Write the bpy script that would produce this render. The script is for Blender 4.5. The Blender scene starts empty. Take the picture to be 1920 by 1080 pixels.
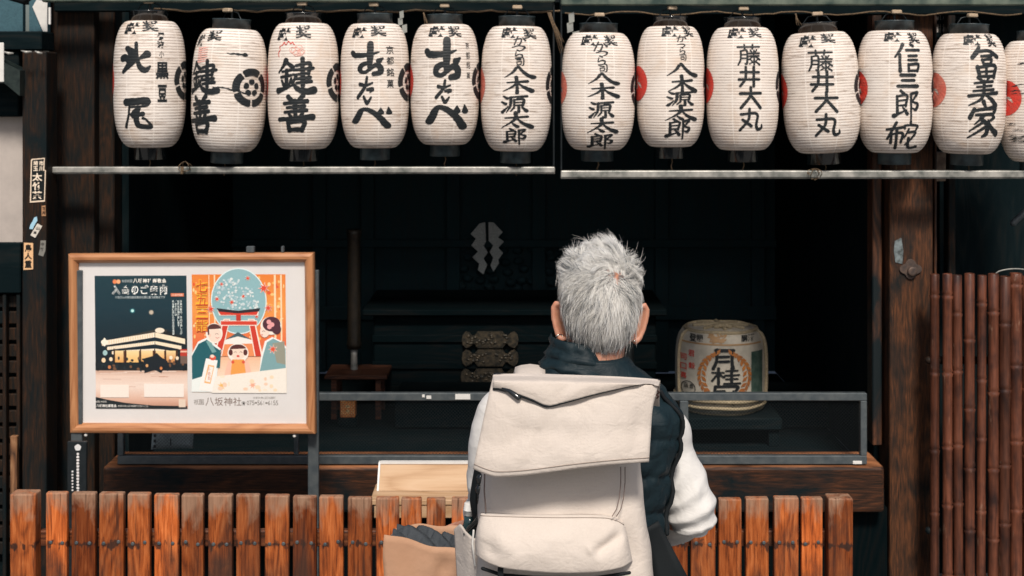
import bpy, bmesh, math, random
import numpy as np
from mathutils import Vector, Matrix, noise

random.seed(7)
RNG = np.random.default_rng(7)
C = bpy.context.scene.collection
SC = bpy.context.scene
PI = math.pi

# ------------------------------------------------------------------ camera, sky, sun, exposure
FPX, HY, CZ = 2667.0, 170.0, 1.90          # focal length in photo pixels, horizon row, camera height
cam = bpy.data.cameras.new("camera")
cam.lens, cam.sensor_width = 50.0, 36.0
cam.shift_y = -(540.0 - HY) / 1920.0
cam.clip_start, cam.clip_end = 0.05, 2000.0
cam.dof.use_dof = True
cam.dof.focus_distance = 2.45
cam.dof.aperture_fstop = 16.0
camo = bpy.data.objects.new("camera", cam)
camo.location = (0, 0, CZ)
camo.rotation_euler = (PI / 2, 0, 0)
C.objects.link(camo)
SC.camera = camo

SUN_EL, SUN_AZ = math.radians(48), math.radians(5)    # azimuth: from straight behind the camera towards the right
world = bpy.data.worlds.new("World")
SC.world = world
world.use_nodes = True
wn = world.node_tree
sky = wn.nodes.new("ShaderNodeTexSky")
sky.sky_type = 'NISHITA'
sky.sun_disc = False
sky.sun_elevation = SUN_EL
sky.sun_rotation = PI - SUN_AZ
sky.air_density, sky.dust_density, sky.ozone_density = 1.0, 3.0, 1.0
wn.links.new(sky.outputs[0], wn.nodes["Background"].inputs[0])
wn.nodes["Background"].inputs[1].default_value = 0.056

sl = bpy.data.lights.new("sun", 'SUN')
sl.energy = 2.7
sl.angle = math.radians(10)
sl.color = (1.0, 0.93, 0.84)
so = bpy.data.objects.new("sun", sl)
sd = Vector((math.sin(SUN_AZ) * math.cos(SUN_EL), -math.cos(SUN_AZ) * math.cos(SUN_EL), math.sin(SUN_EL)))
so.rotation_euler = sd.to_track_quat('Z', 'Y').to_euler()
so.location = sd * 20
C.objects.link(so)

SC.view_settings.view_transform = 'Standard'
SC.view_settings.look = 'None'
SC.view_settings.exposure = 0.40
SC.view_settings.gamma = 1.0
SC.cycles.max_bounces = 6
SC.cycles.diffuse_bounces = 3
SC.cycles.transparent_max_bounces = 12


# ------------------------------------------------------------------ helpers
def P(px, py, Y):
    """photo measurement -> point in metres at distance Y from the camera"""
    return Vector(((px - 960.0) / FPX * Y, Y, CZ - (py - HY) / FPX * Y))


def XX(px, Y): return (px - 960.0) / FPX * Y
def ZZ(py, Y): return CZ - (py - HY) / FPX * Y


def lin(r, g, b):
    f = lambda c: (c / 255 / 12.92) if c / 255 <= 0.04045 else ((c / 255 + 0.055) / 1.055) ** 2.4
    return (f(r), f(g), f(b))


def smooth(a, b, x):
    t = min(1, max(0, (x - a) / (b - a)))
    return t * t * (3 - 2 * t)


class MB:
    """collects shapes, builds ONE mesh object"""
    def __init__(s):
        s.v, s.f, s.c, s.sm = [], [], [], []

    def add(s, vs, fs, col=None, sm=False):
        n = len(s.v)
        s.v += [tuple(v) for v in vs]
        for f in fs:
            s.f.append(tuple(i + n for i in f))
            s.c.append(col)
            s.sm.append(sm)
        return s

    def box(s, x0, x1, y0, y1, z0, z1, bev=0.0, seg=1, col=None):
        if bev <= 0:
            vs = [(x, y, z) for x in (x0, x1) for y in (y0, y1) for z in (z0, z1)]
            fs = [(0, 1, 3, 2), (4, 6, 7, 5), (0, 4, 5, 1), (2, 3, 7, 6), (0, 2, 6, 4), (1, 5, 7, 3)]
            return s.add(vs, fs, col)
        bm = bmesh.new()
        bmesh.ops.create_cube(bm, size=1)
        for v in bm.verts:
            v.co = Vector(((x0 + x1) / 2 + v.co.x * (x1 - x0), (y0 + y1) / 2 + v.co.y * (y1 - y0), (z0 + z1) / 2 + v.co.z * (z1 - z0)))
        bmesh.ops.bevel(bm, geom=bm.edges[:], offset=bev, segments=seg, profile=0.5, affect='EDGES')
        s.bm(bm, col=col)
        return s

    def bm(s, bm, sm=False, col=None):
        bm.verts.index_update()
        s.add([v.co[:] for v in bm.verts], [[v.index for v in f.verts] for f in bm.faces], col, sm)
        bm.free()
        return s

    def rings(s, R, cap=True, col=None, sm=True, closed=True):
        """R: list of rings (lists of points)"""
        n = len(R[0])
        vs = [p for r in R for p in r]
        fs = []
        m = n if closed else n - 1
        for i in range(len(R) - 1):
            for j in range(m):
                k = (j + 1) % n
                fs.append((i * n + j, i * n + k, (i + 1) * n + k, (i + 1) * n + j))
        if cap and closed:
            fs.append(tuple(range(n - 1, -1, -1)))
            b = (len(R) - 1) * n
            fs.append(tuple(b + j for j in range(n)))
        return s.add(vs, fs, col, sm)

    def tube(s, path, rad, n=10, round_ends=True, col=None, disp=None):
        path = [Vector(p) for p in path]
        if not isinstance(rad, (list, tuple)): rad = [rad] * len(path)
        pts, rr = list(path), list(rad)
        if round_ends:
            t0 = (path[0] - path[1]).normalized(); t1 = (path[-1] - path[-2]).normalized()
            pre, post = [], []
            for a in (0.98, 0.8, 0.45):
                pre.append((path[0] + t0 * rad[0] * a, rad[0] * math.sqrt(1 - a * a)))
                post.append((path[-1] + t1 * rad[-1] * a, rad[-1] * math.sqrt(1 - a * a)))
            pts = [p for p, _ in pre] + pts + [p for p, _ in reversed(post)]
            rr = [r for _, r in pre] + rr + [r for _, r in reversed(post)]
        T = []
        for i in range(len(pts)):
            a = pts[max(0, i - 1)]; b = pts[min(len(pts) - 1, i + 1)]
            t = b - a
            T.append(t.normalized() if t.length > 1e-9 else Vector((0, 0, 1)))
        up = Vector((0, 0, 1)) if abs(T[0].z) < 0.9 else Vector((0, 1, 0))
        N = (up - T[0] * up.dot(T[0])).normalized()
        R = []
        for i, p in enumerate(pts):
            N = (N - T[i] * N.dot(T[i])).normalized()
            B = T[i].cross(N)
            ring = []
            for j in range(n):
                a = 2 * PI * j / n
                d = N * math.cos(a) + B * math.sin(a)
                q = p + d * rr[i]
                if disp: q = q + d * disp(q, i / (len(pts) - 1), a)
                ring.append(q)
            R.append(ring)
        return s.rings(R, True, col)

    def ball(s, c, r, n=16, m=10, col=None):
        if not isinstance(r, (list, tuple)): r = (r, r, r)
        R = []
        for i in range(m + 1):
            ph = -PI / 2 + PI * (0.02 + 0.96 * i / m)
            R.append([(c[0] + r[0] * math.cos(ph) * math.cos(2 * PI * j / n), c[1] + r[1] * math.cos(ph) * math.sin(2 * PI * j / n), c[2] + r[2] * math.sin(ph)) for j in range(n)])
        return s.rings(R, True, col)

    def lathe(s, prof, n=32, c=(0, 0, 0), col=None, cap=True):
        R = [[(c[0] + r * math.cos(2 * PI * j / n), c[1] + r * math.sin(2 * PI * j / n), c[2] + z) for j in range(n)] for r, z in prof]
        return s.rings(R, cap, col)

    def prism(s, pts, y0, y1, col=None):
        """outline pts (x,z) extruded from y0 (front) to y1"""
        n = len(pts)
        vs = [(x, y0, z) for x, z in pts] + [(x, y1, z) for x, z in pts]
        fs = [tuple(range(n)), tuple(range(2 * n - 1, n - 1, -1))]
        fs += [(i, i + n, (i + 1) % n + n, (i + 1) % n) for i in range(n)]
        return s.add(vs, fs, col)

    def grid(s, G, col=None, sm=True):
        nr, nc = len(G), len(G[0])
        vs = [p for r in G for p in r]
        fs = [(i * nc + j, i * nc + j + 1, (i + 1) * nc + j + 1, (i + 1) * nc + j) for i in range(nr - 1) for j in range(nc - 1)]
        return s.add(vs, fs, col, sm)

    def slab(s, G, off, col=None):
        """a sheet G with thickness: off = vector to the back sheet"""
        off = Vector(off)
        nr, nc = len(G), len(G[0])
        A = [Vector(p) for r in G for p in r]
        vs = A + [p + off for p in A]
        n = nr * nc
        fs = []
        for i in range(nr - 1):
            for j in range(nc - 1):
                a, b, c_, d = i * nc + j, i * nc + j + 1, (i + 1) * nc + j + 1, (i + 1) * nc + j
                fs.append((a, b, c_, d)); fs.append((d + n, c_ + n, b + n, a + n))
        edge = [(0, j) for j in range(nc)] + [(i, nc - 1) for i in range(1, nr)] + [(nr - 1, j) for j in range(nc - 2, -1, -1)] + [(i, 0) for i in range(nr - 2, 0, -1)]
        e = [i * nc + j for i, j in edge]
        for k in range(len(e)):
            a, b = e[k], e[(k + 1) % len(e)]
            fs.append((b, a, a + n, b + n))
        return s.add(vs, fs, col, True)

    def build(s, name, mat, parent=None, origin=None, fix=True):
        me = bpy.data.meshes.new(name)
        o3 = Vector(origin) if origin is not None else None
        vs = [tuple(Vector(v) - o3) for v in s.v] if o3 is not None else s.v
        me.from_pydata(vs, [], s.f)
        me.polygons.foreach_set("use_smooth", s.sm)
        if any(c is not None for c in s.c):
            at = me.color_attributes.new("Col", 'FLOAT_COLOR', 'CORNER')
            buf = np.ones((len(me.loops), 4), dtype=np.float32)
            i = 0
            for f, c in zip(s.f, s.c):
                k = len(f)
                buf[i:i + k, :3] = c if c is not None else (1, 1, 1)
                i += k
            at.data.foreach_set("color", buf.ravel())
        if fix:
            bm = bmesh.new(); bm.from_mesh(me)
            bmesh.ops.recalc_face_normals(bm, faces=bm.faces)
            bm.to_mesh(me); bm.free()
        me.materials.append(mat)
        o = bpy.data.objects.new(name, me)
        C.objects.link(o)
        if o3 is not None: o.location = o3
        if parent is not None:
            o.parent = parent
        return o


def tag(o, label=None, cat=None, group=None, kind=None):
    if label: o["label"] = label
    if cat: o["category"] = cat
    if group: o["group"] = group
    if kind: o["kind"] = kind
    return o


def empty(name, loc, label=None, cat=None, group=None, rot=(0, 0, 0)):
    o = bpy.data.objects.new(name, None)
    o.empty_display_size = 0.05
    C.objects.link(o)
    o.location = loc
    o.rotation_euler = rot
    return tag(o, label, cat, group)


def wb(mb, name, mat, parent, at):
    """build from world coordinates as a child of an unrotated thing standing at `at`"""
    return_o = mb.build(name, mat, parent, origin=None)
    return_o.data.transform(Matrix.Translation(-Vector(at)))
    return return_o


# ------------------------------------------------------------------ materials
def newmat(name):
    m = bpy.data.materials.new(name)
    m.use_nodes = True
    nt = m.node_tree
    return m, nt, nt.nodes["Principled BSDF"]


def nd(nt, typ, **kw):
    n = nt.nodes.new(typ)
    for k, v in kw.items():
        if k.startswith("i_"): n.inputs[k[2:].replace("_", " ")].default_value = v
        else: setattr(n, k, v)
    return n


def ramp(nt, src, stops):
    r = nt.nodes.new("ShaderNodeValToRGB")
    el = r.color_ramp.elements
    while len(el) < len(stops): el.new(0.5)
    for e, (p, c) in zip(el, stops):
        e.position = p
        e.color = (*c, 1) if len(c) == 3 else c
    nt.links.new(src, r.inputs[0])
    return r.outputs[0]


def mixc(nt, fac, a, b, mode='MIX'):
    m = nt.nodes.new("ShaderNodeMix")
    m.data_type = 'RGBA'; m.blend_type = mode
    for sock, val in ((m.inputs[0], fac), (m.inputs[6], a), (m.inputs[7], b)):
        if hasattr(val, "is_linked"): nt.links.new(val, sock)
        elif isinstance(val, (int, float)): sock.default_value = val
        else: sock.default_value = (*val, 1)
    return m.outputs[2]


def math_(nt, op, a, b=None, c=None):
    m = nt.nodes.new("ShaderNodeMath"); m.operation = op
    for i, v in enumerate((a, b, c)):
        if v is None: continue
        if hasattr(v, "is_linked"): nt.links.new(v, m.inputs[i])
        else: m.inputs[i].default_value = v
    return m.outputs[0]


def coords(nt, scale=(1, 1, 1), rnd=True):
    tc = nt.nodes.new("ShaderNodeTexCoord")
    mp = nt.nodes.new("ShaderNodeMapping")
    mp.inputs["Scale"].default_value = scale
    nt.links.new(tc.outputs["Object"], mp.inputs["Vector"])
    if rnd:
        oi = nt.nodes.new("ShaderNodeObjectInfo")
        k = math_(nt, 'MULTIPLY', oi.outputs["Random"], 37.0)
        cx = nt.nodes.new("ShaderNodeCombineXYZ")
        for i in range(3): nt.links.new(k, cx.inputs[i])
        nt.links.new(cx.outputs[0], mp.inputs["Location"])
        return mp.outputs[0], tc, oi.outputs["Random"]
    return mp.outputs[0], tc, None


def noi(nt, vec, scale, detail=4, rough=0.55, dist=0.0):
    n = nt.nodes.new("ShaderNodeTexNoise")
    n.inputs["Scale"].default_value = scale
    n.inputs["Detail"].default_value = detail
    n.inputs["Roughness"].default_value = rough
    n.inputs["Distortion"].default_value = dist
    nt.links.new(vec, n.inputs["Vector"])
    return n.outputs["Fac"]


def bump(nt, b, h, strength=0.3, dist=0.002):
    n = nt.nodes.new("ShaderNodeBump")
    n.inputs["Strength"].default_value = strength
    n.inputs["Distance"].default_value = dist
    nt.links.new(h, n.inputs["Height"])
    nt.links.new(n.outputs[0], b.inputs["Normal"])


def plain(name, c1, c2=None, rough=0.6, scale=30, metal=0.0, bmp=0.15, spec=0.5, bdist=0.001, sheen=0.0, detail=5):
    m, nt, b = newmat(name)
    v, tc, _ = coords(nt)
    n = noi(nt, v, scale, detail, 0.6)
    c2 = c2 or tuple(x * 0.75 for x in c1)
    nt.links.new(ramp(nt, n, [(0.35, c2), (0.65, c1)]), b.inputs["Base Color"])
    b.inputs["Roughness"].default_value = rough
    b.inputs["Metallic"].default_value = metal
    b.inputs["Specular IOR Level"].default_value = spec
    if sheen: b.inputs["Sheen Weight"].default_value = sheen
    if bmp: bump(nt, b, noi(nt, v, scale * 3, 4), bmp, bdist)
    return m


def wood(name, dark, mid, light, grain='Z', rough=0.6, fine=1.0, blotch=None, blotch_at=(0.5, 0.62), spec=0.35, tone=0.0, extra=None, bmp=0.35, ringw=0.62):
    """long grain with growth rings, blotches of grime"""
    m, nt, b = newmat(name)
    s = {'Z': (1, 1, 0.06), 'X': (0.06, 1, 1), 'Y': (1, 0.06, 1)}[grain]
    v, tc, rnd = coords(nt, s)
    fineg = noi(nt, v, 190 * fine, 6, 0.65, 0.4)
    s2 = {'Z': (1, 1, 0.16), 'X': (0.16, 1, 1), 'Y': (1, 0.16, 1)}[grain]
    v2, _, _ = coords(nt, s2)
    low = noi(nt, v2, 9 * fine, 2, 0.5, 0.2)
    rings = math_(nt, 'FRACT', math_(nt, 'MULTIPLY', low, 13.0))
    rings = math_(nt, 'ABSOLUTE', math_(nt, 'SUBTRACT', rings, 0.5))          # 0 at ring edge .. 0.5
    g = math_(nt, 'ADD', math_(nt, 'MULTIPLY', fineg, 1.24 - ringw), math_(nt, 'ADD', math_(nt, 'MULTIPLY', rings, ringw), (ringw - 0.62) * 0.25))
    col = ramp(nt, g, [(0.28, dark), (0.47, mid), (0.72, light)])
    if tone:
        t = ramp(nt, rnd, [(0.0, (1 - tone, 1 - tone * 1.1, 1 - tone * 1.15)), (0.45, (1, 1, 1)), (1.0, (1 + tone * 0.9, 1 + tone * 0.7, 1 + tone * 0.5))])
        col = mixc(nt, 1.0, col, t, 'MULTIPLY')
    if blotch:
        v3, _, _ = coords(nt, {'Z': (1, 1, 0.4), 'X': (0.4, 1, 1), 'Y': (1, 0.4, 1)}[grain])
        bl = ramp(nt, noi(nt, v3, 7 * fine, 6, 0.62, 0.5), [(blotch_at[0], (0, 0, 0)), (blotch_at[1], (1, 1, 1))])
        col = mixc(nt, bl, col, blotch)
    if extra: col = extra(nt, tc, rnd, col, g)
    nt.links.new(col, b.inputs["Base Color"])
    b.inputs["Roughness"].default_value = rough
    b.inputs["Specular IOR Level"].default_value = spec
    if bmp: bump(nt, b, g, bmp, 0.002)
    return m


def attr_mat(name, rough=0.6, spec=0.3, grain=0.0):
    m, nt, b = newmat(name)
    a = nd(nt, "ShaderNodeAttribute", attribute_name="Col")
    col = a.outputs["Color"]
    if grain:
        v, _, _ = coords(nt)
        k = ramp(nt, noi(nt, v, 260, 3), [(0.3, (1 - grain,) * 3), (0.7, (1 + grain,) * 3)])
        col = mixc(nt, 1.0, col, k, 'MULTIPLY')
    nt.links.new(col, b.inputs["Base Color"])
    b.inputs["Roughness"].default_value = rough
    b.inputs["Specular IOR Level"].default_value = spec
    return m


def sill_lit_edge(nt, tc, rnd, col, g):
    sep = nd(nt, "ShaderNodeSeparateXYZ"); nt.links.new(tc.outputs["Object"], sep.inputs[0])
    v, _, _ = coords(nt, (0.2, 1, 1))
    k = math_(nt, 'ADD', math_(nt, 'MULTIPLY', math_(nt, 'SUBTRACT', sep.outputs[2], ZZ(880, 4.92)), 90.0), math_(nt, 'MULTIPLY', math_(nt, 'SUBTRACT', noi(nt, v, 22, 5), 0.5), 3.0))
    return mixc(nt, ramp(nt, k, [(0.1, (0, 0, 0)), (1.0, (0.9, 0.9, 0.9))]), col, (0.42, 0.17, 0.075))  # orange upper edge: the sunlit edge of the sill put into the colour


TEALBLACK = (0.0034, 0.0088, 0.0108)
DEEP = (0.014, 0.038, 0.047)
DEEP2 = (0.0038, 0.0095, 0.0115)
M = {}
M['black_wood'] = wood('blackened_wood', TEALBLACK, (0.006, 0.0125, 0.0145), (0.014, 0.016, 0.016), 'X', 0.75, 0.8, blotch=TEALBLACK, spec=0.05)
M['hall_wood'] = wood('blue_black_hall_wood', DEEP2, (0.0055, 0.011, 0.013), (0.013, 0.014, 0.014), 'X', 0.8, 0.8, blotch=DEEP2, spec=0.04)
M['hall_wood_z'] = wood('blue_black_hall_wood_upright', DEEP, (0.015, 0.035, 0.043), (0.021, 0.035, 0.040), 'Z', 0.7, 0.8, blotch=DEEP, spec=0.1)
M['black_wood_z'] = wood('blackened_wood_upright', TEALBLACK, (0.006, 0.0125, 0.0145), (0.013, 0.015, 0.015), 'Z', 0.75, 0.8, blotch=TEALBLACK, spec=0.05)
M['post'] = wood('old_post_wood', (0.020, 0.014, 0.011), (0.075, 0.032, 0.016), (0.18, 0.065, 0.026), 'Z', 0.6, 1.3, blotch=(0.010, 0.012, 0.012), blotch_at=(0.48, 0.68), spec=0.2, ringw=0.26)
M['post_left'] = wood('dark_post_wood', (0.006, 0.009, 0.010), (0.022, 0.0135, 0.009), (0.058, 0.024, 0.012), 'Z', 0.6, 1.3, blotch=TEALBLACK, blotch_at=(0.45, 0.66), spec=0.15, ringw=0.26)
M['sill'] = wood('sill_wood', (0.012, 0.009, 0.007), (0.042, 0.018, 0.010), (0.12, 0.042, 0.017), 'X', 0.55, 1.2, blotch=TEALBLACK, blotch_at=(0.42, 0.62), spec=0.2, extra=sill_lit_edge, ringw=0.26)
M['jamb'] = wood('jamb_wood', (0.02, 0.012, 0.009), (0.07, 0.028, 0.014), (0.16, 0.06, 0.028), 'Z', 0.5, 1.0, blotch=TEALBLACK, blotch_at=(0.46, 0.6))
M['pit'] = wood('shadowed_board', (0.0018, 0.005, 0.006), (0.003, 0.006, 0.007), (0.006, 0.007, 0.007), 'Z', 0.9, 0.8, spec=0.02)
M['steel'] = plain('galvanised_steel', (0.50, 0.48, 0.44), (0.13, 0.14, 0.13), 0.45, 16, 0.35, 0.2, detail=9)
M['green_steel'] = plain('green_grey_steel', (0.15, 0.18, 0.14), (0.025, 0.05, 0.042), 0.5, 14, 0.2, 0.2)
M['grey_alu'] = plain('grey_metal', (0.11, 0.125, 0.13), (0.065, 0.08, 0.09), 0.45, 30, 0.3, 0.1)
M['dark_metal'] = plain('dark_metal', (0.02, 0.026, 0.03), (0.01, 0.015, 0.018), 0.4, 40, 0.3, 0.1)
M['gloss_black'] = plain('glossy_black_lacquer', (0.012, 0.016, 0.018), (0.008, 0.011, 0.013), 0.12, 40, 0.0, 0.0, spec=0.9)
M['dull_black'] = plain('worn_black_lacquer', (0.05, 0.075, 0.085), (0.012, 0.02, 0.024), 0.38, 26, 0.0, 0.1)
M['ink'] = plain('brushed_ink', (0.010, 0.014, 0.017), (0.006, 0.009, 0.011), 0.6, 200, 0, 0)
M['red_ink'] = plain('red_crest_paint', (0.72, 0.035, 0.02), (0.55, 0.07, 0.05), 0.6, 60, 0, 0)
M['pale_red'] = plain('faded_red_paint', (0.72, 0.22, 0.16), (0.62, 0.13, 0.09), 0.6, 60, 0, 0)
M['pink_ink'] = plain('faded_pink_stamp', (0.85, 0.40, 0.33), (0.85, 0.52, 0.45), 0.7, 90, 0, 0)
M['pale_wood'] = wood('pale_wood', (0.42, 0.25, 0.13), (0.52, 0.335, 0.195), (0.57, 0.39, 0.245), 'X', 0.5, 0.6, spec=0.3, bmp=0.1)
M['white_paint'] = plain('white_paint', (0.78, 0.76, 0.72), (0.70, 0.68, 0.65), 0.5, 40, 0, 0.05)
M['plaster'] = plain('plaster', (0.50, 0.44, 0.40), (0.42, 0.37, 0.34), 0.85, 12, 0, 0.3)
M['rope'] = plain('straw_rope', (0.20, 0.13, 0.07), (0.08, 0.055, 0.035), 0.8, 200, 0, 0.4)
M['shide'] = plain('streamer_paper', (0.32, 0.33, 0.30), (0.24, 0.25, 0.24), 0.8, 30, 0, 0.1)
M['tan'] = plain('tan_peg', (0.55, 0.42, 0.30), (0.4, 0.3, 0.2), 0.7, 60, 0, 0.1)
M['art'] = attr_mat('printed_paper', 0.55, 0.25, 0.03)
M['ground'] = plain('street_paving', (0.20, 0.195, 0.19), (0.13, 0.13, 0.13), 0.8, 6, 0, 0.3, bdist=0.004)


def frame_extra(nt, tc, rnd, col, g):
    return col


M['frame'] = wood('oak_frame', (0.36, 0.145, 0.058), (0.47, 0.205, 0.088), (0.54, 0.255, 0.115), 'X', 0.38, 0.9, spec=0.5, bmp=0.06)
M['frame_z'] = wood('oak_frame_upright', (0.36, 0.145, 0.058), (0.47, 0.205, 0.088), (0.54, 0.255, 0.115), 'Z', 0.38, 0.9, spec=0.5, bmp=0.06)

FENCE_TOP = ZZ(931, 3.9)
SCREW_Z = ZZ(1018, 3.9)


def picket_extra(nt, tc, rnd, col, g):
    sep = nd(nt, "ShaderNodeSeparateXYZ"); nt.links.new(tc.outputs["Object"], sep.inputs[0])
    z = sep.outputs[2]
    v, _, _ = coords(nt, (1, 1, 0.35))
    n = noi(nt, v, 26, 5, 0.6, 0.4)
    # weathered grey brown upper ends
    k = math_(nt, 'ADD', math_(nt, 'MULTIPLY', math_(nt, 'SUBTRACT', z, FENCE_TOP - 0.05), 11.0), math_(nt, 'MULTIPLY', math_(nt, 'SUBTRACT', n, 0.45), 3.2))
    k = ramp(nt, k, [(0.1, (0, 0, 0)), (0.8, (0.85, 0.85, 0.85))])
    grey = mixc(nt, math_(nt, 'MULTIPLY', g, 1.0), (0.20, 0.105, 0.062), (0.46, 0.30, 0.205))
    col = mixc(nt, k, col, grey)
    # rust and soot around the screw row
    d = math_(nt, 'ABSOLUTE', math_(nt, 'SUBTRACT', z, SCREW_Z - 0.004))
    v2, _, _ = coords(nt, (1, 1, 0.45))
    n2 = noi(nt, v2, 62, 3, 0.55)
    q = math_(nt, 'SUBTRACT', math_(nt, 'MULTIPLY', n2, 1.35), math_(nt, 'MULTIPLY', d, 17.0))
    q = ramp(nt, q, [(0.56, (0, 0, 0)), (0.70, (0.85, 0.85, 0.85))])
    col = mixc(nt, q, col, (0.018, 0.014, 0.013))
    # unevenly darker towards the bottom
    n3 = noi(nt, v, 9, 5, 0.6, 0.6)
    w = math_(nt, 'ADD', math_(nt, 'MULTIPLY', math_(nt, 'SUBTRACT', SCREW_Z - 0.01, z), 5.0), math_(nt, 'MULTIPLY', math_(nt, 'SUBTRACT', n3, 0.52), 4.5))
    w = ramp(nt, w, [(0.1, (0, 0, 0)), (0.9, (0.8, 0.8, 0.8))])
    col = mixc(nt, w, col, (0.045, 0.026, 0.02))
    # fine dark checks along the grain
    v5, _, _ = coords(nt, (1, 1, 0.035))
    ck = ramp(nt, noi(nt, v5, 95, 4, 0.6), [(0.60, (0, 0, 0)), (0.68, (0.75,) * 3)])
    return mixc(nt, ck, col, (0.05, 0.02, 0.012))


M['picket'] = wood('stained_cedar', (0.12, 0.028, 0.009), (0.36, 0.088, 0.020), (0.58, 0.19, 0.060), 'Z', 0.62, 1.0, blotch=(0.055, 0.024, 0.015), blotch_at=(0.52, 0.78), spec=0.18, tone=0.58, ringw=0.34, extra=picket_extra)


def bamboo_mat():
    m, nt, b = newmat('smoked_bamboo')
    v, tc, rnd = coords(nt, (1, 1, 0.07))
    n = noi(nt, v, 120, 5, 0.6)
    v2, _, _ = coords(nt, (1, 1, 0.6))
    n2 = noi(nt, v2, 14, 5, 0.6)
    c = ramp(nt, n, [(0.3, (0.055, 0.020, 0.012)), (0.7, (0.19, 0.068, 0.038))])
    c = mixc(nt, ramp(nt, n2, [(0.45, (0, 0, 0)), (0.68, (0.9, 0.9, 0.9))]), c, (0.02, 0.012, 0.012))
    v6, _, _ = coords(nt, (1, 1, 0.25))
    c = mixc(nt, ramp(nt, noi(nt, v6, 34, 5, 0.7), [(0.63, (0, 0, 0)), (0.72, (0.6,) * 3)]), c, (0.34, 0.24, 0.18))
    t = ramp(nt, rnd, [(0, (0.5, 0.5, 0.5)), (1, (1.45, 1.3, 1.2))])
    nt.links.new(mixc(nt, 1.0, c, t, 'MULTIPLY'), b.inputs["Base Color"])
    b.inputs["Roughness"].default_value = 0.36
    b.inputs["Specular IOR Level"].default_value = 0.4
    bump(nt, b, n, 0.15, 0.001)
    return m


M['bamboo'] = bamboo_mat()


def fabric(name, c1, c2, rough=0.85, weave=900, bmp=0.25, low=7, sheen=0.0, spec=0.2, wrinkle=0.0):
    m, nt, b = newmat(name)
    v, tc, _ = coords(nt)
    n = noi(nt, v, low, 5, 0.6)
    w1 = nd(nt, "ShaderNodeTexWave", wave_type='BANDS', bands_direction='X'); w1.inputs["Scale"].default_value = weave / 6.28
    w2 = nd(nt, "ShaderNodeTexWave", wave_type='BANDS', bands_direction='Z'); w2.inputs["Scale"].default_value = weave / 6.28
    for w in (w1, w2):
        nt.links.new(v, w.inputs["Vector"]); w.inputs["Distortion"].default_value = 1.2
    wv = math_(nt, 'ADD', w1.outputs["Fac"], w2.outputs["Fac"])
    fine = noi(nt, v, 420, 3, 0.7)
    h = math_(nt, 'ADD', math_(nt, 'MULTIPLY', wv, 0.5), fine)
    col = ramp(nt, math_(nt, 'ADD', math_(nt, 'MULTIPLY', n, 0.7), math_(nt, 'MULTIPLY', fine, 0.35)), [(0.35, c2), (0.62, c1)])
    nt.links.new(col, b.inputs["Base Color"])
    b.inputs["Roughness"].default_value = rough
    b.inputs["Specular IOR Level"].default_value = spec
    b.inputs["Sheen Weight"].default_value = sheen
    bump(nt, b, h, bmp, 0.0006)
    if wrinkle:
        first = b.inputs["Normal"].links[0].from_node
        vw, _, _ = coords(nt, (1, 1, 1.4))
        a1 = noi(nt, vw, 17, 3, 0.5, 1.2); a2 = noi(nt, vw, 39, 3, 0.5, 0.8)
        r1 = math_(nt, 'ABSOLUTE', math_(nt, 'SUBTRACT', a1, 0.5)); r2 = math_(nt, 'ABSOLUTE', math_(nt, 'SUBTRACT', a2, 0.5))
        hh = math_(nt, 'ADD', math_(nt, 'MULTIPLY', r1, 1.0), math_(nt, 'MULTIPLY', r2, 0.5))
        bb = nt.nodes.new("ShaderNodeBump"); bb.inputs["Strength"].default_value = min(1.0, wrinkle); bb.inputs["Distance"].default_value = 0.012 * max(1.0, wrinkle)
        nt.links.new(hh, bb.inputs["Height"]); nt.links.new(bb.outputs[0], first.inputs["Normal"])
    return m


M['canvas'] = fabric('cream_canvas', (0.66, 0.585, 0.525), (0.60, 0.525, 0.465), wrinkle=0.24)
M['cotton'] = fabric('white_cotton', (0.71, 0.69, 0.67), (0.67, 0.65, 0.63), weave=1200, wrinkle=0.22)
M['nylon'] = fabric('dark_teal_nylon', (0.0075, 0.020, 0.026), (0.005, 0.0135, 0.019), rough=0.58, weave=1500, bmp=0.06, spec=0.28, low=14, wrinkle=0.28)
M['black_web'] = fabric('black_webbing', (0.011, 0.014, 0.016), (0.007, 0.009, 0.011), rough=0.7)
M['trousers'] = fabric('dark_trousers', (0.02, 0.024, 0.03), (0.012, 0.016, 0.02))
M['charcoal'] = fabric('charcoal_cloth', (0.060, 0.068, 0.078), (0.038, 0.045, 0.052), weave=700, bmp=0.4, low=25)
M['kraft'] = plain('kraft_paper', (0.52, 0.305, 0.195), (0.46, 0.26, 0.16), 0.75, 9, 0, 0.5, bdist=0.004, spec=0.25)
M['shoe'] = plain('shoe_leather', (0.03, 0.028, 0.027), None, 0.5, 30)
M['silver'] = plain('silver', (0.8, 0.78, 0.74), (0.7, 0.68, 0.65), 0.25, 60, 1.0, 0)


def skin_mat():
    m, nt, b = newmat('skin')
    v, tc, _ = coords(nt)
    n = noi(nt, v, 38, 5, 0.6)
    c = ramp(nt, n, [(0.3, (0.50, 0.215, 0.135)), (0.7, (0.60, 0.30, 0.20))])
    nt.links.new(c, b.inputs["Base Color"])
    b.inputs["Roughness"].default_value = 0.5
    b.inputs["Subsurface Weight"].default_value = 0.25
    b.inputs["Subsurface Radius"].default_value = (0.012, 0.004, 0.002)
    b.inputs["Subsurface Scale"].default_value = 1.0
    bump(nt, b, noi(nt, v, 320, 4), 0.2, 0.0006)
    return m


M['skin'] = skin_mat()


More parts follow.
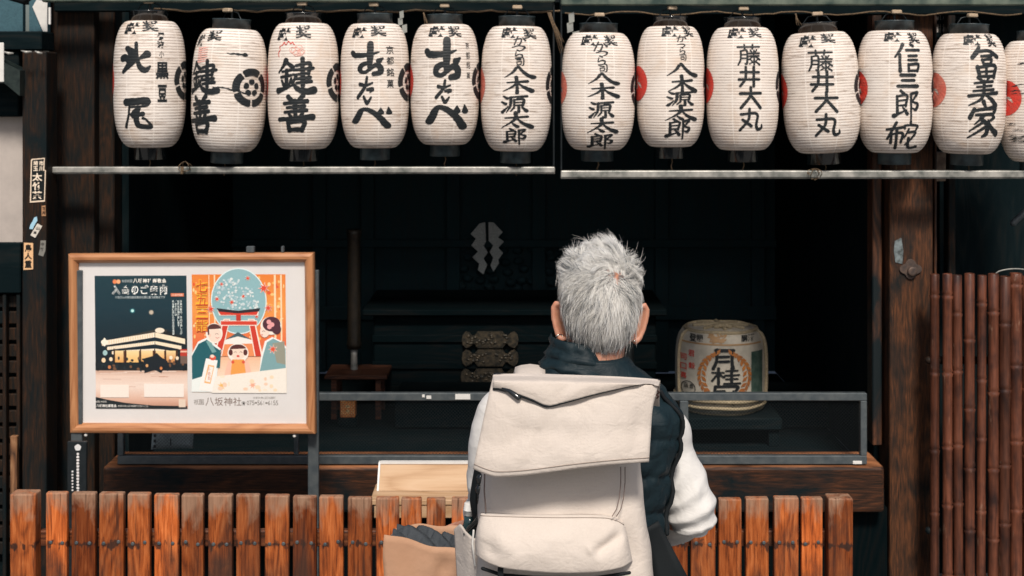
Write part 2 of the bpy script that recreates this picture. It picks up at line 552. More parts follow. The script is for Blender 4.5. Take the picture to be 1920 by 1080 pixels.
def lantern_paper():
    m, nt, b = newmat('lantern_paper')
    v, tc, rnd = coords(nt)
    sep = nd(nt, "ShaderNodeSeparateXYZ"); nt.links.new(tc.outputs["Object"], sep.inputs[0])
    z = sep.outputs[2]
    # dirt gathered in the grooves between the hoops
    ph = math_(nt, 'FRACT', math_(nt, 'MULTIPLY', math_(nt, 'ADD', z, 0.2175), 44 / 0.435))
    gr = math_(nt, 'ABSOLUTE', math_(nt, 'SUBTRACT', ph, 0.5))                    # 0.5 in the groove
    vv, _, _ = coords(nt, (1, 1, 3))
    dn = noi(nt, vv, 13, 5, 0.6)
    gm = math_(nt, 'MULTIPLY', ramp(nt, gr, [(0.34, (0, 0, 0)), (0.47, (1, 1, 1))]), ramp(nt, math_(nt, 'ADD', dn, math_(nt, 'MULTIPLY', math_(nt, 'ABSOLUTE', z), 0.8)), [(0.32, (0.22,) * 3), (0.70, (1.0,) * 3)]))
    base = ramp(nt, noi(nt, v, 6, 5, 0.6), [(0.3, (0.83, 0.735, 0.655)), (0.7, (0.90, 0.83, 0.77))])
    col = mixc(nt, gm, base, (0.20, 0.115, 0.075))
    # soot on the shoulders and streaks; strength varies lantern to lantern
    st = noi(nt, vv, 7, 7, 0.65, 0.4)
    top = math_(nt, 'MULTIPLY', math_(nt, 'SUBTRACT', math_(nt, 'ABSOLUTE', z), 0.15), 7.0)
    sm = math_(nt, 'ADD', math_(nt, 'ADD', top, math_(nt, 'MULTIPLY', math_(nt, 'SUBTRACT', st, 0.64), 4.0)), math_(nt, 'MULTIPLY', math_(nt, 'SUBTRACT', rnd, 0.7), 0.5))
    col = mixc(nt, ramp(nt, sm, [(0.0, (0, 0, 0)), (0.8, (0.75,) * 3)]), col, (0.30, 0.24, 0.19))
    # short horizontal rubbed streaks and yellowed patches
    v4, _, _ = coords(nt, (1, 1, 9))
    sk = math_(nt, 'ADD', noi(nt, v4, 11, 6, 0.7, 0.3), math_(nt, 'MULTIPLY', math_(nt, 'SUBTRACT', rnd, 0.5), 0.10))
    col = mixc(nt, ramp(nt, sk, [(0.57, (0, 0, 0)), (0.70, (0.75,) * 3)]), col, (0.30, 0.22, 0.165))
    col = mixc(nt, ramp(nt, noi(nt, v, 9, 4, 0.6, 0.8), [(0.52, (0, 0, 0)), (0.72, (0.45,) * 3)]), col, (0.66, 0.49, 0.36))
    # upright paper seams
    at = math_(nt, 'ARCTAN2', sep.outputs[0], sep.outputs[1])
    sf = math_(nt, 'FRACT', math_(nt, 'MULTIPLY', math_(nt, 'ADD', at, 7.0), 8 / (2 * PI)))
    sline = ramp(nt, math_(nt, 'ABSOLUTE', math_(nt, 'SUBTRACT', sf, 0.5)), [(0.018, (0.55,) * 3), (0.03, (0, 0, 0))])
    col = mixc(nt, sline, col, (0.92, 0.85, 0.78))
    nt.links.new(col, b.inputs["Base Color"])
    b.inputs["Roughness"].default_value = 0.75
    b.inputs["Specular IOR Level"].default_value = 0.25
    bump(nt, b, noi(nt, v, 160, 4), 0.12, 0.001)
    return m


M['paper'] = lantern_paper()


def mesh_screen():
    m, nt, b = newmat('woven_wire_mesh')
    v, tc, _ = coords(nt, rnd=False)
    sep = nd(nt, "ShaderNodeSeparateXYZ"); nt.links.new(v, sep.inputs[0])
    def tri(a, s):
        f = math_(nt, 'FRACT', math_(nt, 'MULTIPLY', a, s))
        return math_(nt, 'ABSOLUTE', math_(nt, 'SUBTRACT', f, 0.5))
    d1 = tri(math_(nt, 'ADD', sep.outputs[0], sep.outputs[2]), 85.0)
    d2 = tri(math_(nt, 'SUBTRACT', sep.outputs[0], sep.outputs[2]), 85.0)
    w = math_(nt, 'LESS_THAN', math_(nt, 'MINIMUM', d1, d2), 0.055)
    tr = nt.nodes.new("ShaderNodeBsdfTransparent")
    mx = nt.nodes.new("ShaderNodeMixShader")
    nt.links.new(w, mx.inputs[0]); nt.links.new(tr.outputs[0], mx.inputs[1]); nt.links.new(b.outputs[0], mx.inputs[2])
    b.inputs["Base Color"].default_value = (0.006, 0.010, 0.012, 1)
    b.inputs["Roughness"].default_value = 0.5
    nt.links.new(mx.outputs[0], nt.nodes["Material Output"].inputs[0])
    return m


M['wire'] = mesh_screen()


def glass():
    m, nt, b = newmat('clear_glass')
    tr = nt.nodes.new("ShaderNodeBsdfTransparent")
    gl = nt.nodes.new("ShaderNodeBsdfGlossy"); gl.inputs["Roughness"].default_value = 0.02
    mx = nt.nodes.new("ShaderNodeMixShader")
    mx.inputs[0].default_value = 0.05; nt.links.new(tr.outputs[0], mx.inputs[1]); nt.links.new(gl.outputs[0], mx.inputs[2])
    nt.links.new(mx.outputs[0], nt.nodes["Material Output"].inputs[0])
    return m


M['glass'] = glass()


# ------------------------------------------------------------------ lettering
_glyph = {}


def glyph(s, bold=0.0, cut=0):
    """outline of a font character, normalised to a 0..1 box (y up): (verts, faces)"""
    key = (s, bold, cut)
    if key in _glyph: return _glyph[key]
    cu = bpy.data.curves.new('lettering', 'FONT')
    cu.body = s
    cu.resolution_u = 2
    cu.offset = bold
    o = bpy.data.objects.new('lettering', cu)
    C.objects.link(o)
    bpy.context.view_layer.update()
    me = bpy.data.meshes.new_from_object(o.evaluated_get(bpy.context.evaluated_depsgraph_get()))
    bm = bmesh.new(); bm.from_mesh(me)
    bpy.data.objects.remove(o); bpy.data.curves.remove(cu); bpy.data.meshes.remove(me)
    xs = [v.co.x for v in bm.verts]; ys = [v.co.y for v in bm.verts]
    x0, x1, y0, y1 = min(xs), max(xs), min(ys), max(ys)
    asp = (x1 - x0) / (y1 - y0)
    for v in bm.verts:
        v.co = Vector(((v.co.x - x0) / (x1 - x0), (v.co.y - y0) / (y1 - y0), 0))
    for ax in (0, 1):
        for k in range(1, cut):
            n = [0, 0, 0]; n[ax] = 1; c = [0, 0, 0]; c[ax] = k / cut
            bmesh.ops.bisect_plane(bm, geom=bm.verts[:] + bm.edges[:] + bm.faces[:], plane_co=c, plane_no=n)
    bmesh.ops.triangulate(bm, faces=bm.faces[:])
    bm.verts.index_update()
    r = ([(v.co.x, v.co.y) for v in bm.verts], [tuple(v.index for v in f.verts) for f in bm.faces], asp)
    bm.free()
    _glyph[key] = r
    return r


# brush characters on a 100 x 100 grid, y down; every stroke is (x, y, width) points
B = {}
B['北'] = [[(6, 50, 16), (16, 48, 17), (26, 60, 8)], [(24, 18, 14), (38, 30, 20), (43, 46, 22), (34, 66, 17), (8, 94, 8)], [(53, 0, 8), (56, 40, 9), (66, 76, 11), (84, 88, 13), (98, 76, 5)], [(88, 36, 17), (78, 42, 12), (62, 52, 5)]]
B['尾'] = [[(8, 10, 18), (84, 4, 17)], [(88, 8, 14), (80, 22, 6), (20, 28, 5)], [(22, 24, 6), (16, 60, 6), (4, 97, 8)], [(58, 32, 8), (46, 44, 18), (30, 54, 10)], [(34, 60, 9), (70, 50, 11)], [(48, 42, 15), (46, 70, 14), (56, 92, 13), (96, 96, 9), (82, 72, 5), (70, 66, 7)]]
B['鍵'] = [[(26, 2, 10), (18, 18, 7), (2, 38, 4)], [(26, 6, 7), (46, 22, 9)], [(14, 36, 5), (42, 31, 6)], [(10, 52, 6), (42, 46, 6)], [(28, 32, 8), (27, 84, 8)], [(12, 62, 5), (19, 76, 7)], [(42, 56, 5), (36, 74, 5)], [(0, 92, 13), (14, 88, 9), (46, 76, 4)], [(56, 18, 6), (94, 11, 8), (91, 42, 7)], [(50, 31, 6), (104, 25, 7)], [(58, 44, 5), (90, 40, 6)], [(56, 57, 6), (96, 52, 7)], [(74, -3, 9), (75, 78, 9)], [(58, 69, 6), (98, 64, 8)], [(48, 44, 5), (56, 48, 6), (45, 70, 6)], [(44, 66, 5), (60, 86, 10), (84, 94, 13), (106, 90, 15)]]
B['善'] = [[(28, 2, 10), (40, 13, 9)], [(74, -2, 10), (58, 13, 6)], [(14, 21, 7), (86, 14, 9)], [(24, 33, 6), (78, 28, 8)], [(16, 46, 6), (84, 40, 8)], [(50, 14, 10), (50, 58, 9)], [(30, 51, 6), (37, 60, 8)], [(72, 49, 7), (62, 60, 5)], [(-4, 67, 9), (50, 63, 8), (102, 59, 13)], [(26, 74, 9), (30, 98, 10)], [(28, 76, 7), (76, 71, 9), (68, 98, 9)], [(30, 96, 8), (70, 95, 9)]]
B['お'] = [[(2, 30, 15), (14, 38, 15), (58, 36, 12), (90, 27, 4)], [(62, 2, 19), (62, 50, 18), (60, 74, 13)], [(60, 60, 11), (36, 70, 14), (30, 86, 14), (48, 92, 10), (78, 70, 13), (94, 76, 17), (94, 92, 16), (74, 98, 13)], [(102, 48, 6), (90, 56, 17)]]
B['た'] = [[(18, 26, 14), (52, 30, 11), (88, 20, 7)], [(58, 0, 13), (46, 36, 14), (6, 76, 14)], [(58, 46, 10), (90, 44, 14), (74, 56, 6)], [(40, 74, 12), (58, 96, 16), (80, 76, 9)]]
B['べ'] = [[(4, 64, 20), (12, 46, 19), (26, 10, 15), (46, 12, 17), (72, 40, 18), (96, 84, 22)], [(78, 2, 4), (78, 22, 18)], [(100, -2, 4), (102, 22, 18)]]
B['か'] = [[(10, 36, 8), (62, 24, 9), (66, 50, 9), (50, 88, 8), (36, 84, 4)], [(40, 2, 9), (10, 88, 7)], [(78, 16, 7), (98, 44, 12)]]
B['つ'] = [[(4, 36, 9), (52, 18, 10), (92, 32, 13), (84, 66, 10), (48, 92, 5)]]
B['ら'] = [[(38, 2, 9), (62, 14, 9)], [(30, 22, 7), (24, 62, 8), (58, 46, 8), (86, 58, 11), (72, 86, 9), (28, 99, 5)]]
B['司'] = [[(8, 8, 8), (86, 5, 9), (90, 84, 10), (72, 92, 5)], [(24, 30, 7), (66, 27, 8)], [(22, 50, 7), (26, 84, 7)], [(22, 51, 6), (68, 47, 8), (62, 82, 7)], [(26, 81, 6), (62, 79, 7)]]
B['八'] = [[(40, 12, 9), (28, 46, 8), (-2, 86, 3)], [(46, 0, 8), (64, 40, 10), (84, 70, 14), (104, 84, 20)]]
B['木'] = [[(12, 34, 6), (88, 26, 11)], [(46, 0, 11), (49, 50, 8), (49, 98, 10)], [(48, 36, 7), (28, 62, 7), (-4, 86, 3)], [(52, 36, 5), (76, 62, 11), (106, 84, 18)]]
B['源'] = [[(6, 4, 7), (20, 14, 11)], [(-2, 36, 7), (13, 47, 11)], [(0, 96, 11), (22, 64, 4)], [(32, 8, 7), (100, 2, 10)], [(36, 8, 9), (32, 60, 8), (16, 98, 3)], [(66, 7, 5), (58, 22, 5)], [(48, 22, 7), (49, 57, 7)], [(48, 24, 6), (86, 20, 9), (83, 57, 8)], [(50, 38, 5), (82, 36, 5)], [(50, 55, 5), (82, 53, 6)], [(66, 55, 8), (66, 96, 9), (54, 92, 4)], [(48, 68, 7), (34, 90, 4)], [(80, 66, 6), (98, 88, 14)]]
B['太'] = [[(10, 36, 6), (90, 28, 11)], [(48, 0, 11), (44, 46, 9), (-4, 98, 3)], [(52, 38, 5), (76, 70, 11), (106, 92, 18)], [(38, 72, 6), (54, 90, 12)]]
B['郎'] = [[(28, 0, 8), (40, 10, 10)], [(14, 20, 8), (16, 86, 9)], [(14, 21, 6), (52, 16, 8), (48, 56, 8)], [(16, 37, 5), (46, 34, 6)], [(16, 55, 5), (46, 52, 6)], [(2, 92, 13), (20, 84, 8), (52, 70, 4)], [(36, 60, 5), (54, 84, 11)], [(68, 12, 8), (97, 7, 9), (77, 38, 6), (98, 48, 9), (90, 68, 10), (74, 64, 4)], [(69, 12, 8), (70, 108, 6)]]
B['藤'] = [[(0, 10, 8), (100, 8, 8)], [(30, -2, 8), (32, 20, 8)], [(68, -2, 8), (66, 20, 8)], [(14, 30, 8), (13, 75, 8), (2, 102, 7)], [(14, 30, 7), (41, 30, 8), (41, 98, 8), (32, 96, 5)], [(16, 50, 6), (40, 50, 6)], [(16, 69, 6), (40, 69, 6)], [(57, 26, 6), (62, 36, 7)], [(86, 25, 6), (80, 36, 6)], [(50, 43, 7), (100, 42, 7)], [(53, 57, 7), (97, 56, 7)], [(74, 28, 7), (70, 56, 7), (48, 77, 5)], [(77, 57, 6), (101, 76, 8)], [(74, 64, 7), (74, 102, 8)], [(57, 76, 5), (64, 84, 6)], [(53, 98, 6), (68, 88, 5)], [(91, 73, 6), (82, 84, 5)], [(80, 85, 6), (99, 101, 8)]]
B['井'] = [[(8, 27, 11), (96, 27, 11)], [(0, 66, 12), (98, 65, 11)], [(32, 0, 11), (30, 60, 11), (6, 100, 11)], [(70, 0, 11), (70, 101, 12)]]
B['大'] = [[(0, 30, 12), (100, 28, 12)], [(50, 0, 12), (47, 42, 12), (4, 99, 12)], [(53, 42, 12), (99, 98, 13)]]
B['丸'] = [[(4, 24, 11), (76, 22, 11), (75, 74, 11), (83, 96, 13), (101, 88, 11), (102, 74, 7)], [(42, -2, 11), (38, 50, 11), (2, 101, 11)], [(12, 50, 11), (52, 80, 13)]]
B['信'] = [[(36, 0, 11), (24, 22, 9), (4, 48, 6)], [(22, 40, 10), (21, 70, 9), (22, 102, 12)], [(66, 0, 8), (76, 6, 10)], [(48, 22, 8), (104, 22, 9)], [(56, 44, 8), (92, 43, 8)], [(55, 60, 8), (93, 60, 8)], [(55, 76, 8), (56, 102, 9)], [(55, 77, 8), (97, 76, 9), (93, 102, 9)], [(57, 101, 7), (93, 101, 8)]]
B['三'] = [[(15, 10, 20), (86, 10, 20)], [(22, 50, 18), (82, 50, 18)], [(0, 94, 20), (102, 94, 22)]]
B['宛'] = [[(0, 28, 8), (50, 20, 9)], [(30, 0, 8), (2, 66, 7)], [(15, 46, 7), (14, 82, 8)], [(15, 47, 7), (50, 43, 8), (47, 80, 7)], [(32, 30, 8), (31, 104, 8)], [(78, -4, 7), (78, 10, 7)], [(58, 24, 7), (59, 12, 7), (102, 13, 8), (97, 32, 6)], [(72, 26, 6), (58, 60, 5)], [(68, 40, 7), (96, 38, 8), (84, 62, 7), (62, 88, 5)], [(72, 62, 8), (74, 100, 9), (104, 98, 9)]]
B['冨'] = [[(30, 0, 10), (18, 18, 13), (4, 34, 12)], [(28, 14, 9), (66, 12, 10), (102, 32, 13)], [(36, 30, 7), (76, 28, 9)], [(38, 42, 8), (44, 57, 8)], [(40, 43, 7), (74, 40, 9), (69, 57, 8)], [(44, 56, 6), (68, 55, 6)], [(20, 66, 11), (28, 100, 11)], [(22, 68, 8), (88, 62, 11), (83, 101, 11)], [(53, 64, 8), (53, 98, 8)], [(28, 83, 6), (82, 81, 7)], [(28, 99, 8), (82, 98, 9)]]
B['美'] = [[(28, 0, 10), (42, 12, 8)], [(72, -4, 10), (60, 12, 6)], [(16, 21, 7), (84, 15, 9)], [(24, 35, 6), (80, 30, 8)], [(12, 50, 7), (88, 44, 9)], [(50, 14, 10), (50, 58, 8)], [(-4, 68, 10), (50, 62, 8), (104, 57, 12)], [(50, 52, 10), (38, 80, 9), (-4, 102, 4)], [(54, 62, 7), (80, 82, 12), (98, 102, 15)]]
B['家'] = [[(48, -2, 12), (54, 10, 9)], [(16, 20, 10), (2, 44, 12)], [(14, 24, 7), (92, 16, 10), (84, 36, 10)], [(22, 37, 7), (78, 34, 8)], [(52, 38, 8), (18, 64, 4)], [(38, 46, 9), (62, 66, 12), (62, 90, 13), (46, 101, 5)], [(46, 58, 8), (2, 84, 4)], [(56, 72, 8), (-2, 104, 4)], [(90, 44, 9), (66, 58, 4)], [(66, 54, 7), (80, 76, 12), (104, 92, 16)]]
B['月'] = [[(20, 5, 13), (17, 60, 12), (2, 100, 13)], [(14, 8, 13), (94, 8, 14)], [(88, 8, 13), (88, 70, 12), (93, 100, 14)], [(32, 40, 11), (72, 38, 11)], [(30, 64, 11), (72, 62, 11)]]
B['桂'] = [[(-2, 30, 9), (42, 28, 9)], [(22, 0, 10), (22, 102, 10)], [(20, 34, 8), (-4, 82, 8)], [(26, 38, 8), (44, 58, 9)], [(54, 17, 9), (98, 16, 9)], [(75, 0, 10), (75, 44, 10)], [(50, 45, 10), (104, 43, 9)], [(54, 68, 9), (98, 67, 9)], [(75, 50, 10), (75, 95, 10)], [(46, 97, 10), (108, 95, 10)]]
B['冠'] = [[(6, 10, 11), (3, 40, 11)], [(6, 8, 11), (99, 7, 12), (95, 32, 11)], [(16, 32, 9), (46, 30, 9)], [(6, 54, 9), (52, 50, 9)], [(22, 54, 9), (20, 76, 9), (2, 100, 8)], [(37, 52, 9), (38, 90, 9), (54, 92, 9)], [(58, 52, 9), (104, 49, 9)], [(85, 32, 10), (86, 98, 10), (74, 96, 6)], [(63, 66, 8), (71, 78, 9)]]


def brush(pts, step=1.6, across=5, jit=0.05, seed=0, wk=1.0):
    """one brush stroke -> (points (x,y), quads) in grid units"""
    p = [Vector((a[0], a[1], a[2] * wk)) for a in pts]
    if len(p) == 2: p = [p[0], p[0].lerp(p[1], 0.5), p[1]]
    q = [p[0] * 2 - p[1]] + p + [p[-1] * 2 - p[-2]]
    for k in (0, -1): q[k].z = (p[0] if k == 0 else p[-1]).z
    S = []
    for i in range(1, len(q) - 2):
        n = max(2, int((q[i + 1].xy - q[i].xy).length / step))
        for k in range(n + (1 if i == len(q) - 3 else 0)):
            t = k / n
            a, b, c, d = q[i - 1], q[i], q[i + 1], q[i + 2]
            S.append(0.5 * ((2 * b) + (c - a) * t + (2 * a - 5 * b + 4 * c - d) * t * t + (3 * b - a - 3 * c + d) * t ** 3))
    def tang(i):
        a, b = S[max(0, i - 1)].xy, S[min(len(S) - 1, i + 1)].xy
        t = b - a
        return t.normalized() if t.length > 1e-6 else Vector((1, 0))
    out = []
    t0, t1 = tang(0), tang(len(S) - 1)
    for a in (0.97, 0.75, 0.4):
        r = S[0].z / 2
        out.append((S[0].xy - t0 * r * a, r * math.sqrt(1 - a * a), t0))
    for i, s in enumerate(S): out.append((s.xy, max(0.4, s.z / 2), tang(i)))
    for a in (0.4, 0.75, 0.97):
        r = S[-1].z / 2
        out.append((S[-1].xy + t1 * r * a, r * math.sqrt(1 - a * a), t1))
    V, F = [], []
    for i, (c, r, t) in enumerate(out):
        nrm = Vector((-t.y, t.x))
        j0 = 1 + jit * 2 * noise.noise(Vector((i * 0.23, seed * 3.7, 0.3)))
        j1 = 1 + jit * 2 * noise.noise(Vector((i * 0.23, seed * 3.7, 9.3)))
        for k in range(across):
            f = -1 + 2 * k / (across - 1)
            V.append(c + nrm * r * f * (j0 if f < 0 else j1))
    for i in range(len(out) - 1):
        for k in range(across - 1):
            a = i * across + k
            F.append((a, a + 1, a + across + 1, a + across))
    return [(v.x, v.y) for v in V], F


# ------------------------------------------------------------------ ground
g = MB().add([(-60, -60, 0), (60, -60, 0), (60, 60, 0), (-60, 60, 0)], [(0, 1, 2, 3)])
tag(g.build('ground', M['ground']), kind='structure')

# ------------------------------------------------------------------ shrine hall
FL = 0.46                                  # raised floor of the hall
YB = 7.3                                   # back wall
hall = empty('shrine_hall', (0, 5.0, 0), 'dark wooden shrine hall with open front behind the lanterns', 'shrine')
HA = (0, 5.0, 0)
XL, XR = XX(215, 5.05), XX(1640, 5.05)


def hp(name, fn, mat):
    mb = MB(); fn(mb)
    return wb(mb, name, mat, hall, HA)


def back(mb):
    mb.box(XL - 0.5, XR + 0.5, YB, YB + 0.08, FL, 2.75)
    for px in (600, 690, 850, 1010, 1240, 1420, 1600):                     # door stiles
        x = XX(px, YB)
        mb.box(x - 0.035, x + 0.035, YB - 0.035, YB - 0.001, FL, 2.6, 0.004)
    for py, h in ((455, 0.02), (585, 0.035), (780, 0.05)):
        z = ZZ(py, YB)
        mb.box(XL - 0.5, XR + 0.5, YB - 0.05, YB - 0.036, z - h, z + h, 0.004)
    for k in range(6):                                                     # carved relief in the upper panels
        for j in range(10):
            x = XX(870 + 27 * j + random.uniform(-9, 9), YB); z = ZZ(470 + 18 * k + random.uniform(-6, 6), YB)
            mb.ball((x, YB - 0.003, z), (0.03, 0.02, 0.022), 7, 5)


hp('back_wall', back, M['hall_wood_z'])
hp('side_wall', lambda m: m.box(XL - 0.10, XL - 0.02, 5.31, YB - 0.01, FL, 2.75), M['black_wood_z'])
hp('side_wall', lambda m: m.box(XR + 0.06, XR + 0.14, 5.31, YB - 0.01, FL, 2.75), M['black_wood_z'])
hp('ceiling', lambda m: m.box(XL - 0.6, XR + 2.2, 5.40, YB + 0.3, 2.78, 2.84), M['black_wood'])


def floor_(m):
    m.box(XL - 0.019, XR + 0.059, 5.145, YB - 0.06, FL - 0.08, FL)


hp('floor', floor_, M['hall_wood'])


def chest(m):                               # stepped altar platform of dark planks
    y = 6.45
    m.box(XX(700, y), XX(1230, y), y, y + 0.55, FL + 0.002, ZZ(590, y), 0.006)
    for py in (640, 690, 735, 790):
        z = ZZ(py, y)
        m.box(XX(700, y) - 0.005, XX(1230, y) + 0.005, y - 0.012, y - 0.001, z - 0.004, z + 0.03, 0.003)
    m.box(XX(690, y) - 0.02, XX(1240, y) + 0.02, y - 0.05, y + 0.6, ZZ(590, y) + 0.002, ZZ(578, y), 0.004)


hp('altar_platform', chest, M['hall_wood'])
hp('altar_step', lambda m: m.box(XX(745, 6.2), XX(1640, 6.2), 6.05, 6.4, FL + 0.003, FL + 0.13, 0.005), M['hall_wood'])

# front framing
hp('corner_post', lambda m: m.box(XX(1668, 5.14), XX(1750, 5.14), 5.14, 5.29, 0, 2.6, 0.008, 2), M['post'])
hp('corner_post', lambda m: m.box(XX(90, 5.14), XX(177, 5.14), 5.14, 5.29, 0, 2.6, 0.008, 2), M['post_left'])
hp('door_jamb', lambda m: m.box(XX(1636, 5.2), XX(1654, 5.2), 5.2, 5.28, ZZ(875, 4.92) + 0.002, 2.6, 0.004), M['jamb'])
hp('door_jamb', lambda m: m.box(XX(180, 5.2), XX(214, 5.2), 5.2, 5.30, 0, 2.6, 0.004), M['post_left'])
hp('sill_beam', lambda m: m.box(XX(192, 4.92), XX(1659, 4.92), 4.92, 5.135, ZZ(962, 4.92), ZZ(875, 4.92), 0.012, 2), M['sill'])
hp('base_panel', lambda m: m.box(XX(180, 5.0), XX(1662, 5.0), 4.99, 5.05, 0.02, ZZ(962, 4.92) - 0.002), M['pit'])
hp('lintel', lambda m: m.box(XL - 0.7, XR + 1.9, 5.31, 5.39, ZZ(8, 5.35), 2.77, 0.006), M['black_wood'])


def roof(m):
    G = []
    for i in range(8):
        t = i / 7
        G.append([(x, 5.30 + t * 2.8, 2.86 + t * 1.5 + 0.12 * (1 - t) ** 3) for x in (-4.2, -2, 0, 2, 4.2)])
    m.slab(G, (0, 0, 0.10))


hp('roof', roof, M['black_wood'])
pl = hp('wall_plate', lambda m: m.tube([P(1707 + a * 0.0, 505, 4.885) + Vector((0.034 * math.cos(a), 0, 0.034 * math.sin(a))) for a in [2 * PI * k / 16 for k in range(16)]], 0.001), M['dark_metal'])
bpy.data.objects.remove(pl)


def plate(m):                               # four lobed iron plate with a hole, on the right post
    c = P(1709, 505, 5.125)
    pts = []
    for k in range(48):
        a = 2 * PI * k / 48
        r = 0.036 * (0.72 + 0.28 * abs(math.cos(2 * a)) ** 1.5)
        pts.append((c.x + r * math.cos(a) * 1.12, c.z + r * math.sin(a)))
    m.prism(pts, 5.132, 5.1395)
    m.lathe([(0.010, 0), (0.017, 0), (0.017, 0.010), (0.010, 0.010)], 20)
    n = 4 * 20
    for i in range(len(m.v) - n, len(m.v)):
        x, y, z = m.v[i]
        m.v[i] = (c.x + 0.004 + x, 5.1315 - z, c.z - 0.008 + y)


hp('iron_plate', plate, plain('rusty_iron', (0.13, 0.085, 0.065), (0.06, 0.045, 0.04), 0.6, 50, 0.3, 0.3))


def scrap(m, pts, y):
    m.prism([(XX(a, y), ZZ(b, y)) for a, b in pts], y, y + 0.002)


hp('torn_paper', lambda m: scrap(m, [(1678, 452), (1690, 446), (1694, 470), (1692, 495), (1679, 492), (1676, 470)], 5.1365), plain('torn_pale_paper', (0.20, 0.24, 0.25), (0.05, 0.06, 0.06), 0.8, 60))

# metal framed wire screen on the sill
SY = 4.945
scr = empty('wire_screen', P(1110, 866, SY), 'low grey metal framed wire mesh screen standing on the wooden sill', 'screen')
SA = P(1110, 866, SY)


def sbox(m, x0, x1, y0, y1, dy=0.0):
    m.box(XX(x0, SY), XX(x1, SY), SY - 0.014 + dy, SY + 0.014 + dy, ZZ(y1, SY), ZZ(y0, SY), 0.002)


def rails(m):
    sbox(m, 222, 1624, 736, 750); sbox(m, 222, 1624, 853, 869)
    for x0, x1 in ((222, 233), (552, 560), (940, 952), (1274, 1290), (1612, 1624)):
        sbox(m, x0, x1, 750.4, 852.6)


wb((lambda m: (rails(m), m)[1])(MB()), 'screen_frame', M['grey_alu'], scr, SA)
sm_ = MB().add([(XX(233, SY), SY, ZZ(853, SY)), (XX(1612, SY), SY, ZZ(853, SY)), (XX(1612, SY), SY, ZZ(750, SY)), (XX(233, SY), SY, ZZ(750, SY))], [(0, 1, 2, 3)])
wb(sm_, 'wire_mesh', M['wire'], scr, SA)
for x0, x1, y0, y1 in ((854, 882, 737, 747), (792, 797, 738, 743), (800, 809, 740, 746)):
    wb(MB().box(XX(x0, SY), XX(x1, SY), SY - 0.017, SY - 0.0145, ZZ(y1, SY), ZZ(y0, SY)), 'tape_label', M['white_paint'], scr, SA)
tp = MB().box(XX(1597, SY), XX(1614, SY), SY - 0.018, SY - 0.0145, ZZ(868, SY), ZZ(862, SY), 0.001)
wb(tp, 'tape_label', M['white_paint'], scr, SA)

# ------------------------------------------------------------------ things inside the hall
# paper emblem of zigzag streamers on the door
ey = YB - 0.06
emb = MB()
for pts in ([(742, 82), (718, 88), (681, 132), (703, 152), (684, 180), (712, 206), (688, 230), (717, 257), (711, 283), (734, 302), (751, 262), (735, 235), (753, 210), (735, 182), (745, 165)],
            [(756, 82), (778, 84), (815, 124), (796, 146), (821, 164), (797, 190), (817, 212), (797, 240), (800, 255), (777, 290), (764, 265), (776, 232), (760, 208), (776, 180), (757, 160)]):
    emb.prism([(XX(580 + a / 2.25, ey), ZZ(380 + b / 2.25, ey)) for a, b in pts], ey - 0.006, ey)
e_ = emb.build('zigzag_emblem', plain('grey_emblem_paint', (0.62, 0.65, 0.65), (0.36, 0.40, 0.41), 0.6, 180))
tag(e_, 'pale grey zigzag streamer emblem on the dark door at the back', 'emblem')


def fitting(px, py, w=106, h=31):
    y = 6.43
    c = P(px, py, y)
    s = y / FPX
    out = [(-0.5, 0.0), (-0.485, 0.3), (-0.43, 0.5), (-0.36, 0.42), (-0.32, 0.22), (-0.27, 0.26), (-0.22, 0.5), (0.22, 0.5), (0.27, 0.26), (0.32, 0.22), (0.36, 0.42), (0.43, 0.5), (0.485, 0.3), (0.5, 0.0)]
    out = out + [(x, -z) for x, z in reversed(out[1:-1])]
    m = MB().prism([(c.x + a * w * s, c.z + b * h * s) for a, b in out], y - 0.004, y + 0.008)
    m.prism([(c.x + a * w * s * 0.93, c.z + b * h * s * 0.84) for a, b in out], y - 0.0065, y - 0.0042)
    for k in range(26):
        a = random.uniform(-0.4, 0.4); b = random.uniform(-0.26, 0.26)
        m.ball((c.x + a * w * s, y - 0.0066, c.z + b * h * s), (0.009, 0.003, 0.006), 6, 4)
    return m


fm = plain('tarnished_brass', (0.13, 0.10, 0.065), (0.025, 0.027, 0.024), 0.45, 60, 0.3, 0.4)
for py, where in ((637, 'topmost'), (671, 'second from the top'), (707, 'just above the screen rail'), (743, 'crossed by the screen rail'), (768, 'lowest, behind the wire mesh')):
    px = 919 if py < 700 else 917
    tag(fitting(px, py).build('ornate_fitting', fm), 'scalloped tarnished metal plate on the dark altar, ' + where, 'metal fitting', 'ornate fittings stacked on the altar')

# round pillar, table, orange box
tp_ = P(662, 700, 6.3)
pil = empty('candle_stand', (tp_.x, 6.34, ZZ(703, 6.3)), 'tall thin round dark candle stand with pale metal foot on the small table', 'candle stand')
wb(MB().lathe([(0.030, 0.11), (0.034, 0.13), (0.030, 0.15), (0.029, 0.60), (0.034, 0.62), (0.034, 0.64)], 20, (tp_.x, 6.34, ZZ(703, 6.3))), 'shaft', plain('dark_bronze', (0.035, 0.026, 0.018), (0.018, 0.016, 0.013), 0.4, 50, 0.3), pil, (tp_.x, 6.34, ZZ(703, 6.3)))
wb(MB().lathe([(0.024, 0.001), (0.016, 0.02), (0.014, 0.08), (0.018, 0.108)], 20, (tp_.x, 6.34, ZZ(703, 6.3))), 'foot', M['steel'], pil, (tp_.x, 6.34, ZZ(703, 6.3)))
tb = P(667, 780, 6.3); tb.z = FL
tab = empty('offering_table', (tb.x, 6.3, FL), 'small reddish offering table with thin legs left of the altar', 'table')
TA = (tb.x, 6.3, FL)
tw = wood('table_wood', (0.03, 0.013, 0.009), (0.075, 0.027, 0.014), (0.12, 0.045, 0.022), 'X')
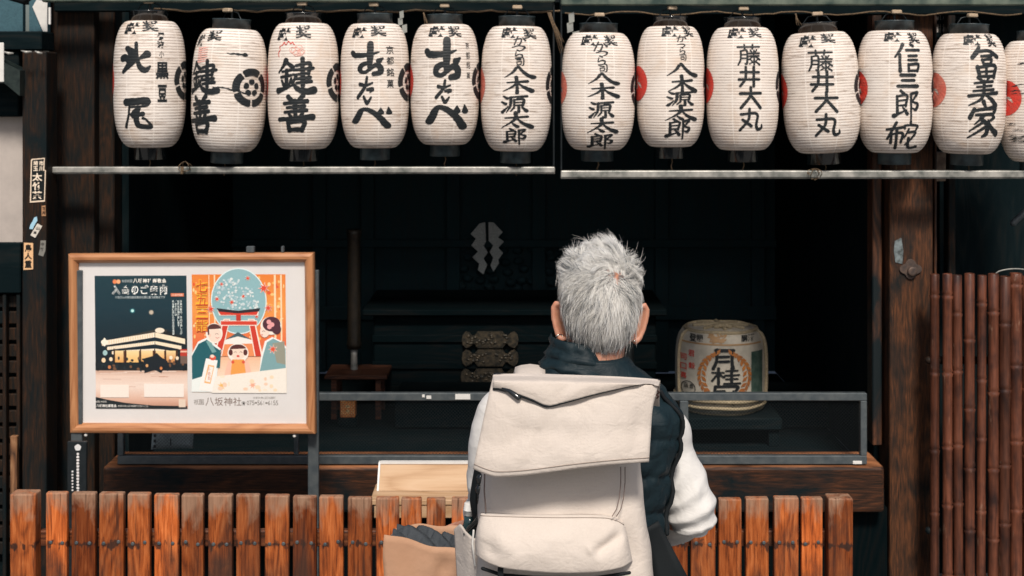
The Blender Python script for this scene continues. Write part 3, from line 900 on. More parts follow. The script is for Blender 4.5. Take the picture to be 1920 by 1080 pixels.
wb(MB().box(XX(608, 6.2), XX(726, 6.2), 6.2, 6.45, ZZ(712, 6.2), ZZ(704, 6.2), 0.003), 'table_top', tw, tab, TA)
for px in (626, 709):
    for yy in (6.22, 6.41):
        wb(MB().box(XX(px - 5, 6.22), XX(px + 5, 6.22), yy, yy + 0.022, FL + 0.002, ZZ(712, 6.2) - 0.001), 'leg', tw, tab, TA)
ob = P(653, 781, 6.12)
obx = empty('paper_lantern_box', ob, 'little orange patterned paper box behind the screen rail', 'box')
wb(MB().box(ob.x - 0.032, ob.x + 0.032, 6.10, 6.16, ZZ(781, 6.12), ZZ(747, 6.12), 0.002), 'box_body', plain('orange_paper', (0.62, 0.22, 0.05), (0.45, 0.13, 0.03), 0.6, 50), obx, ob)
wb(MB().box(ob.x - 0.04, ob.x + 0.04, 6.09, 6.17, FL + 0.001, ob.z - 0.001, 0.002), 'base', M['hall_wood'], obx, ob)
pat = MB()
for i in range(7):
    for j in range(8):
        if 2 <= i <= 4 and 2 <= j <= 5 and (i + j) % 2: continue
        pat.box(ob.x - 0.028 + i * 0.0084, ob.x - 0.0236 + i * 0.0084, 6.0985, 6.0998, ob.z + 0.006 + j * 0.0088, ob.z + 0.0105 + j * 0.0088)
for k in range(2):
    pat.ball((ob.x, 6.099, ob.z + 0.028 + k * 0.02), (0.010, 0.001, 0.007), 10, 6)
wb(pat, 'pattern', plain('pattern_paint', (0.10, 0.05, 0.02), (0.8, 0.6, 0.3), 0.6, 60), obx, ob)
vp = P(1180, 735, 6.25); vz = FL + 0.133
tag(MB().lathe([(0.018, 0.0), (0.022, 0.02), (0.020, 0.20), (0.017, 0.30), (0.020, 0.31), (0.020, ZZ(655, 6.25) - vz), (0.012, ZZ(652, 6.25) - vz)], 18, (vp.x, 6.25, vz)).build('metal_flask', plain('grey_pewter', (0.10, 0.115, 0.115), (0.05, 0.06, 0.062), 0.4, 50, 0.5)), 'slim grey upright flask showing just right of the neck', 'flask')

# ------------------------------------------------------------------ sake barrel
BY = 5.75
bs = BY / FPX
bc = P(1350, 700, BY + 0.17)
bz0, bz1 = ZZ(782, BY), ZZ(629, BY)
bR = 86 * bs
by = BY + bR
bx = XX(1351, by)
st_ = empty('barrel_stand', (bx, by, FL), 'low dark stand under the straw wrapped barrel', 'stand')
wb(MB().box(bx - 0.22, bx + 0.22, by - 0.2, by + 0.2, bz0 - 0.05, bz0 - 0.002, 0.004), 'stand_top', M['black_wood'], st_, (bx, by, FL))
for sx in (-1, 1):
    for sy in (-1, 1):
        wb(MB().box(bx + sx * 0.19 - 0.02, bx + sx * 0.19 + 0.02, by + sy * 0.16 - 0.02, by + sy * 0.16 + 0.02, FL + (0.002 if sy < 0 else 0.132), bz0 - 0.051), 'leg', M['black_wood_z'], st_, (bx, by, FL))
bar = empty('sake_barrel', (bx, by, bz0), 'straw wrapped sake barrel with laurel wreath and large black characters', 'barrel')
BA = (bx, by, bz0)
bH = bz1 - bz0


def bprof(t):
    s = abs(2 * t - 1)
    return bR * (0.80 + 0.20 * (max(0, 1 - s ** 4.5)) ** 0.5) * (0.985 + 0.03 * (1 - s * s))


prof = []
for i in range(49):
    t = i / 48
    prof.append((bprof(t), t * bH))
prof += [(bprof(1) * 0.94, bH + 0.006), (bprof(1) * 0.5, bH + 0.010), (0.02, bH + 0.011)]
wb(MB().lathe([(0.02, 0)] + prof, 64, BA), 'barrel_body', plain('barrel_wrap', (0.62, 0.56, 0.46), (0.48, 0.44, 0.36), 0.7, 22, 0, 0.3), bar, BA)


class Wrap:
    """lays flat marks on the barrel; positions are photo measurements"""
    def __init__(s): s.m = MB()
    def pt(s, px, py, off=0.0022):
        z = ZZ(py, BY)
        t = min(1, max(0, (z - bz0) / bH))
        r = bprof(t)
        a = math.asin(max(-0.98, min(0.98, (px - 1350) * bs / r))) - 0.145
        r += off
        return (bx + r * math.sin(a), by - r * math.cos(a), z)
    def stroke(s, pts, cx, cy, w, h, off=0.0022, **k):
        V, F = brush(pts, **k)
        s.m.add([s.pt(cx + (x / 100 - 0.5) * w, cy + (y / 100 - 0.5) * h, off) for x, y in V], F)
    def char(s, ch, cx, cy, w, h, off=0.0034):
        for i, st in enumerate(B[ch]): s.stroke(st, cx, cy, w, h, off + i * 0.00008, seed=i, wk=1.25)
    def font(s, ch, cx, cy, w, h, off=0.003, bold=0.015):
        V, F, _ = glyph(ch, bold, 5)
        s.m.add([s.pt(cx + (x - 0.5) * w, cy - (y - 0.5) * h, off) for x, y in V], F)
    def patch(s, x0, x1, y0, y1, off=0.0015, n=8):
        s.m.grid([[s.pt(x0 + (x1 - x0) * j / n, y0 + (y1 - y0) * i / n, off) for j in range(n + 1)] for i in range(n + 1)])


w = Wrap()
w.char('月', 1356, 673, 40, 37); w.char('桂', 1359, 705, 45, 30); w.char('冠', 1359, 740, 42, 36)
for i, ch in enumerate('登録'): w.font(ch, 1299 + i * 13, 638, 13, 13)
for i, ch in enumerate('醸酒'): w.font(ch, 1394 + i * 12, 637, 12, 12)
wb(w.m, 'lettering', M['ink'], bar, BA)
w = Wrap()
for ch, cx, cy in (('君', 1296, 667), ('司', 1281, 676), ('穀', 1297, 690), ('口', 1281, 694), ('喜', 1281, 711)): w.font(ch, cx, cy, 12, 12)
wb(w.m, 'red_lettering', M['red_ink'], bar, BA)
wm_ = plain('orange_leaf_paint', (0.55, 0.20, 0.045), (0.34, 0.12, 0.04), 0.6, 18)
for side in (-1, 1):                                   # laurel wreath
    w = Wrap()
    for k in range(11):
        a = math.radians(-62 + k * 12.5)
        for q in (-1, 1):
            r0 = 42 + q * 2.5
            cx, cy = 1357 + side * math.cos(a) * r0, 706 - math.sin(a) * 46
            ta = a + q * 0.55
            tx, ty = -side * math.sin(ta), -math.cos(ta)
            ex = cx + side * q * 4.5
            w.stroke([(0, 0, 0), (1, 1, 0)] if False else [((ex - 7 * tx * 0 - 1300), (cy - 600), 2), (ex - 1300 + tx * 5, cy - 600 + ty * 5, 6.2), (ex - 1300 + tx * 11, cy - 600 + ty * 11, 1.2)], 1350, 650, 100, 100, 0.0028 + 0.0001 * k, across=3)
    wb(w.m, 'laurel_branch', wm_, bar, BA)
w = Wrap()
w.patch(1407, 1428, 662, 742)
wb(w.m, 'green_panel', plain('green_print', (0.035, 0.075, 0.06), (0.10, 0.15, 0.12), 0.6, 30), bar, BA)
w = Wrap()
for k in range(40):
    a = 2 * PI * k / 40; b = 2 * PI * (k + 1) / 40
    p = [(1290 + r * math.cos(t), 734 + r * math.sin(t)) for t, r in ((a, 14), (b, 14), (b, 12.6), (a, 12.6))]
    w.m.add([w.pt(x, y, 0.003) for x, y in p], [(0, 1, 2, 3)])
w.font('品', 1286, 729, 8, 9); w.font('造', 1296, 729, 8, 9)
wb(w.m, 'round_stamp', M['dark_metal'], bar, BA)
w = Wrap()
for r, n in ((19, 26),):
    for k in range(n):
        w.stroke([(1345 + random.uniform(-16, 16) - 1300, 637 + random.uniform(-8, 8) - 600, 2.2), (1345 + random.uniform(-18, 18) - 1300, 637 + random.uniform(-8, 8) - 600, 2.5)], 1350, 650, 100, 100, 0.002 + k * 0.00004, across=3)
w.patch(1275, 1425, 646, 649, 0.0018, 16)
wb(w.m, 'gold_seal', plain('gold_print', (0.50, 0.30, 0.13), (0.4, 0.24, 0.12), 0.6, 30), bar, BA)


def ropes(m):
    def hoop(z, r, rad=0.007):
        n = 72
        m.tube([(bx + r * math.cos(2 * PI * k / n), by + r * math.sin(2 * PI * k / n), z) for k in range(n + 1)], rad, 8, False, disp=lambda q, t, a: 0.0016 * math.sin(t * 420 + a))
    hoop(bz0 + 0.004, bprof(0) + 0.004, 0.010); hoop(bz0 + 0.030, bprof(0.09) + 0.006); hoop(bz0 + 0.060, bprof(0.18) + 0.005, 0.010)
    hoop(bz1 + 0.002, bprof(1.0) + 0.001, 0.008)
    for a in (-1.22, 1.17, 2.2, -2.2, 3.1):                 # upright cords
        m.tube([(bx + (bprof(t) + 0.005) * math.sin(a), by - (bprof(t) + 0.005) * math.cos(a), bz0 + t * bH) for t in [i / 24 for i in range(25)]], 0.007, 8, False, disp=lambda q, t, a2: 0.0016 * math.sin(t * 150 + a2))
    for a in (0.0, 0.8, 1.6, 2.4):
        m.tube([(bx + 0.11 * math.cos(a), by + 0.11 * math.sin(a), bz1 + 0.012), (bx, by, bz1 + 0.016), (bx - 0.11 * math.cos(a), by - 0.11 * math.sin(a), bz1 + 0.012)], 0.008, 8)
    for k in range(5): m.ball((bx - 0.028 + 0.014 * k, by - 0.07, bz1 + 0.016 + 0.006 * math.sin(k * 1.57 / 2)), (0.012, 0.012, 0.010), 10, 7)


mb = MB(); ropes(mb)
wb(mb, 'rope', plain('straw_cord', (0.52, 0.42, 0.27), (0.34, 0.28, 0.18), 0.8, 150, 0, 0.5), bar, BA)

# ------------------------------------------------------------------ lantern racks
LY = 5.0


def rack(label, x0, x1, yt0, yt1, yb0, yb1, stile, ylift):
    at = P((x0 + x1) / 2, yb1, LY)
    r = empty('lantern_rack', at, label, 'rack', 'steel racks holding the lantern row')
    m = MB().box(XX(x0, LY), XX(x1, LY), LY - 0.035, LY - 0.003, ZZ(yb1, LY), ZZ(yb0, LY), 0.003, 2)
    m.box(XX(x0, LY), XX(x1, LY), LY - 0.030, LY + 0.03, ZZ(yb1, LY) - 0.004, ZZ(yb1, LY) - 0.0005, 0.001)
    wb(m, 'bottom_rail', M['steel'], r, at)
    wb(MB().box(XX(x0, LY), XX(x1, LY), LY - 0.04, LY + 0.0, ZZ(yt1, LY), ZZ(yt0, LY), 0.004), 'top_rail', M['green_steel'], r, at)
    wb(MB().box(XX(x0, LY), XX(x1, LY), LY + 0.09, LY + 0.13, ZZ(yt1 + 14, LY), ZZ(yt0, LY), 0.004), 'cross_rail', M['black_wood'], r, at)
    for sx, wd in stile:
        wb(MB().box(XX(sx, LY), XX(sx + wd, LY), LY - 0.022, LY + 0.02, ZZ(yb0, LY) + 0.001, ZZ(yt1, LY) - 0.001, 0.002), 'stile', M['dark_metal'], r, at)
    return r, at


r1, a1 = rack('left steel lantern rack with wire loop on its lower rail', 85, 1040, -14, 5, 312, 323, [(1036.5, 3.2)], 0)
r2, a2 = rack('right steel lantern rack, the one reaching the right edge', 1051, 2000, -8, 11, 319, 332, [(1050.5, 3.2), (1990, 5)], 0)


def tie(m, px, py, r=12, n=3):
    for k in range(n):
        c = P(px + random.uniform(-5, 5), py, LY - 0.02)
        a0 = random.uniform(0, 6)
        rr = r * LY / FPX * random.uniform(0.8, 1.2)
        m.tube([c + Vector((rr * 1.1 * math.cos(a0 + a * 0.5), -0.025 + 0.02 * math.sin(a), rr * math.sin(a0 + a * 0.5) )) for a in range(11)], 0.0013, 6)


mb = MB(); tie(mb, 352, 312, 8)
mb.box(XX(343, LY), XX(349, LY), LY - 0.037, LY - 0.0352, ZZ(325, LY), ZZ(311, LY))
wb(mb, 'wire_tie', M['rope'], r1, a1)
mb = MB(); tie(mb, 1524, 326, 10, 3)
wb(mb, 'wire_tie', M['rope'], r2, a2)

rp = MB()
pts = []
for i in range(60):
    t = i / 59
    px = 290 + t * 760
    pts.append(P(px, 17 + 3.5 * math.sin(t * 19) ** 2 + 4 * t + random.uniform(-0.8, 0.8), LY + 0.05))
rp.tube(pts, 0.0035, 6, disp=lambda q, t, a: 0.0012 * math.sin(t * 700 + a))
tag(rp.build('straw_rope', M['rope']), 'thin straw rope strung above the left lantern rack', 'rope')
rp = MB()
rp.tube([P(1060 + i * 15, 25 + 3 * math.sin(i * 0.6) + random.uniform(-1, 1), LY + 0.06) for i in range(58)], 0.0028, 6)
tag(rp.build('straw_rope', M['rope']), 'thin straw rope strung above the right lantern rack', 'rope')


def streamer(px, py, s, label, lean=0.0):
    m = MB()
    c = P(px, py, LY - 0.01)
    k = LY / FPX
    for i, (dx, dz, w_, h_) in enumerate(((0, 0, 9, 18), (-5, -15, 10, 18), (2, -30, 11, 20))):
        q = [(c.x + (dx + a * w_ + lean * dz) * k * s, c.z + (dz - b * h_ + a * 5) * k * s) for a, b in ((0, 0), (1, 0.1), (1.05, 1), (0.1, 0.92))]
        m.prism(q, LY - 0.012 + i * 0.003, LY - 0.0105 + i * 0.003)
    tag(m.build('paper_streamer', M['shide']), label, 'streamer', 'paper streamers hung on the racks')


streamer(749, 22, 0.85, 'folded paper streamer hanging between the fourth and fifth lanterns', -0.1)
streamer(1066, 26, 1.15, 'folded paper streamer hanging just right of the rack divider', -0.15)


def straw(px, py, h, dx, label, n=9):
    m = MB()
    for k in range(n):
        a = P(px + random.uniform(-3, 3), py, LY - 0.03)
        b = P(px + dx + random.uniform(-6, 6), py + h * random.uniform(0.7, 1.05), LY - 0.03 + random.uniform(-0.01, 0.01))
        m.tube([a, a.lerp(b, 0.5) + Vector((random.uniform(-.004, .004), 0, 0)), b], [0.0016, 0.0014, 0.0006], 5)
    tag(m.build('straw_tassel', M['rope']), label, 'tassel', 'straw tassels hung on the racks')


straw(1030, 24, 74, 22, 'long straw tassel hanging at the divider between the racks', 12)
straw(795, 24, 26, 8, 'short straw tassel above the gap before the fifth lantern', 5)
straw(1490, 26, 28, 8, 'short straw tassel above the leaning tenth lantern', 5)

# ------------------------------------------------------------------ lanterns
LH, LR, NR = 0.435, 0.1237, 44


def lprof(z):
    s = max(-1, min(1, 2 * z / LH))
    e = 0.52 if s < 0 else 0.60
    return LR * (e + (1 - e) * (1 - abs(s) ** 3.3) ** 0.55)


def lrad(z):
    return lprof(z) + 0.00085 * abs(math.sin(PI * NR * (z + LH / 2) / LH)) ** 0.9


def body_mesh():
    m = MB()
    rows = NR * 4
    R = []
    for i in range(rows + 1):
        u = -1 + 2 * i / rows
        z = LH / 2 * (math.copysign(1 - (1 - abs(u)) ** 1.0, u))
        R.append([(lrad(z) * math.sin(2 * PI * j / 72), -lrad(z) * math.cos(2 * PI * j / 72), z) for j in range(72)])
    m.rings(R, True)
    return m


proto_body = None


def cap_mesh(r, z0, z1, lip):
    return MB().lathe([(r * 0.9, z0), (r, z0 + 0.001), (r * 1.0, z1 - 0.004), (r * (1 + lip), z1 - 0.003), (r * (1 + lip), z1), (r * 0.8, z1 + 0.0005)], 40)


class Ink:
    def __init__(s, L):
        s.m = MB(); s.L = L
    def pt(s, px, py, off=0.0010):
        L = s.L
        dx, dz = px - L['cx'], L['cy'] - py
        c, n = math.cos(L['tilt']), math.sin(L['tilt'])
        dx, dz = dx * c - dz * n, dx * n + dz * c
        dx *= 66 / L['hw']; z = dz / L['h'] * LH
        z = max(-LH * 0.4985, min(LH * 0.4985, z))
        k = LR / 66
        r = max(lprof(z), LR * 0.62)
        ang = math.asin(max(-0.999, min(0.999, s.x0 * k / LR))) + (dx - s.x0) * k / r
        return s.at(ang, z, off)
    def at(s, ang, z, off):
        r = lrad(z) + off
        a = ang - s.L['yaw']
        return (r * math.sin(a), -r * math.cos(a), z)
    def centre(s, cx, cy):
        L = s.L
        dx, dz = cx - L['cx'], L['cy'] - cy
        s.x0 = (dx * math.cos(L['tilt']) - dz * math.sin(L['tilt'])) * 66 / L['hw']
    def char(s, ch, cx, cy, w, h, off=0.0011):
        s.centre(cx, cy)
        for i, st in enumerate(B[ch]):
            V, F = brush(st, step=max(1.2, 120 / h), seed=i + ord(ch) % 17, wk=s.L.get('wk', 1.5), jit=0.07)
            s.m.add([s.pt(cx + (x / 100 - 0.5) * w, cy + (y / 100 - 0.5) * h, off + i * 0.00003) for x, y in V], F)
    def font(s, ch, cx, cy, w, h, bold=0.03, cut=6, off=0.0012):
        s.centre(cx, cy)
        V, F, _ = glyph(ch, bold, cut)
        s.m.add([s.pt(cx + (x - 0.5) * w, cy - (y - 0.5) * h, off) for x, y in V], F)
    def stroke(s, pts, off=0.0014, jit=0.1):
        s.centre(pts[len(pts) // 2][0], pts[len(pts) // 2][1])
        V, F = brush(pts, step=1.5, across=3, jit=jit)
        s.m.add([s.pt(x, y, off) for x, y in V], F)
    def polar(s, a0, z0, polys, scale, off):
        """flat figure given in units of its own radius, laid on the paper around angle a0"""
        for V, F in polys:
            s.m.add([s.at(a0 + x * scale / LR, max(-LH * .49, min(LH * .49, z0 + y * scale)), off) for x, y in V], F)


def sector(r0, r1, a0, a1, n=10, m=4, bulge=0.0):
    V, F = [], []
    for i in range(m + 1):
        for j in range(n + 1):
            f = j / n
            a = a0 + (a1 - a0) * f
            e = math.sqrt(max(0, 1 - (2 * f - 1) ** 6))
            rr = r0 + (r1 - r0) * i / m * (1 - bulge + bulge * e)
            V.append((rr * math.sin(a), rr * math.cos(a)))
    for i in range(m):
        for j in range(n):
            a = i * (n + 1) + j
            F.append((a, a + 1, a + n + 2, a + n + 1))
    return V, F


def flower_crest():
    P_ = []
    for k in range(5):
        c = 2 * PI * k / 5
        P_.append(sector(0.62, 1.0, c - 0.575, c + 0.575, 14, 4, 0.14))
        V, F = [], []                                      # heart shaped petal of the inner flower
        n = 12
        for i in range(5):
            for j in range(n):
                a = 2 * PI * j / n
                rr = i / 4 * (0.172 * (1 - 0.22 * max(0, math.cos(a)) ** 6 - 0.1 * max(0, -math.cos(a)) ** 2))
                V.append((0.31 * math.sin(c) + rr * math.sin(a + c), 0.31 * math.cos(c) + rr * math.cos(a + c) * 1.0))
        for i in range(4):
            for j in range(n):
                F.append((i * n + j, i * n + (j + 1) % n, (i + 1) * n + (j + 1) % n, (i + 1) * n + j))
        P_.append((V, F))
    return P_


def tomoe():
    """three comma swirl inside a ring"""
    P_ = []
    for k in range(3):
        c = 2 * PI * k / 3
        V, F = [], []
        n = 26
        for i in range(n + 1):
            t = i / n
            a = c + t * 2.9
            ro = 0.98
            ri = 0.06 + 0.88 * max(0, (t - 0.12) / 0.88) ** 1.6
            for j in range(5):
                rr = ri + (ro - 0.05 - ri) * j / 4
                V.append((rr * math.sin(a), rr * math.cos(a)))
        for i in range(n):
            for j in range(4):
                a = i * 5 + j
                F.append((a, a + 1, a + 6, a + 5))
        P_.append((V, F))
    return P_


LANT = [
    dict(cx=281, yt=40, yb=276, hw=66, tilt=0.0, yaw=-12, gloss=1, red=1, lab='lantern with two large characters set far apart, first from the left',
         wk=1.5, t=[('北', 254, 111, 58, 56), ('尾', 258, 212, 52, 52)], f=[('丹', 303, 70, 16, 14, .03), ('波', 301, 85, 14, 13, .03), ('小', 302, 103, 9, 12, .01), ('黒', 303, 133, 25, 32, .03), ('豆', 303, 175, 18, 32, .04)], top=((242, 55, 30, 22), (282, 51, 30, 20))),
    dict(cx=430, yt=55, yb=284, hw=69, tilt=0.035, yaw=-49, gloss=0, red=1, lab='lantern turned to show a whole black flower crest beside a torn slit',
         t=[('鍵', 379, 146, 62, 58), ('善', 377, 214, 60, 66)], f=[], top=((372, 76, 22, 22), (398, 68, 30, 20)), tear=[[(427, 101, 2), (446, 103, 4.5), (462, 104, 6)], [(400, 163, 2), (418, 164, 3), (428, 166, 3)], [(428, 166, 3), (445, 170, 4), (462, 176, 2)]], pink=((380, 104),)),
    dict(cx=569, yt=44, yb=279, hw=66, tilt=0.0, yaw=-14, gloss=1, red=1, lab='lantern with a red zigzag stamp above two heavy brush characters',
         t=[('鍵', 552, 144, 64, 62), ('善', 554, 212, 60, 64)], f=[], top=((528, 66, 28, 24), (569, 62, 29, 24)),
         zig=1),
    dict(cx=703, yt=45, yb=277, hw=64, tilt=0.0, yaw=-12, gloss=0, red=1, lab='lantern with three fat rounded letters and a clear small column beside them',
         wk=1.15, t=[('お', 687, 112, 58, 57), ('た', 686, 170, 34, 48), ('べ', 695, 221, 66, 40)], f=[('京', 731, 95, 15, 15, .01), ('都', 731, 115, 15, 14, .01), ('銘', 731, 136, 15, 15, .01), ('菓', 731, 157, 14, 15, .01)], top=((669, 63, 30, 20), (711, 60, 30, 20))),
    dict(cx=834, yt=46, yb=271, hw=64, tilt=0.0, yaw=-2, gloss=0, red=1, lab='lantern with three fat rounded letters and a vivid red crest at its left',
         wk=1.25, t=[('お', 830, 112, 62, 70), ('た', 832, 172, 32, 40), ('べ', 837, 220, 70, 46)], f=[('京', 877, 87, 9, 12, .0), ('都', 877, 105, 10, 13, .0), ('銘', 877, 123, 9, 13, .0), ('菓', 877, 142, 9, 12, .0)], top=((816, 61, 31, 20), (856, 61, 26, 20))),
    dict(cx=968, yt=50, yb=283, hw=66, tilt=0.01, yaw=2, gloss=0, red=2, lab='lantern with a tall column of nine characters just left of the rack divider',
         t=[('か', 974, 79, 23, 18), ('つ', 973, 92, 25, 13), ('ら', 972, 104, 20, 18), ('司', 974, 117, 18, 16), ('八', 973, 137, 50, 24), ('木', 970, 160, 48, 30), ('源', 965, 195, 45, 31), ('太', 968, 224, 50, 29), ('郎', 965, 253, 40, 27)], f=[], top=((952, 63, 30, 20), (998, 65, 26, 20))),
    dict(cx=1121, yt=62, yb=281, hw=69, tilt=0.01, yaw=7, gloss=0, red=2, lab='lantern with nine stacked characters just right of the rack divider',
         t=[('か', 1125, 90, 26, 19), ('つ', 1129, 102, 22, 12), ('ら', 1127, 115, 20, 18), ('司', 1130, 129, 18, 15), ('八', 1130, 149, 50, 23), ('木', 1130, 171, 50, 28), ('源', 1128, 205, 42, 29), ('太', 1129, 234, 48, 27), ('郎', 1127, 262, 44, 26)], f=[], top=((1102, 77, 32, 20), (1149, 78, 26, 20))),
    dict(cx=1257, yt=50, yb=275, hw=63, tilt=0.0, yaw=20, gloss=1, red=1, lab='narrow lantern with stacked characters and red crest, second right of the divider',
         t=[('か', 1279, 75, 19, 14), ('つ', 1278, 87, 16, 9), ('ら', 1279, 97, 15, 14), ('司', 1280, 109, 14, 12), ('八', 1278, 133, 52, 26), ('木', 1279, 159, 48, 33), ('源', 1276, 185, 47, 26), ('太', 1277, 211, 52, 28), ('郎', 1273, 239, 44, 34)], f=[], top=((1256, 61, 32, 20), (1297, 61, 22, 20))),
    dict(cx=1392, yt=52, yb=281, hw=67, tilt=0.0, yaw=11, gloss=1, red=1, lab='upright lantern with four blocky characters and a glossy black foot',
         wk=1.2, t=[('藤', 1404, 104, 40, 35), ('井', 1405, 144, 38, 35), ('大', 1407, 183, 38, 38), ('丸', 1408, 223, 40, 38)], f=[], top=((1379, 64, 34, 20), (1420, 63, 26, 18))),
    dict(cx=1539, yt=61, yb=286, hw=71, tilt=-0.05, yaw=5, gloss=1, red=1, lab='leaning lantern with four blocky characters above the loop of wire',
         wk=1.2, t=[('藤', 1538, 114, 42, 36), ('井', 1542, 152, 40, 36), ('大', 1549, 190, 40, 36), ('丸', 1552, 232, 42, 38)], f=[], top=((1511, 79, 32, 22), (1556, 73, 28, 18))),
    dict(cx=1677, yt=58, yb=286, hw=69, tilt=0.0, yaw=19, gloss=0, red=1, lab='lantern with four thin lined characters, the second of them three bars',
         wk=1.3, t=[('信', 1700, 109, 46, 48), ('三', 1701, 151, 34, 24), ('郎', 1698, 195, 46, 50), ('宛', 1692, 251, 54, 46)], f=[], top=((1673, 71, 32, 18), (1718, 73, 24, 20))),
    dict(cx=1815, yt=64, yb=288, hw=68, tilt=0.02, yaw=28, gloss=0, red=2, lab='lantern with three heavy characters and a broad pale red crest',
         wk=1.3, t=[('冨', 1846, 118, 50, 54), ('美', 1843, 171, 50, 50), ('家', 1843, 223, 52, 62)], f=[], top=((1824, 77, 34, 20), (1863, 78, 20, 24))),
    dict(cx=1943, yt=77, yb=303, hw=67, tilt=0.0, yaw=40, gloss=0, red=1, lab='grimy streaked lantern cut off by the right edge of the photo',
         t=[], f=[], top=None, grime=1),
]
cap_meshes = {}
crest_p, tomoe_p = flower_crest(), tomoe()
for L in LANT:
    L['cy'] = (L['yt'] + L['yb']) / 2; L['h'] = L['yb'] - L['yt']; L['yaw'] = math.radians(L['yaw'])
    c = P(L['cx'], L['cy'], LY)
    e = empty('paper_lantern', c, 'white paper ' + L['lab'] if not L['lab'].startswith('white') else L['lab'], 'lantern', 'paper lanterns hung in a row on the racks', (0, L['tilt'], 0))
    e.rotation_euler = (Matrix.Rotation(L['tilt'], 3, 'Y') @ Matrix.Rotation(L['yaw'] - math.atan((L['cx'] - 960) / FPX), 3, 'Z')).to_euler()
    sx, sz = L['hw'] / 66, L['h'] * LY / FPX / LH
    e.scale = (sx, sx, sz)
    # paper body, caps: one mesh each, shared by all the lanterns
    if proto_body is None:
        proto_body = body_mesh().build('paper_body', M['paper'], e)
        ob_ = proto_body
    else:
        ob_ = proto_body.copy(); C.objects.link(ob_); ob_.parent = e
    for key, args, mt in (('bottom_cap', (0.0545, -LH / 2 - 0.042, -LH / 2 + 0.003, 0.03), M['gloss_black'] if L['gloss'] else M['dull_black']),
                          ('top_cap', (0.064, LH / 2 - 0.004, LH / 2 + 0.036, 0.02), M['gloss_black'] if L['gloss'] else M['dull_black'])):
        k = (key, L['gloss'])
        if k not in cap_meshes:
            o = cap_mesh(*args).build(key, mt, e); cap_meshes[k] = o
        else:
            o = cap_meshes[k].copy(); C.objects.link(o); o.parent = e
    if 'hang' not in cap_meshes:
        mb = MB().tube([(0, 0, LH / 2 + 0.03), (0, 0, LH / 2 + 0.075)], 0.0045, 8)
        for s_ in (-1, 1): mb.tube([(s_ * 0.045, 0, LH / 2 + 0.036), (s_ * 0.03, 0, LH / 2 + 0.058), (0, 0, LH / 2 + 0.066)], 0.002, 6)
        cap_meshes['hang'] = mb.build('hanger', M['dark_metal'], e)
        cap_meshes['peg'] = MB().box(-0.017, 0.017, -0.03, -0.010, LH / 2 + 0.060, LH / 2 + 0.074, 0.003).build('peg', M['tan'], e)
        cap_meshes['string'] = MB().tube([(0, -0.01, -LH / 2 - 0.036), (0.004, -0.01, -LH / 2 - 0.055), (-0.002, -0.012, -LH / 2 - 0.07), (0.003, -0.012, -LH / 2 - 0.085)], 0.0022, 6).build('tie_string', M['rope'], e)
    else:
        for q in ('hang', 'peg', 'string'):
            o = cap_meshes[q].copy(); C.objects.link(o); o.parent = e
    ink = Ink(L)
    for t in L['t']:
        ch_ = Ink(L); ch_.char(*t); ch_.m.build('brush_character', M['ink'], e, fix=False)
    if L['f']:
        sd_ = Ink(L)
        for f in L['f']: sd_.font(f[0], f[1], f[2], f[3], f[4], f[5], 5)
        sd_.m.build('side_lettering', M['ink'], e, fix=False)
    if L['top']:
        (ax, ay, aw, ah), (bx_, by_, bw, bh) = L['top']
        hd = Ink(L)
        hd.font('獻', ax, ay, aw, ah, 0.014, 7); hd.font('奨', bx_, by_, bw, bh, 0.026, 6)
        hd.m.build('heading', M['ink'], e, fix=False)
    for t in L.get('tear', []):
        tr_ = Ink(L); tr_.stroke(t, 0.0016, 0.5); tr_.m.build('torn_slit', M['ink'], e, fix=False)
    if L.get('grime'):
        for k in range(16):
            y0 = 120 + random.random() * 150; x0 = 1890 + random.random() * 25
            ink = Ink(L); ink.stroke([(x0, y0, 0.8), (x0 + 8, y0 - 1, random.uniform(1, 2.6)), (x0 + random.uniform(14, 30), y0, 0.8)], 0.0016, 0.6)
            ink.m.build('soot_streak', M['ink'], e, fix=False)
    mid = 0.012
    cr = Ink(L)
    cr.polar(L['yaw'] + math.radians(84), mid, crest_p, 0.068, 0.0012)
    cr.m.build('flower_crest', M['ink'], e, fix=False)
    rd = Ink(L)
    rd.polar(L['yaw'] - math.radians(91), mid, tomoe_p, 0.068, 0.0012)
    rd.m.build('red_crest', M['red_ink'] if L['red'] == 1 else M['pale_red'], e, fix=False)
    if L.get('zig'):
        zg = Ink(L)
        zg.stroke([(524, 108, 1.6), (522, 101, 1.6), (526, 95, 1.6), (524, 90, 1.6), (529, 86, 1.6)], jit=.2)
        zz = [(529, 87), (532, 81), (536, 86), (540, 79), (545, 84), (548, 81), (552, 86)]
        for a, b in zip(zz, zz[1:]): zg.stroke([(a[0], a[1], 1.7), ((a[0] + b[0]) / 2, (a[1] + b[1]) / 2, 1.7), (b[0], b[1], 1.7)], jit=.2)
        zg.m.build('red_stamp', M['red_ink'], e, fix=False)
        zg = Ink(L)
        for cx_, cy_, r_ in ((554, 97, 8), (560, 92, 7), (565, 98, 6), (557, 101, 7), (563, 101, 6), (549, 95, 6)):
            zg.stroke([(cx_ + r_ * math.cos(a), cy_ + r_ * 0.8 * math.sin(a), 1.1) for a in [k * 0.7 for k in range(10)]], jit=.2)
        zg.m.build('pink_stamp', M['pink_ink'], e, fix=False)
    for (cx_, cy_) in L.get('pink', ()):
        zg = Ink(L)
        for k in range(7): zg.stroke([(cx_ - 12, cy_ - 13 + k * 4.2, 2.8), (cx_, cy_ - 13 + k * 4.2, 2.6), (cx_ + 12, cy_ - 14 + k * 4.2, 2.2)], jit=.5)
        zg.m.build('pink_stamp', M['pink_ink'], e, fix=False)


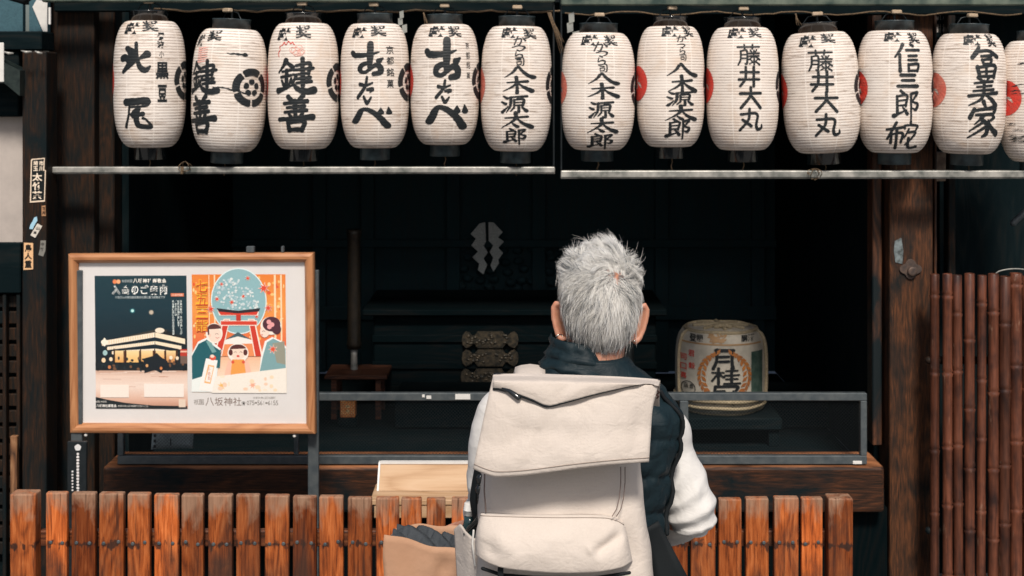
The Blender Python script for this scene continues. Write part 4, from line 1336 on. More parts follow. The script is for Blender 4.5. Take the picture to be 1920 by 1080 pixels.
# ------------------------------------------------------------------ low picket fence in front
FY = 3.9
ledges = [(22, 70), (85, 125), (133, 178), (185, 231), (239, 281), (289, 335), (341, 382), (390, 435), (443, 487), (495, 540), (548, 592), (600, 645), (652, 697), (705, 748), (753, 791), (800, 835), (845, 878)]
x = 888
while x < 1232:
    w_ = random.choice((42, 44, 46)); ledges.append((x, x + w_)); x += w_ + 8
redges = [(1244, 1290), (1296, 1342), (1348, 1391), (1399, 1442), (1450, 1496), (1502, 1542), (1550, 1596)]
edges = ledges + redges
fx = XX(800, FY)
FA = (fx, FY, 0)
fence = empty('picket_fence', FA, 'low fence of weathered orange brown wooden boards in front of the hall', 'fence')
screw_proto = None
for i, (x0, x1) in enumerate(edges):
    post = i in (0, len(edges) - 1)
    top = 925 + 10 * smooth(0, 900, x0) - 2 * smooth(1300, 1600, x0) + random.uniform(-1.2, 1.2)
    y0 = FY - (0.012 if post else 0) + random.uniform(-0.003, 0.003)
    yq = FY + 0.024 if not post else FY + 0.04
    cx = XX((x0 + x1) / 2, FY); hw = (x1 - x0) / 2 * FY / FPX
    zt = ZZ(top, FY)
    bm = bmesh.new()
    bmesh.ops.create_cube(bm, size=1)
    for v in bm.verts: v.co = Vector((v.co.x * 2 * hw, v.co.y * (yq - y0), v.co.z * (zt - 0.05) + (zt + 0.05) / 2))
    bmesh.ops.bevel(bm, geom=[e for e in bm.edges], offset=0.0042, segments=2, profile=0.5, affect='EDGES')
    m = MB().bm(bm)
    o = m.build('end_post' if post else 'picket', M['picket'], fence)
    o.location = (cx - fx, (y0 + yq) / 2 - FY, 0)
    o.rotation_euler = (0, random.uniform(-0.004, 0.004), 0)
    if not post:
        for s in (-1, 1):
            if screw_proto is None:
                q = MB().lathe([(0.0052, 0.0), (0.0050, 0.0016), (0.0036, 0.0026), (0.0012, 0.0020)], 12)
                screw_proto = sc = q.build('screw', M['grey_alu'], o)
            else:
                sc = screw_proto.copy(); C.objects.link(sc); sc.parent = o
            sc.location = (s * hw * 0.56 + random.uniform(-.002, .002), -(yq - y0) / 2, SCREW_Z + random.uniform(-.004, .004))
            sc.rotation_euler = (PI / 2, 0, 0)
fw = wood('rail_wood', (0.04, 0.015, 0.008), (0.12, 0.035, 0.014), (0.24, 0.085, 0.03), 'X', 0.55, 1.0, blotch=(0.02, 0.013, 0.011), blotch_at=(0.5, 0.66))
for z in (SCREW_Z, 0.2):
    m = MB().box(XX(40, FY), XX(1580, FY), FY + 0.034, FY + 0.062, z - 0.022, z + 0.022, 0.003)
    wb(m, 'rail', fw, fence, FA)

# ------------------------------------------------------------------ poster board
PY = 4.4
k = PY / FPX
PC = P(360, 643, PY)
board = empty('poster_board', (PC.x, PY, 0), 'framed notice board with two posters standing on grey legs behind the fence', 'notice board')


def bl(px, py): return ((px - 360) * k, -(py - 643) * k)


bt = bpy.data.objects.new('panel_frame', None)
# the tilted display: every part carries the same small rotation
ROT = Matrix.Translation((0, 0, PC.z)) @ (Matrix.Rotation(math.radians(-0.6), 4, 'Y') @ Matrix.Rotation(math.radians(-3.5), 4, 'Z'))
bpy.data.objects.remove(bt)


def bpart(m, name, mat, parent=board, tr=True):
    o = m.build(name, mat, parent)
    if tr: o.data.transform(ROT)
    return o


X0, X1, Z0, Z1 = -233 * k, 233 * k, -168.5 * k, 168.5 * k
fwid, fd = 17.5 * k, 0.022
prof_ = [(0.0, 0.012), (0.0, -0.010), (0.003, -0.015), (0.010, -0.018), (0.018, -0.017), (0.024, -0.012), (fwid - 0.002, -0.006), (fwid, -0.004), (fwid, 0.012)]


def bar_(corner, axis):
    """one mitred moulding"""
    m = MB()
    A, Bn = [], []
    for d, y in prof_:
        if axis == 'T': A.append((X0 + d, y, Z1 - d)); Bn.append((X1 - d, y, Z1 - d))
        if axis == 'B': A.append((X0 + d, y, Z0 + d)); Bn.append((X1 - d, y, Z0 + d))
        if axis == 'L': A.append((X0 + d, y, Z0 + d)); Bn.append((X0 + d, y, Z1 - d))
        if axis == 'R': A.append((X1 - d, y, Z0 + d)); Bn.append((X1 - d, y, Z1 - d))
    n = 12
    R = [[tuple(Vector(a).lerp(Vector(b), i / n)) for a, b in zip(A, Bn)] for i in range(n + 1)]
    m.rings(R, True, sm=False)
    return m


for ax in 'TBLR':
    bpart(bar_(None, ax), 'frame_bar', M['frame'] if ax in 'TB' else M['frame_z'])
mt = MB().box(X0 + fwid * 0.8, X1 - fwid * 0.8, 0.0045, 0.0115, Z0 + fwid * 0.8, Z1 - fwid * 0.8)
bpart(mt, 'mat_board', plain('mat_board_white', (0.80, 0.77, 0.75), (0.78, 0.75, 0.73), 0.7, 20, 0, 0))
gp = MB().add([(X0 + fwid, 0.0, Z0 + fwid), (X1 - fwid, 0.0, Z0 + fwid), (X1 - fwid, 0.0, Z1 - fwid), (X0 + fwid, 0.0, Z1 - fwid)], [(0, 1, 2, 3)])
bpart(gp, 'glass_pane', M['glass'])


class Flat:
    """printed sheet: coloured flat shapes in layers 0.04 mm apart, coordinates in photo pixels"""
    def __init__(s, y0): s.m = MB(); s.y = y0
    def up(s): s.y -= 0.000008
    def poly(s, pts, col):
        s.up()
        s.m.add([(bl(x, y)[0], s.y, bl(x, y)[1]) for x, y in pts], [tuple(range(len(pts)))], lin(*col))
    def rect(s, x0, y0, x1, y1, col): s.poly([(x0, y0), (x1, y0), (x1, y1), (x0, y1)], col)
    def grad(s, x0, y0, x1, y1, stops, n=30):
        s.up()
        for i in range(n):
            t = (i + 0.5) / n
            for (a, ca), (b, cb) in zip(stops, stops[1:]):
                if a <= t <= b: break
            u = (t - a) / (b - a)
            col = [ca[j] + (cb[j] - ca[j]) * u for j in range(3)]
            ya, yb = y0 + (y1 - y0) * i / n, y0 + (y1 - y0) * (i + 1) / n
            s.m.add([(bl(x, y)[0], s.y, bl(x, y)[1]) for x, y in ((x0, ya), (x1, ya), (x1, yb), (x0, yb))], [(0, 1, 2, 3)], lin(*col))
    def disc(s, cx, cy, rx, ry, col, n=18, a0=0, a1=2 * PI):
        s.poly([(cx + rx * math.cos(a0 + (a1 - a0) * i / n), cy + ry * math.sin(a0 + (a1 - a0) * i / n)) for i in range(n)], col)
    def line(s, pts, w, col):
        s.up()
        V, F = brush([(x, y, w) for x, y in pts], step=3, across=2, jit=0)
        s.m.add([(bl(x, y)[0], s.y, bl(x, y)[1]) for x, y in V], F, lin(*col))
    def text(s, t, x, y, h, col, bold=0.0, w=None, vert=False):
        """x,y = upper left; h = letter size"""
        s.up()
        for i, ch in enumerate(t):
            if ch == ' ': continue
            V, F, asp = glyph(ch, bold, 0)
            ww = (w or h)
            if asp < 0.35 or asp > 2.5:                     # thin marks keep their shape
                gw, gh = (ww * 0.8 * min(1, asp), h * 0.8 * min(1, 1 / asp))
            else: gw, gh = ww * 0.9, h * 0.92
            ox = x + (0 if vert else i * ww) + (ww - gw) / 2; oy = y + (i * h if vert else 0) + (h - gh) / 2
            s.m.add([(bl(ox + vx * gw, 0)[0], s.y, bl(0, oy + (1 - vy) * gh)[1]) for vx, vy in V], F, lin(*col))


# left poster: night view of a lantern lit pavilion
f = Flat(0.0042)
f.grad(174, 517, 350, 767, [(0, (22, 58, 68)), (0.25, (14, 50, 62)), (0.5, (10, 36, 46)), (0.62, (14, 30, 38)), (1, (14, 30, 38))], 40)
f.grad(174, 694, 350, 767, [(0, (206, 164, 142)), (0.15, (240, 210, 192)), (0.45, (246, 224, 210)), (0.75, (232, 190, 168)), (1, (196, 140, 116))], 24)
random.seed(11)
for i in range(26):
    y = 697 + random.random() * 48; x = 176 + random.random() * 130
    f.line([(x, y), (x + random.uniform(15, 40), y + random.uniform(-1, 1))], random.uniform(0.6, 1.6), random.choice(((246, 222, 206), (214, 168, 146), (250, 232, 218))))
f.disc(246, 583, 5, 4.5, (30, 110, 120)); f.disc(246, 583, 2.9, 2.7, (200, 245, 240)); f.disc(282, 586, 5.2, 5, (110, 112, 104)); f.disc(282, 586, 3.6, 3.6, (205, 190, 170))
f.poly([(186, 641), (300, 616), (348, 634), (349, 650), (340, 648), (290, 632), (200, 652)], (24, 30, 32))
f.poly([(206, 637), (300, 616), (312, 619), (310, 624), (296, 622), (206, 643)], (60, 58, 52))
for row, (ya, yb, x0, x1, sl_) in enumerate(((640, 649, 187, 288, -0.16), (651, 657, 197, 288, -0.12), (659, 665, 206, 288, -0.06))):
    f.poly([(x0, ya), (x1, ya + sl_ * (x1 - x0)), (x1, yb + sl_ * (x1 - x0)), (x0, yb)], (255, 240, 216))
    f.poly([(289, ya + sl_ * (288 - x0)), (346 - row * 7, ya + sl_ * (288 - x0) + 12 - 3 * row), (346 - row * 7, yb + sl_ * (288 - x0) + 13 - 3 * row), (289, yb + sl_ * (288 - x0))], (255, 236, 206))
    for i in range(22):
        t = i / 22
        x = x0 + t * (x1 - x0); f.line([(x, ya + sl_ * (x - x0) + 1), (x, yb + sl_ * (x - x0) - 1)], 0.5, (236, 190, 140))
f.disc(298, 620, 9, 5, (250, 236, 214)); f.disc(192, 642, 7, 5, (255, 246, 226)); f.disc(192, 642, 3, 8, (255, 246, 226))
f.rect(210, 658, 330, 684, (92, 52, 30))
for x0, x1, col in ((212, 228, (236, 170, 96)), (234, 258, (250, 196, 120)), (262, 284, (244, 176, 100)), (290, 306, (240, 160, 86)), (310, 328, (214, 140, 80))):
    f.grad(x0, 658, x1, 680, [(0, (255, 226, 170)), (1, col)], 6)
for x in (209, 231, 260, 287, 308, 330): f.rect(x, 654, x + 2, 690, (60, 34, 22))
f.rect(174, 680, 350, 695, (20, 30, 36))
for i in range(70):
    x = 175 + random.random() * 172; y = 672 + random.random() * 22
    f.disc(x, y, random.uniform(1.2, 3.4), random.uniform(1.8, 4.2), random.choice(((14, 24, 30), (22, 38, 46), (30, 44, 50), (10, 18, 22), (120, 84, 60))), 8)
f.poly([(266, 673), (284, 668), (292, 662), (300, 670), (312, 677), (316, 692), (306, 690), (300, 700), (288, 694), (268, 700)], (16, 28, 36))
for x, y, r, col in ((273, 686, 2.6, (230, 170, 110)), (300, 691, 2.6, (226, 140, 80)), (190, 676, 4, (250, 220, 180)), (204, 674, 3.4, (255, 226, 190)), (201, 689, 3, (210, 130, 80)), (319, 671, 3.2, (255, 240, 215)), (331, 672, 3, (255, 230, 200)), (193, 662, 4.5, (170, 205, 205))): f.disc(x, y, r, r * 1.15, col, 12)
f.rect(337, 655, 350, 668, (196, 60, 44)); f.rect(337, 658, 350, 661, (246, 196, 170)); f.rect(337, 668, 350, 682, (120, 96, 84))
f.rect(183, 722, 238, 746, (252, 238, 226)); f.rect(267, 720, 343, 745, (252, 240, 230))
f.poly([(174, 745), (195, 750), (230, 756), (285, 761), (349, 762), (349, 767), (174, 767)], (24, 34, 38))
f.rect(333, 749, 346, 764, (238, 216, 196))
# writing
f.disc(213, 528, 4, 4.2, (240, 140, 90)); f.disc(220, 528, 4, 4.2, (250, 180, 130))
f.text('京都祇園', 226, 524, 6, (190, 200, 200), 0.0, 5.2)
f.text('八坂神社', 248, 522, 9, (255, 250, 240), 0.03); f.text('崇敬会', 285, 522, 9, (255, 250, 240), 0.03)
f.text('入会のご案内', 206, 533, 21, (255, 255, 250), 0.055, 18.2)
f.text('入会のご案内', 206, 533, 21, (40, 62, 70), 0.0, 18.2)
f.text('八坂さんの御加護を戴き社頭に集う崇敬会です', 213, 555, 5, (214, 226, 226), 0.0, 4.6)
f.rect(320, 550, 345, 556, (226, 130, 96)); f.text('入会特典', 322, 551, 4.5, (255, 230, 215), 0, 5.2)
for x, y0, t in ((337, 563, '祭典行事の御案内を差し上げ'), (332, 563, '社報をお届け致します'), (327, 563, '御祈祷の優待'), (322, 563, '年会費に応じた記念品を進呈')): f.text(t, x, y0, 5, (226, 236, 234), 0.02, 4.4, True)
f.text('お問い合せ先', 173.5, 752, 4, (240, 236, 230), 0, 3.6); f.text('八坂神社崇敬会', 175, 758.5, 6.4, (255, 250, 244), 0.02, 5.6); f.text('京都市東山区祇園町北側六二五', 216, 760, 4, (214, 210, 204), 0, 4.2)
bpart(f.m, 'night_poster', M['art'])

# right poster: autumn family under a red gate
f = Flat(0.0042)
f.grad(360, 515, 538, 737, [(0, (240, 134, 56)), (0.3, (247, 160, 78)), (0.6, (238, 112, 66)), (0.72, (250, 205, 170)), (1, (250, 240, 228))], 40)  # fades pale below: reflection on the glass put into the print
random.seed(5)
for i in range(90):
    x = 361 + random.random() * 174; y = 518 + random.random() * 120
    f.disc(x, y, random.uniform(1, 4), random.uniform(1, 4), random.choice(((252, 190, 100), (248, 205, 130), (236, 96, 50), (255, 220, 160))), 9)
for x in (392, 402, 516, 528): f.rect(x, 516, x + random.uniform(1.5, 4), 640, (253, 226, 186))
f.disc(449, 565, 53, 62, (230, 246, 246), 40)
f.disc(449, 565, 51, 60, (148, 190, 196), 40)
for i in range(150):
    a = random.random() * 2 * PI; r = math.sqrt(random.random())
    x, y = 445 + 42 * r * math.cos(a), 556 + 32 * r * math.sin(a) + 0.25 * (r * 42 * math.cos(a))
    f.disc(x, y, random.uniform(1.2, 3), random.uniform(1.2, 2.8), random.choice(((214, 226, 228), (190, 212, 218), (232, 238, 236), (172, 204, 212))), 9)


def maple(cx, cy, r, col, rot=0.0):
    pts = []
    for i in range(14):
        a = rot + 2 * PI * i / 14
        pts.append((cx + r * (1.0 if i % 2 == 0 else 0.38) * math.sin(a), cy - r * (1.0 if i % 2 == 0 else 0.38) * math.cos(a)))
    f.poly(pts, (255, 236, 220)); c2 = [(cx + (x - cx) * .82, cy + (y - cy) * .82) for x, y in pts]
    f.poly(c2, col)


for x, y, r, o_ in ((417, 533, 5, .3), (467, 522, 6, .9), (497, 541, 12, .2), (436, 567, 6, .5), (458, 556, 5, .1), (408, 561, 6, .8), (505, 578, 9, .4), (396, 580, 9, .3), (483, 594, 5, .7)): maple(x, y, r, (232, 78, 52), o_)
# hall roof seen through the gate
f.poly([(420, 640), (447, 624), (476, 640), (486, 644), (412, 646)], (250, 244, 236)); f.poly([(424, 637), (447, 623), (472, 637), (447, 631)], (70, 96, 104))
f.poly([(412, 646), (486, 644), (492, 668), (408, 668)], (246, 150, 96))
# red gate
f.poly([(420, 598), (433, 598), (416, 668), (400, 668)], (255, 240, 225)); f.poly([(421, 600), (431, 600), (414, 668), (403, 668)], (214, 62, 44))
f.poly([(466, 598), (479, 598), (494, 668), (478, 668)], (255, 240, 225)); f.poly([(468, 600), (477, 600), (491, 668), (480, 668)], (214, 62, 44))
f.rect(414, 601, 484, 611, (255, 240, 225)); f.rect(415, 602.5, 483, 609.5, (222, 70, 50))
f.poly([(408, 580), (448, 585), (488, 580), (486, 592), (412, 592)], (255, 240, 225)); f.poly([(410, 584), (448, 588), (486, 584), (483, 591), (415, 591)], (222, 66, 46))
f.poly([(407, 578), (448, 583), (490, 578), (487, 584.5), (448, 588), (411, 584.5)], (44, 38, 44)); f.rect(444, 591, 453, 602, (200, 56, 40))
# man on the left
f.poly([(359, 664), (371, 641), (388, 633), (404, 646), (416, 656), (408, 690), (404, 735), (358, 735)], (244, 248, 244))
f.poly([(359, 668), (372, 645), (388, 637), (402, 650), (414, 658), (404, 676), (398, 700), (359, 712)], (30, 96, 106)); f.poly([(386, 640), (394, 638), (406, 660), (398, 662)], (120, 168, 168)); f.poly([(404, 662), (415, 655), (412, 690), (404, 690)], (36, 104, 112))
f.disc(402, 625, 16, 19, (255, 244, 232), 24); f.disc(403, 628, 12.5, 13.5, (254, 226, 208), 20); f.disc(402, 618, 13.5, 10.5, (88, 48, 48), 20, PI, 2 * PI); f.poly([(389, 617), (392, 616), (393, 629), (390, 628)], (88, 48, 48))
f.line([(404, 627), (407, 625.5), (410, 627)], 0.8, (90, 50, 48)); f.line([(405, 633), (408, 634.5), (411, 633)], 0.9, (200, 80, 70)); f.disc(394, 629, 2, 3, (250, 210, 190))
# woman on the right
f.poly([(484, 735), (490, 670), (498, 640), (512, 632), (530, 640), (538, 650), (538, 735)], (248, 250, 246)); f.poly([(487, 700), (494, 668), (502, 642), (514, 635), (528, 642), (537, 654), (537, 690), (510, 694)], (132, 172, 176))
f.poly([(512, 644), (535, 640), (537, 684), (520, 680)], (156, 156, 140)); maple(513, 655, 10, (232, 90, 60), .2)
f.disc(510, 611, 20, 17, (255, 244, 232), 24); f.disc(498, 622, 9, 11, (254, 228, 212), 18); f.disc(511, 608, 17, 14, (84, 44, 56), 24); f.disc(520, 617, 9, 10, (84, 44, 56), 18)
for x, y in ((506, 604), (512, 609), (507, 613)): f.disc(x, y, 4.5, 4.5, (244, 170, 170), 12)
f.line([(493, 622), (496, 620.5), (499, 622)], 0.8, (90, 50, 48)); f.disc(493, 628, 1.6, 1, (220, 80, 70))
# child
f.disc(447, 662, 20, 18, (255, 244, 232), 24); f.poly([(428, 676), (466, 676), (474, 706), (420, 706)], (252, 200, 176)); f.poly([(436, 674), (458, 674), (462, 704), (432, 704)], (248, 168, 84))
f.disc(447, 661, 14.5, 13.5, (254, 226, 206), 22); f.disc(447, 655, 15.5, 9, (92, 46, 44), 22, PI, 2 * PI); f.disc(433, 661, 4, 6, (92, 46, 44), 12); f.disc(461, 661, 4, 6, (92, 46, 44), 12)
f.line([(439, 661), (442, 659.5), (444, 661)], 0.8, (90, 50, 48)); f.line([(450, 661), (452, 659.5), (455, 661)], 0.8, (90, 50, 48)); f.disc(447, 668, 3, 2, (222, 84, 70)); f.disc(437, 679, 3, 3, (232, 90, 60)); f.disc(457, 679, 3, 3, (232, 90, 60))
# long candy bag
f.poly([(386, 672), (408, 676), (397, 735), (372, 731)], (255, 250, 244)); f.poly([(390, 684), (402, 686), (394, 720), (382, 718)], (246, 186, 120)); f.poly([(392, 687), (400, 688.5), (393, 717), (384, 715)], (255, 246, 236)); f.disc(399, 671, 6, 5, (232, 92, 66)); f.disc(398, 668, 4, 3, (254, 226, 208))
f.text('千歳飴', 388.5, 689, 8, (220, 120, 90), 0, 6, True)
# leaves on a lower part paled by glass haze put into the print
f.poly([(404, 706), (538, 690), (538, 737), (396, 737)], (250, 242, 230)); maple(415, 724, 10, (248, 196, 110), .6); maple(474, 722, 9, (248, 180, 150), .1)
for i in range(14): f.disc(410 + random.random() * 120, 706 + random.random() * 28, random.uniform(2, 6), random.uniform(2, 5), random.choice(((253, 228, 196), (252, 236, 212), (250, 214, 186))), 10)
f.text('七五三詣', 366, 523, 25, (252, 190, 60), 0.06, 26, True); f.text('七五三詣', 367.5, 524, 25, (214, 74, 40), 0.0, 24, True)
bpart(f.m, 'autumn_poster', M['art'])
f = Flat(0.0042)
f.text('祇園', 361, 749, 11, (128, 116, 108), 0, 10); f.text('八坂神社', 383, 745, 17, (120, 96, 84), 0.0, 17.5); f.text('☎', 452, 753, 8, (60, 56, 54), 0.02, 8); f.text('075-561-6155', 462, 751, 9.5, (120, 112, 104), 0, 5.0)
f.text('京都市東山区祇園町', 474, 744, 4.5, (150, 144, 138), 0, 4.8)
bpart(f.m, 'caption', M['art'])
for px in (156, 553):
    bpart(MB().ball((bl(px, 0)[0], -0.004, bl(0, 816)[1]), (0.0055, 0.006, 0.0055), 12, 8), 'white_knob', M['white_paint'])
for x0, x1 in ((465, 480), (531, 536)):
    m = MB().box(bl(x0, 0)[0], bl(x1, 0)[0], -0.004, 0.014, Z1 + 0.0005, Z1 + 0.020, 0.002)
    bpart(m, 'top_clip', M['grey_alu'])
for x0, x1 in ((130, 151), (576, 596)):
    m = MB().box(bl(x0, 0)[0], bl(x1, 0)[0], 0.014, 0.034, 0.001, PC.z + Z1 * 0.8, 0.002)
    m.box(bl(x0, 0)[0], bl(x1, 0)[0], -0.18, 0.20, 0.001, 0.018) if False else None
    bpart(m, 'leg', M['grey_alu'], tr=False)
    m = MB().box(bl(x0, 0)[0] + 0.004, bl(x1, 0)[0] - 0.004, 0.0345, 0.22, 0.001, 0.03, 0.002)
    bpart(m, 'foot', M['grey_alu'], tr=False)

# slim name plate with a plum blossom and a column of tiny signs
ny = 4.3
npz = P(145, 930, ny)
plate_ = empty('name_plate', (npz.x, ny, 0), 'slim dark standing plate with white plum blossom and columns of tiny white signs', 'sign')
NA = (npz.x, ny, 0)
wb(MB().box(XX(126, ny), XX(162, ny), ny, ny + 0.012, 0.002, ZZ(828, ny), 0.002), 'plate', M['dark_metal'], plate_, NA)
m = MB()
c = P(146, 839, ny)
m.prism([(c.x + 0.0105 * math.sin(2 * PI * i / 10) * (1.0 if i % 2 == 0 else 0.88), c.z + 0.0105 * math.cos(2 * PI * i / 10) * (1 if i % 2 == 0 else 0.88)) for i in range(10)], ny - 0.0015, ny - 0.0004)
random.seed(3)
for x, ya, yb, n, s_ in ((146, 851, 921, 13, 0.0048), (136, 884, 919, 7, 0.0034)):
    for i in range(n):
        p = P(x, ya + (yb - ya) * i / (n - 1), ny)
        q = [(p.x + s_ * random.uniform(0.75, 1.1) * math.cos(a), p.z + s_ * random.uniform(0.7, 0.95) * math.sin(a)) for a in [2 * PI * j / 7 for j in range(7)]]
        m.prism(q, ny - 0.0015, ny - 0.0004)
wb(m, 'white_marks', plain('white_marks', (0.8, 0.74, 0.72), (0.7, 0.7, 0.7), 0.6, 40), plate_, NA)

# grey sheet hanging under the board
y = 4.98
m = MB()
G = []
for i in range(7):
    r = []
    for j in range(9):
        u, v = j / 8, i / 6
        px = 288 + u * 78 - v * 5 + 0; py = 780 + v * (63 - 2 * u)
        r.append(P(px, py, y - 0.03 - 0.006 * math.sin(u * 5 + v * 2)))
    G.append(r)
m.slab(G, (0, 0.0008, 0))
sheet = m.build('paper_sheet', plain('grey_paper', (0.25, 0.30, 0.31), (0.18, 0.22, 0.235), 0.7, 30, 0, 0.1))
tag(sheet, 'grey sheet of paper with punched marks tucked behind the screen below the notice board', 'paper')
m = MB()
for i in range(3):
    p = P(291, 816 + i * 10, y - 0.032)
    m.box(p.x - 0.004, p.x + 0.004, y - 0.0395, y - 0.0385, p.z - 0.005, p.z + 0.005)
p = P(325, 824, y); m.box(p.x - 0.002, p.x + 0.002, y - 0.0395, y - 0.0385, p.z - 0.012, p.z + 0.012)
m.build('punched_marks', M['ink'], sheet)

# ------------------------------------------------------------------ pale wooden notice box behind the fence
WY = 4.06
wc = P(800, 935, WY)
wbx = empty('wooden_box', (wc.x, WY, 0), 'pale new wooden box with slanted back board behind the fence left of the person', 'box')
WA = (wc.x, WY, 0)
x0, x1 = XX(709, WY + 0.10), XX(910, WY + 0.10)
zt, zb = ZZ(866, WY + 0.12), ZZ(934, WY)
m = MB()
m.add([(x0 + 0.006, WY + 0.06, zb + 0.004), (x1, WY + 0.06, zb + 0.004), (x1, WY + 0.115, zt - 0.005), (x0 + 0.006, WY + 0.115, zt - 0.005),
       (x0 + 0.006, WY + 0.075, zb + 0.004), (x1, WY + 0.075, zb + 0.004), (x1, WY + 0.13, zt - 0.005), (x0 + 0.006, WY + 0.13, zt - 0.005)],
      [(0, 1, 2, 3), (7, 6, 5, 4), (0, 4, 5, 1), (3, 2, 6, 7), (0, 3, 7, 4), (1, 5, 6, 2)])
wb(m, 'back_board', M['pale_wood'], wbx, WA)
m = MB()
m.add([(x0, WY + 0.058, zb + 0.004), (x0 + 0.0055, WY + 0.058, zb + 0.004), (x0 + 0.0055, WY + 0.113, zt), (x0, WY + 0.113, zt),
       (x0, WY + 0.078, zb + 0.004), (x0 + 0.0055, WY + 0.078, zb + 0.004), (x0 + 0.0055, WY + 0.133, zt), (x0, WY + 0.133, zt)],
      [(0, 1, 2, 3), (7, 6, 5, 4), (0, 4, 5, 1), (3, 2, 6, 7), (0, 3, 7, 4), (1, 5, 6, 2)])
m.box(x0 + 0.0058, x1, WY + 0.112, WY + 0.134, zt - 0.0045, zt + 0.0005)
wb(m, 'white_edging', M['white_paint'], wbx, WA)
m = MB().box(XX(696, WY), XX(912, WY), WY - 0.03, WY + 0.14, zb - 0.012, zb + 0.003, 0.002)
wb(m, 'ledge', M['pale_wood'], wbx, WA)
m = MB().box(XX(703, WY), XX(905, WY), WY - 0.026, WY + 0.13, zb - 0.05, zb - 0.0125, 0.002)
wb(m, 'box_body', M['pale_wood'], wbx, WA)
for px in (712, 896):
    for yy in (WY - 0.02, WY + 0.10):
        wb(MB().box(XX(px - 6, WY), XX(px + 6, WY), yy, yy + 0.02, 0.002, zb - 0.0505), 'leg', M['black_wood_z'], wbx, WA)

# ------------------------------------------------------------------ left side: neighbour's wall, stickered post, lattice, lamp box
ny_ = 5.02
opost = empty('stickered_post', (XX(62, 4.9), 4.9, 0), 'dark weathered post at the far left covered with paper name stickers', 'post')
wb(MB().box(XX(41, 4.9), XX(87, 4.9), 4.9, 5.02, 0.0, ZZ(96, 4.9), 0.006, 2), 'shaft', M['post_left'], opost, (XX(62, 4.9), 4.9, 0))
nb = empty('neighbouring_wall', (XX(0, ny_), ny_, 0), 'pale plaster wall panel between dark beams left of the stickered post', 'wall')
NBA = (XX(0, ny_), ny_, 0)
xl = -3.9
wb(MB().box(xl, XX(46, ny_), ny_ + 0.002, ny_ + 0.06, ZZ(453, ny_) - 0.002, ZZ(219, ny_)), 'plaster_panel', M['plaster'], nb, NBA)
wb(MB().box(xl, XX(44, ny_), ny_ - 0.03, ny_ + 0.07, ZZ(548, ny_), ZZ(454, ny_), 0.004), 'lower_beam', M['black_wood'], nb, NBA)
wb(MB().box(xl, XX(44, ny_), ny_ - 0.05, ny_ + 0.07, ZZ(218, ny_), ZZ(96, ny_), 0.004), 'upper_beam', M['black_wood'], nb, NBA)
wb(MB().box(xl, XX(90, ny_), ny_ - 0.07, ny_ + 0.07, ZZ(95, ny_), ZZ(60, ny_), 0.004), 'top_beam', M['black_wood'], nb, NBA)
wb(MB().box(xl, XX(40, ny_), ny_ + 0.05, ny_ + 0.07, 0.0, ZZ(549, ny_)), 'back_board', M['black_wood'], nb, NBA)
wb(MB().box(xl, XX(48, ny_ + 0.06), ny_ + 0.03, ny_ + 0.06, ZZ(59, ny_), ZZ(-90, ny_)), 'teal_board', plain('teal_board', (0.045, 0.12, 0.15), (0.03, 0.085, 0.11), 0.6, 160, 0, 0), nb, NBA)
wb(MB().prism([(XX(49, ny_), ZZ(59, ny_)), (XX(84, ny_), ZZ(59, ny_)), (XX(84, ny_), ZZ(-90, ny_)), (XX(49, ny_), ZZ(-90, ny_))], ny_ + 0.031, ny_ + 0.06), 'teal_board', bpy.data.materials['teal_board'], nb, NBA)
wb(MB().prism([(XX(76, ny_), ZZ(58.5, ny_)), (XX(84, ny_), ZZ(58.5, ny_)), (XX(84, ny_), ZZ(2, ny_)), (XX(64, ny_), ZZ(-2, ny_)), (XX(56, ny_), ZZ(12, ny_))], ny_ + 0.026, ny_ + 0.03), 'bright_sky_panel', M['white_paint'], nb, NBA)  # bright sky beyond, put in as a white panel
m = MB()
m.tube([(XX(20, ny_ - 0.1), ny_ - 0.1, ZZ(-4, ny_)), (XX(45, ny_ - 0.1), ny_ - 0.1, ZZ(1, ny_)), (XX(64, ny_ - 0.1), ny_ - 0.1, ZZ(-10, ny_))], [0.016, 0.022, 0.014], 12)
wb(m, 'dark_drape', M['black_web'], nb, NBA)
m = MB().box(XX(90.5, 4.94), XX(94.5, 4.94), 4.94, 4.9485, ZZ(46, 4.94), ZZ(14, 4.94), 0.001)
wb(m, 'white_strip', M['white_paint'], nb, NBA)
# lattice of small blocks under the beam
lt = empty('lattice', (XX(18, ny_), ny_, 0), 'dark wooden lattice screen below the beam at the left edge', 'lattice')
m = MB()
for px in (-60, -36, -12, 12, 38):
    m.box(XX(px - 4, ny_), XX(px + 3, ny_), ny_ - 0.02, ny_ + 0.012, 0.05, ZZ(550, ny_), 0.002)
for i in range(16):
    z = ZZ(566 + i * 31, ny_)
    m.box(xl, XX(40, ny_), ny_ + 0.0125, ny_ + 0.030, z - 0.022, z + 0.022, 0.003)
wb(m, 'lattice_bars', M['post_left'], lt, (XX(18, ny_), ny_, 0))
tag(MB().box(XX(13, 4.9), XX(26, 4.9), 4.93, 4.95, 0.0, ZZ(822, 4.9), 0.002).build('wooden_stake', wood('stake_wood', (0.05, 0.025, 0.015), (0.2, 0.09, 0.04), (0.38, 0.2, 0.1), 'Z', blotch=TEALBLACK)), 'short upright stake with a pale top in front of the lattice', 'stake')
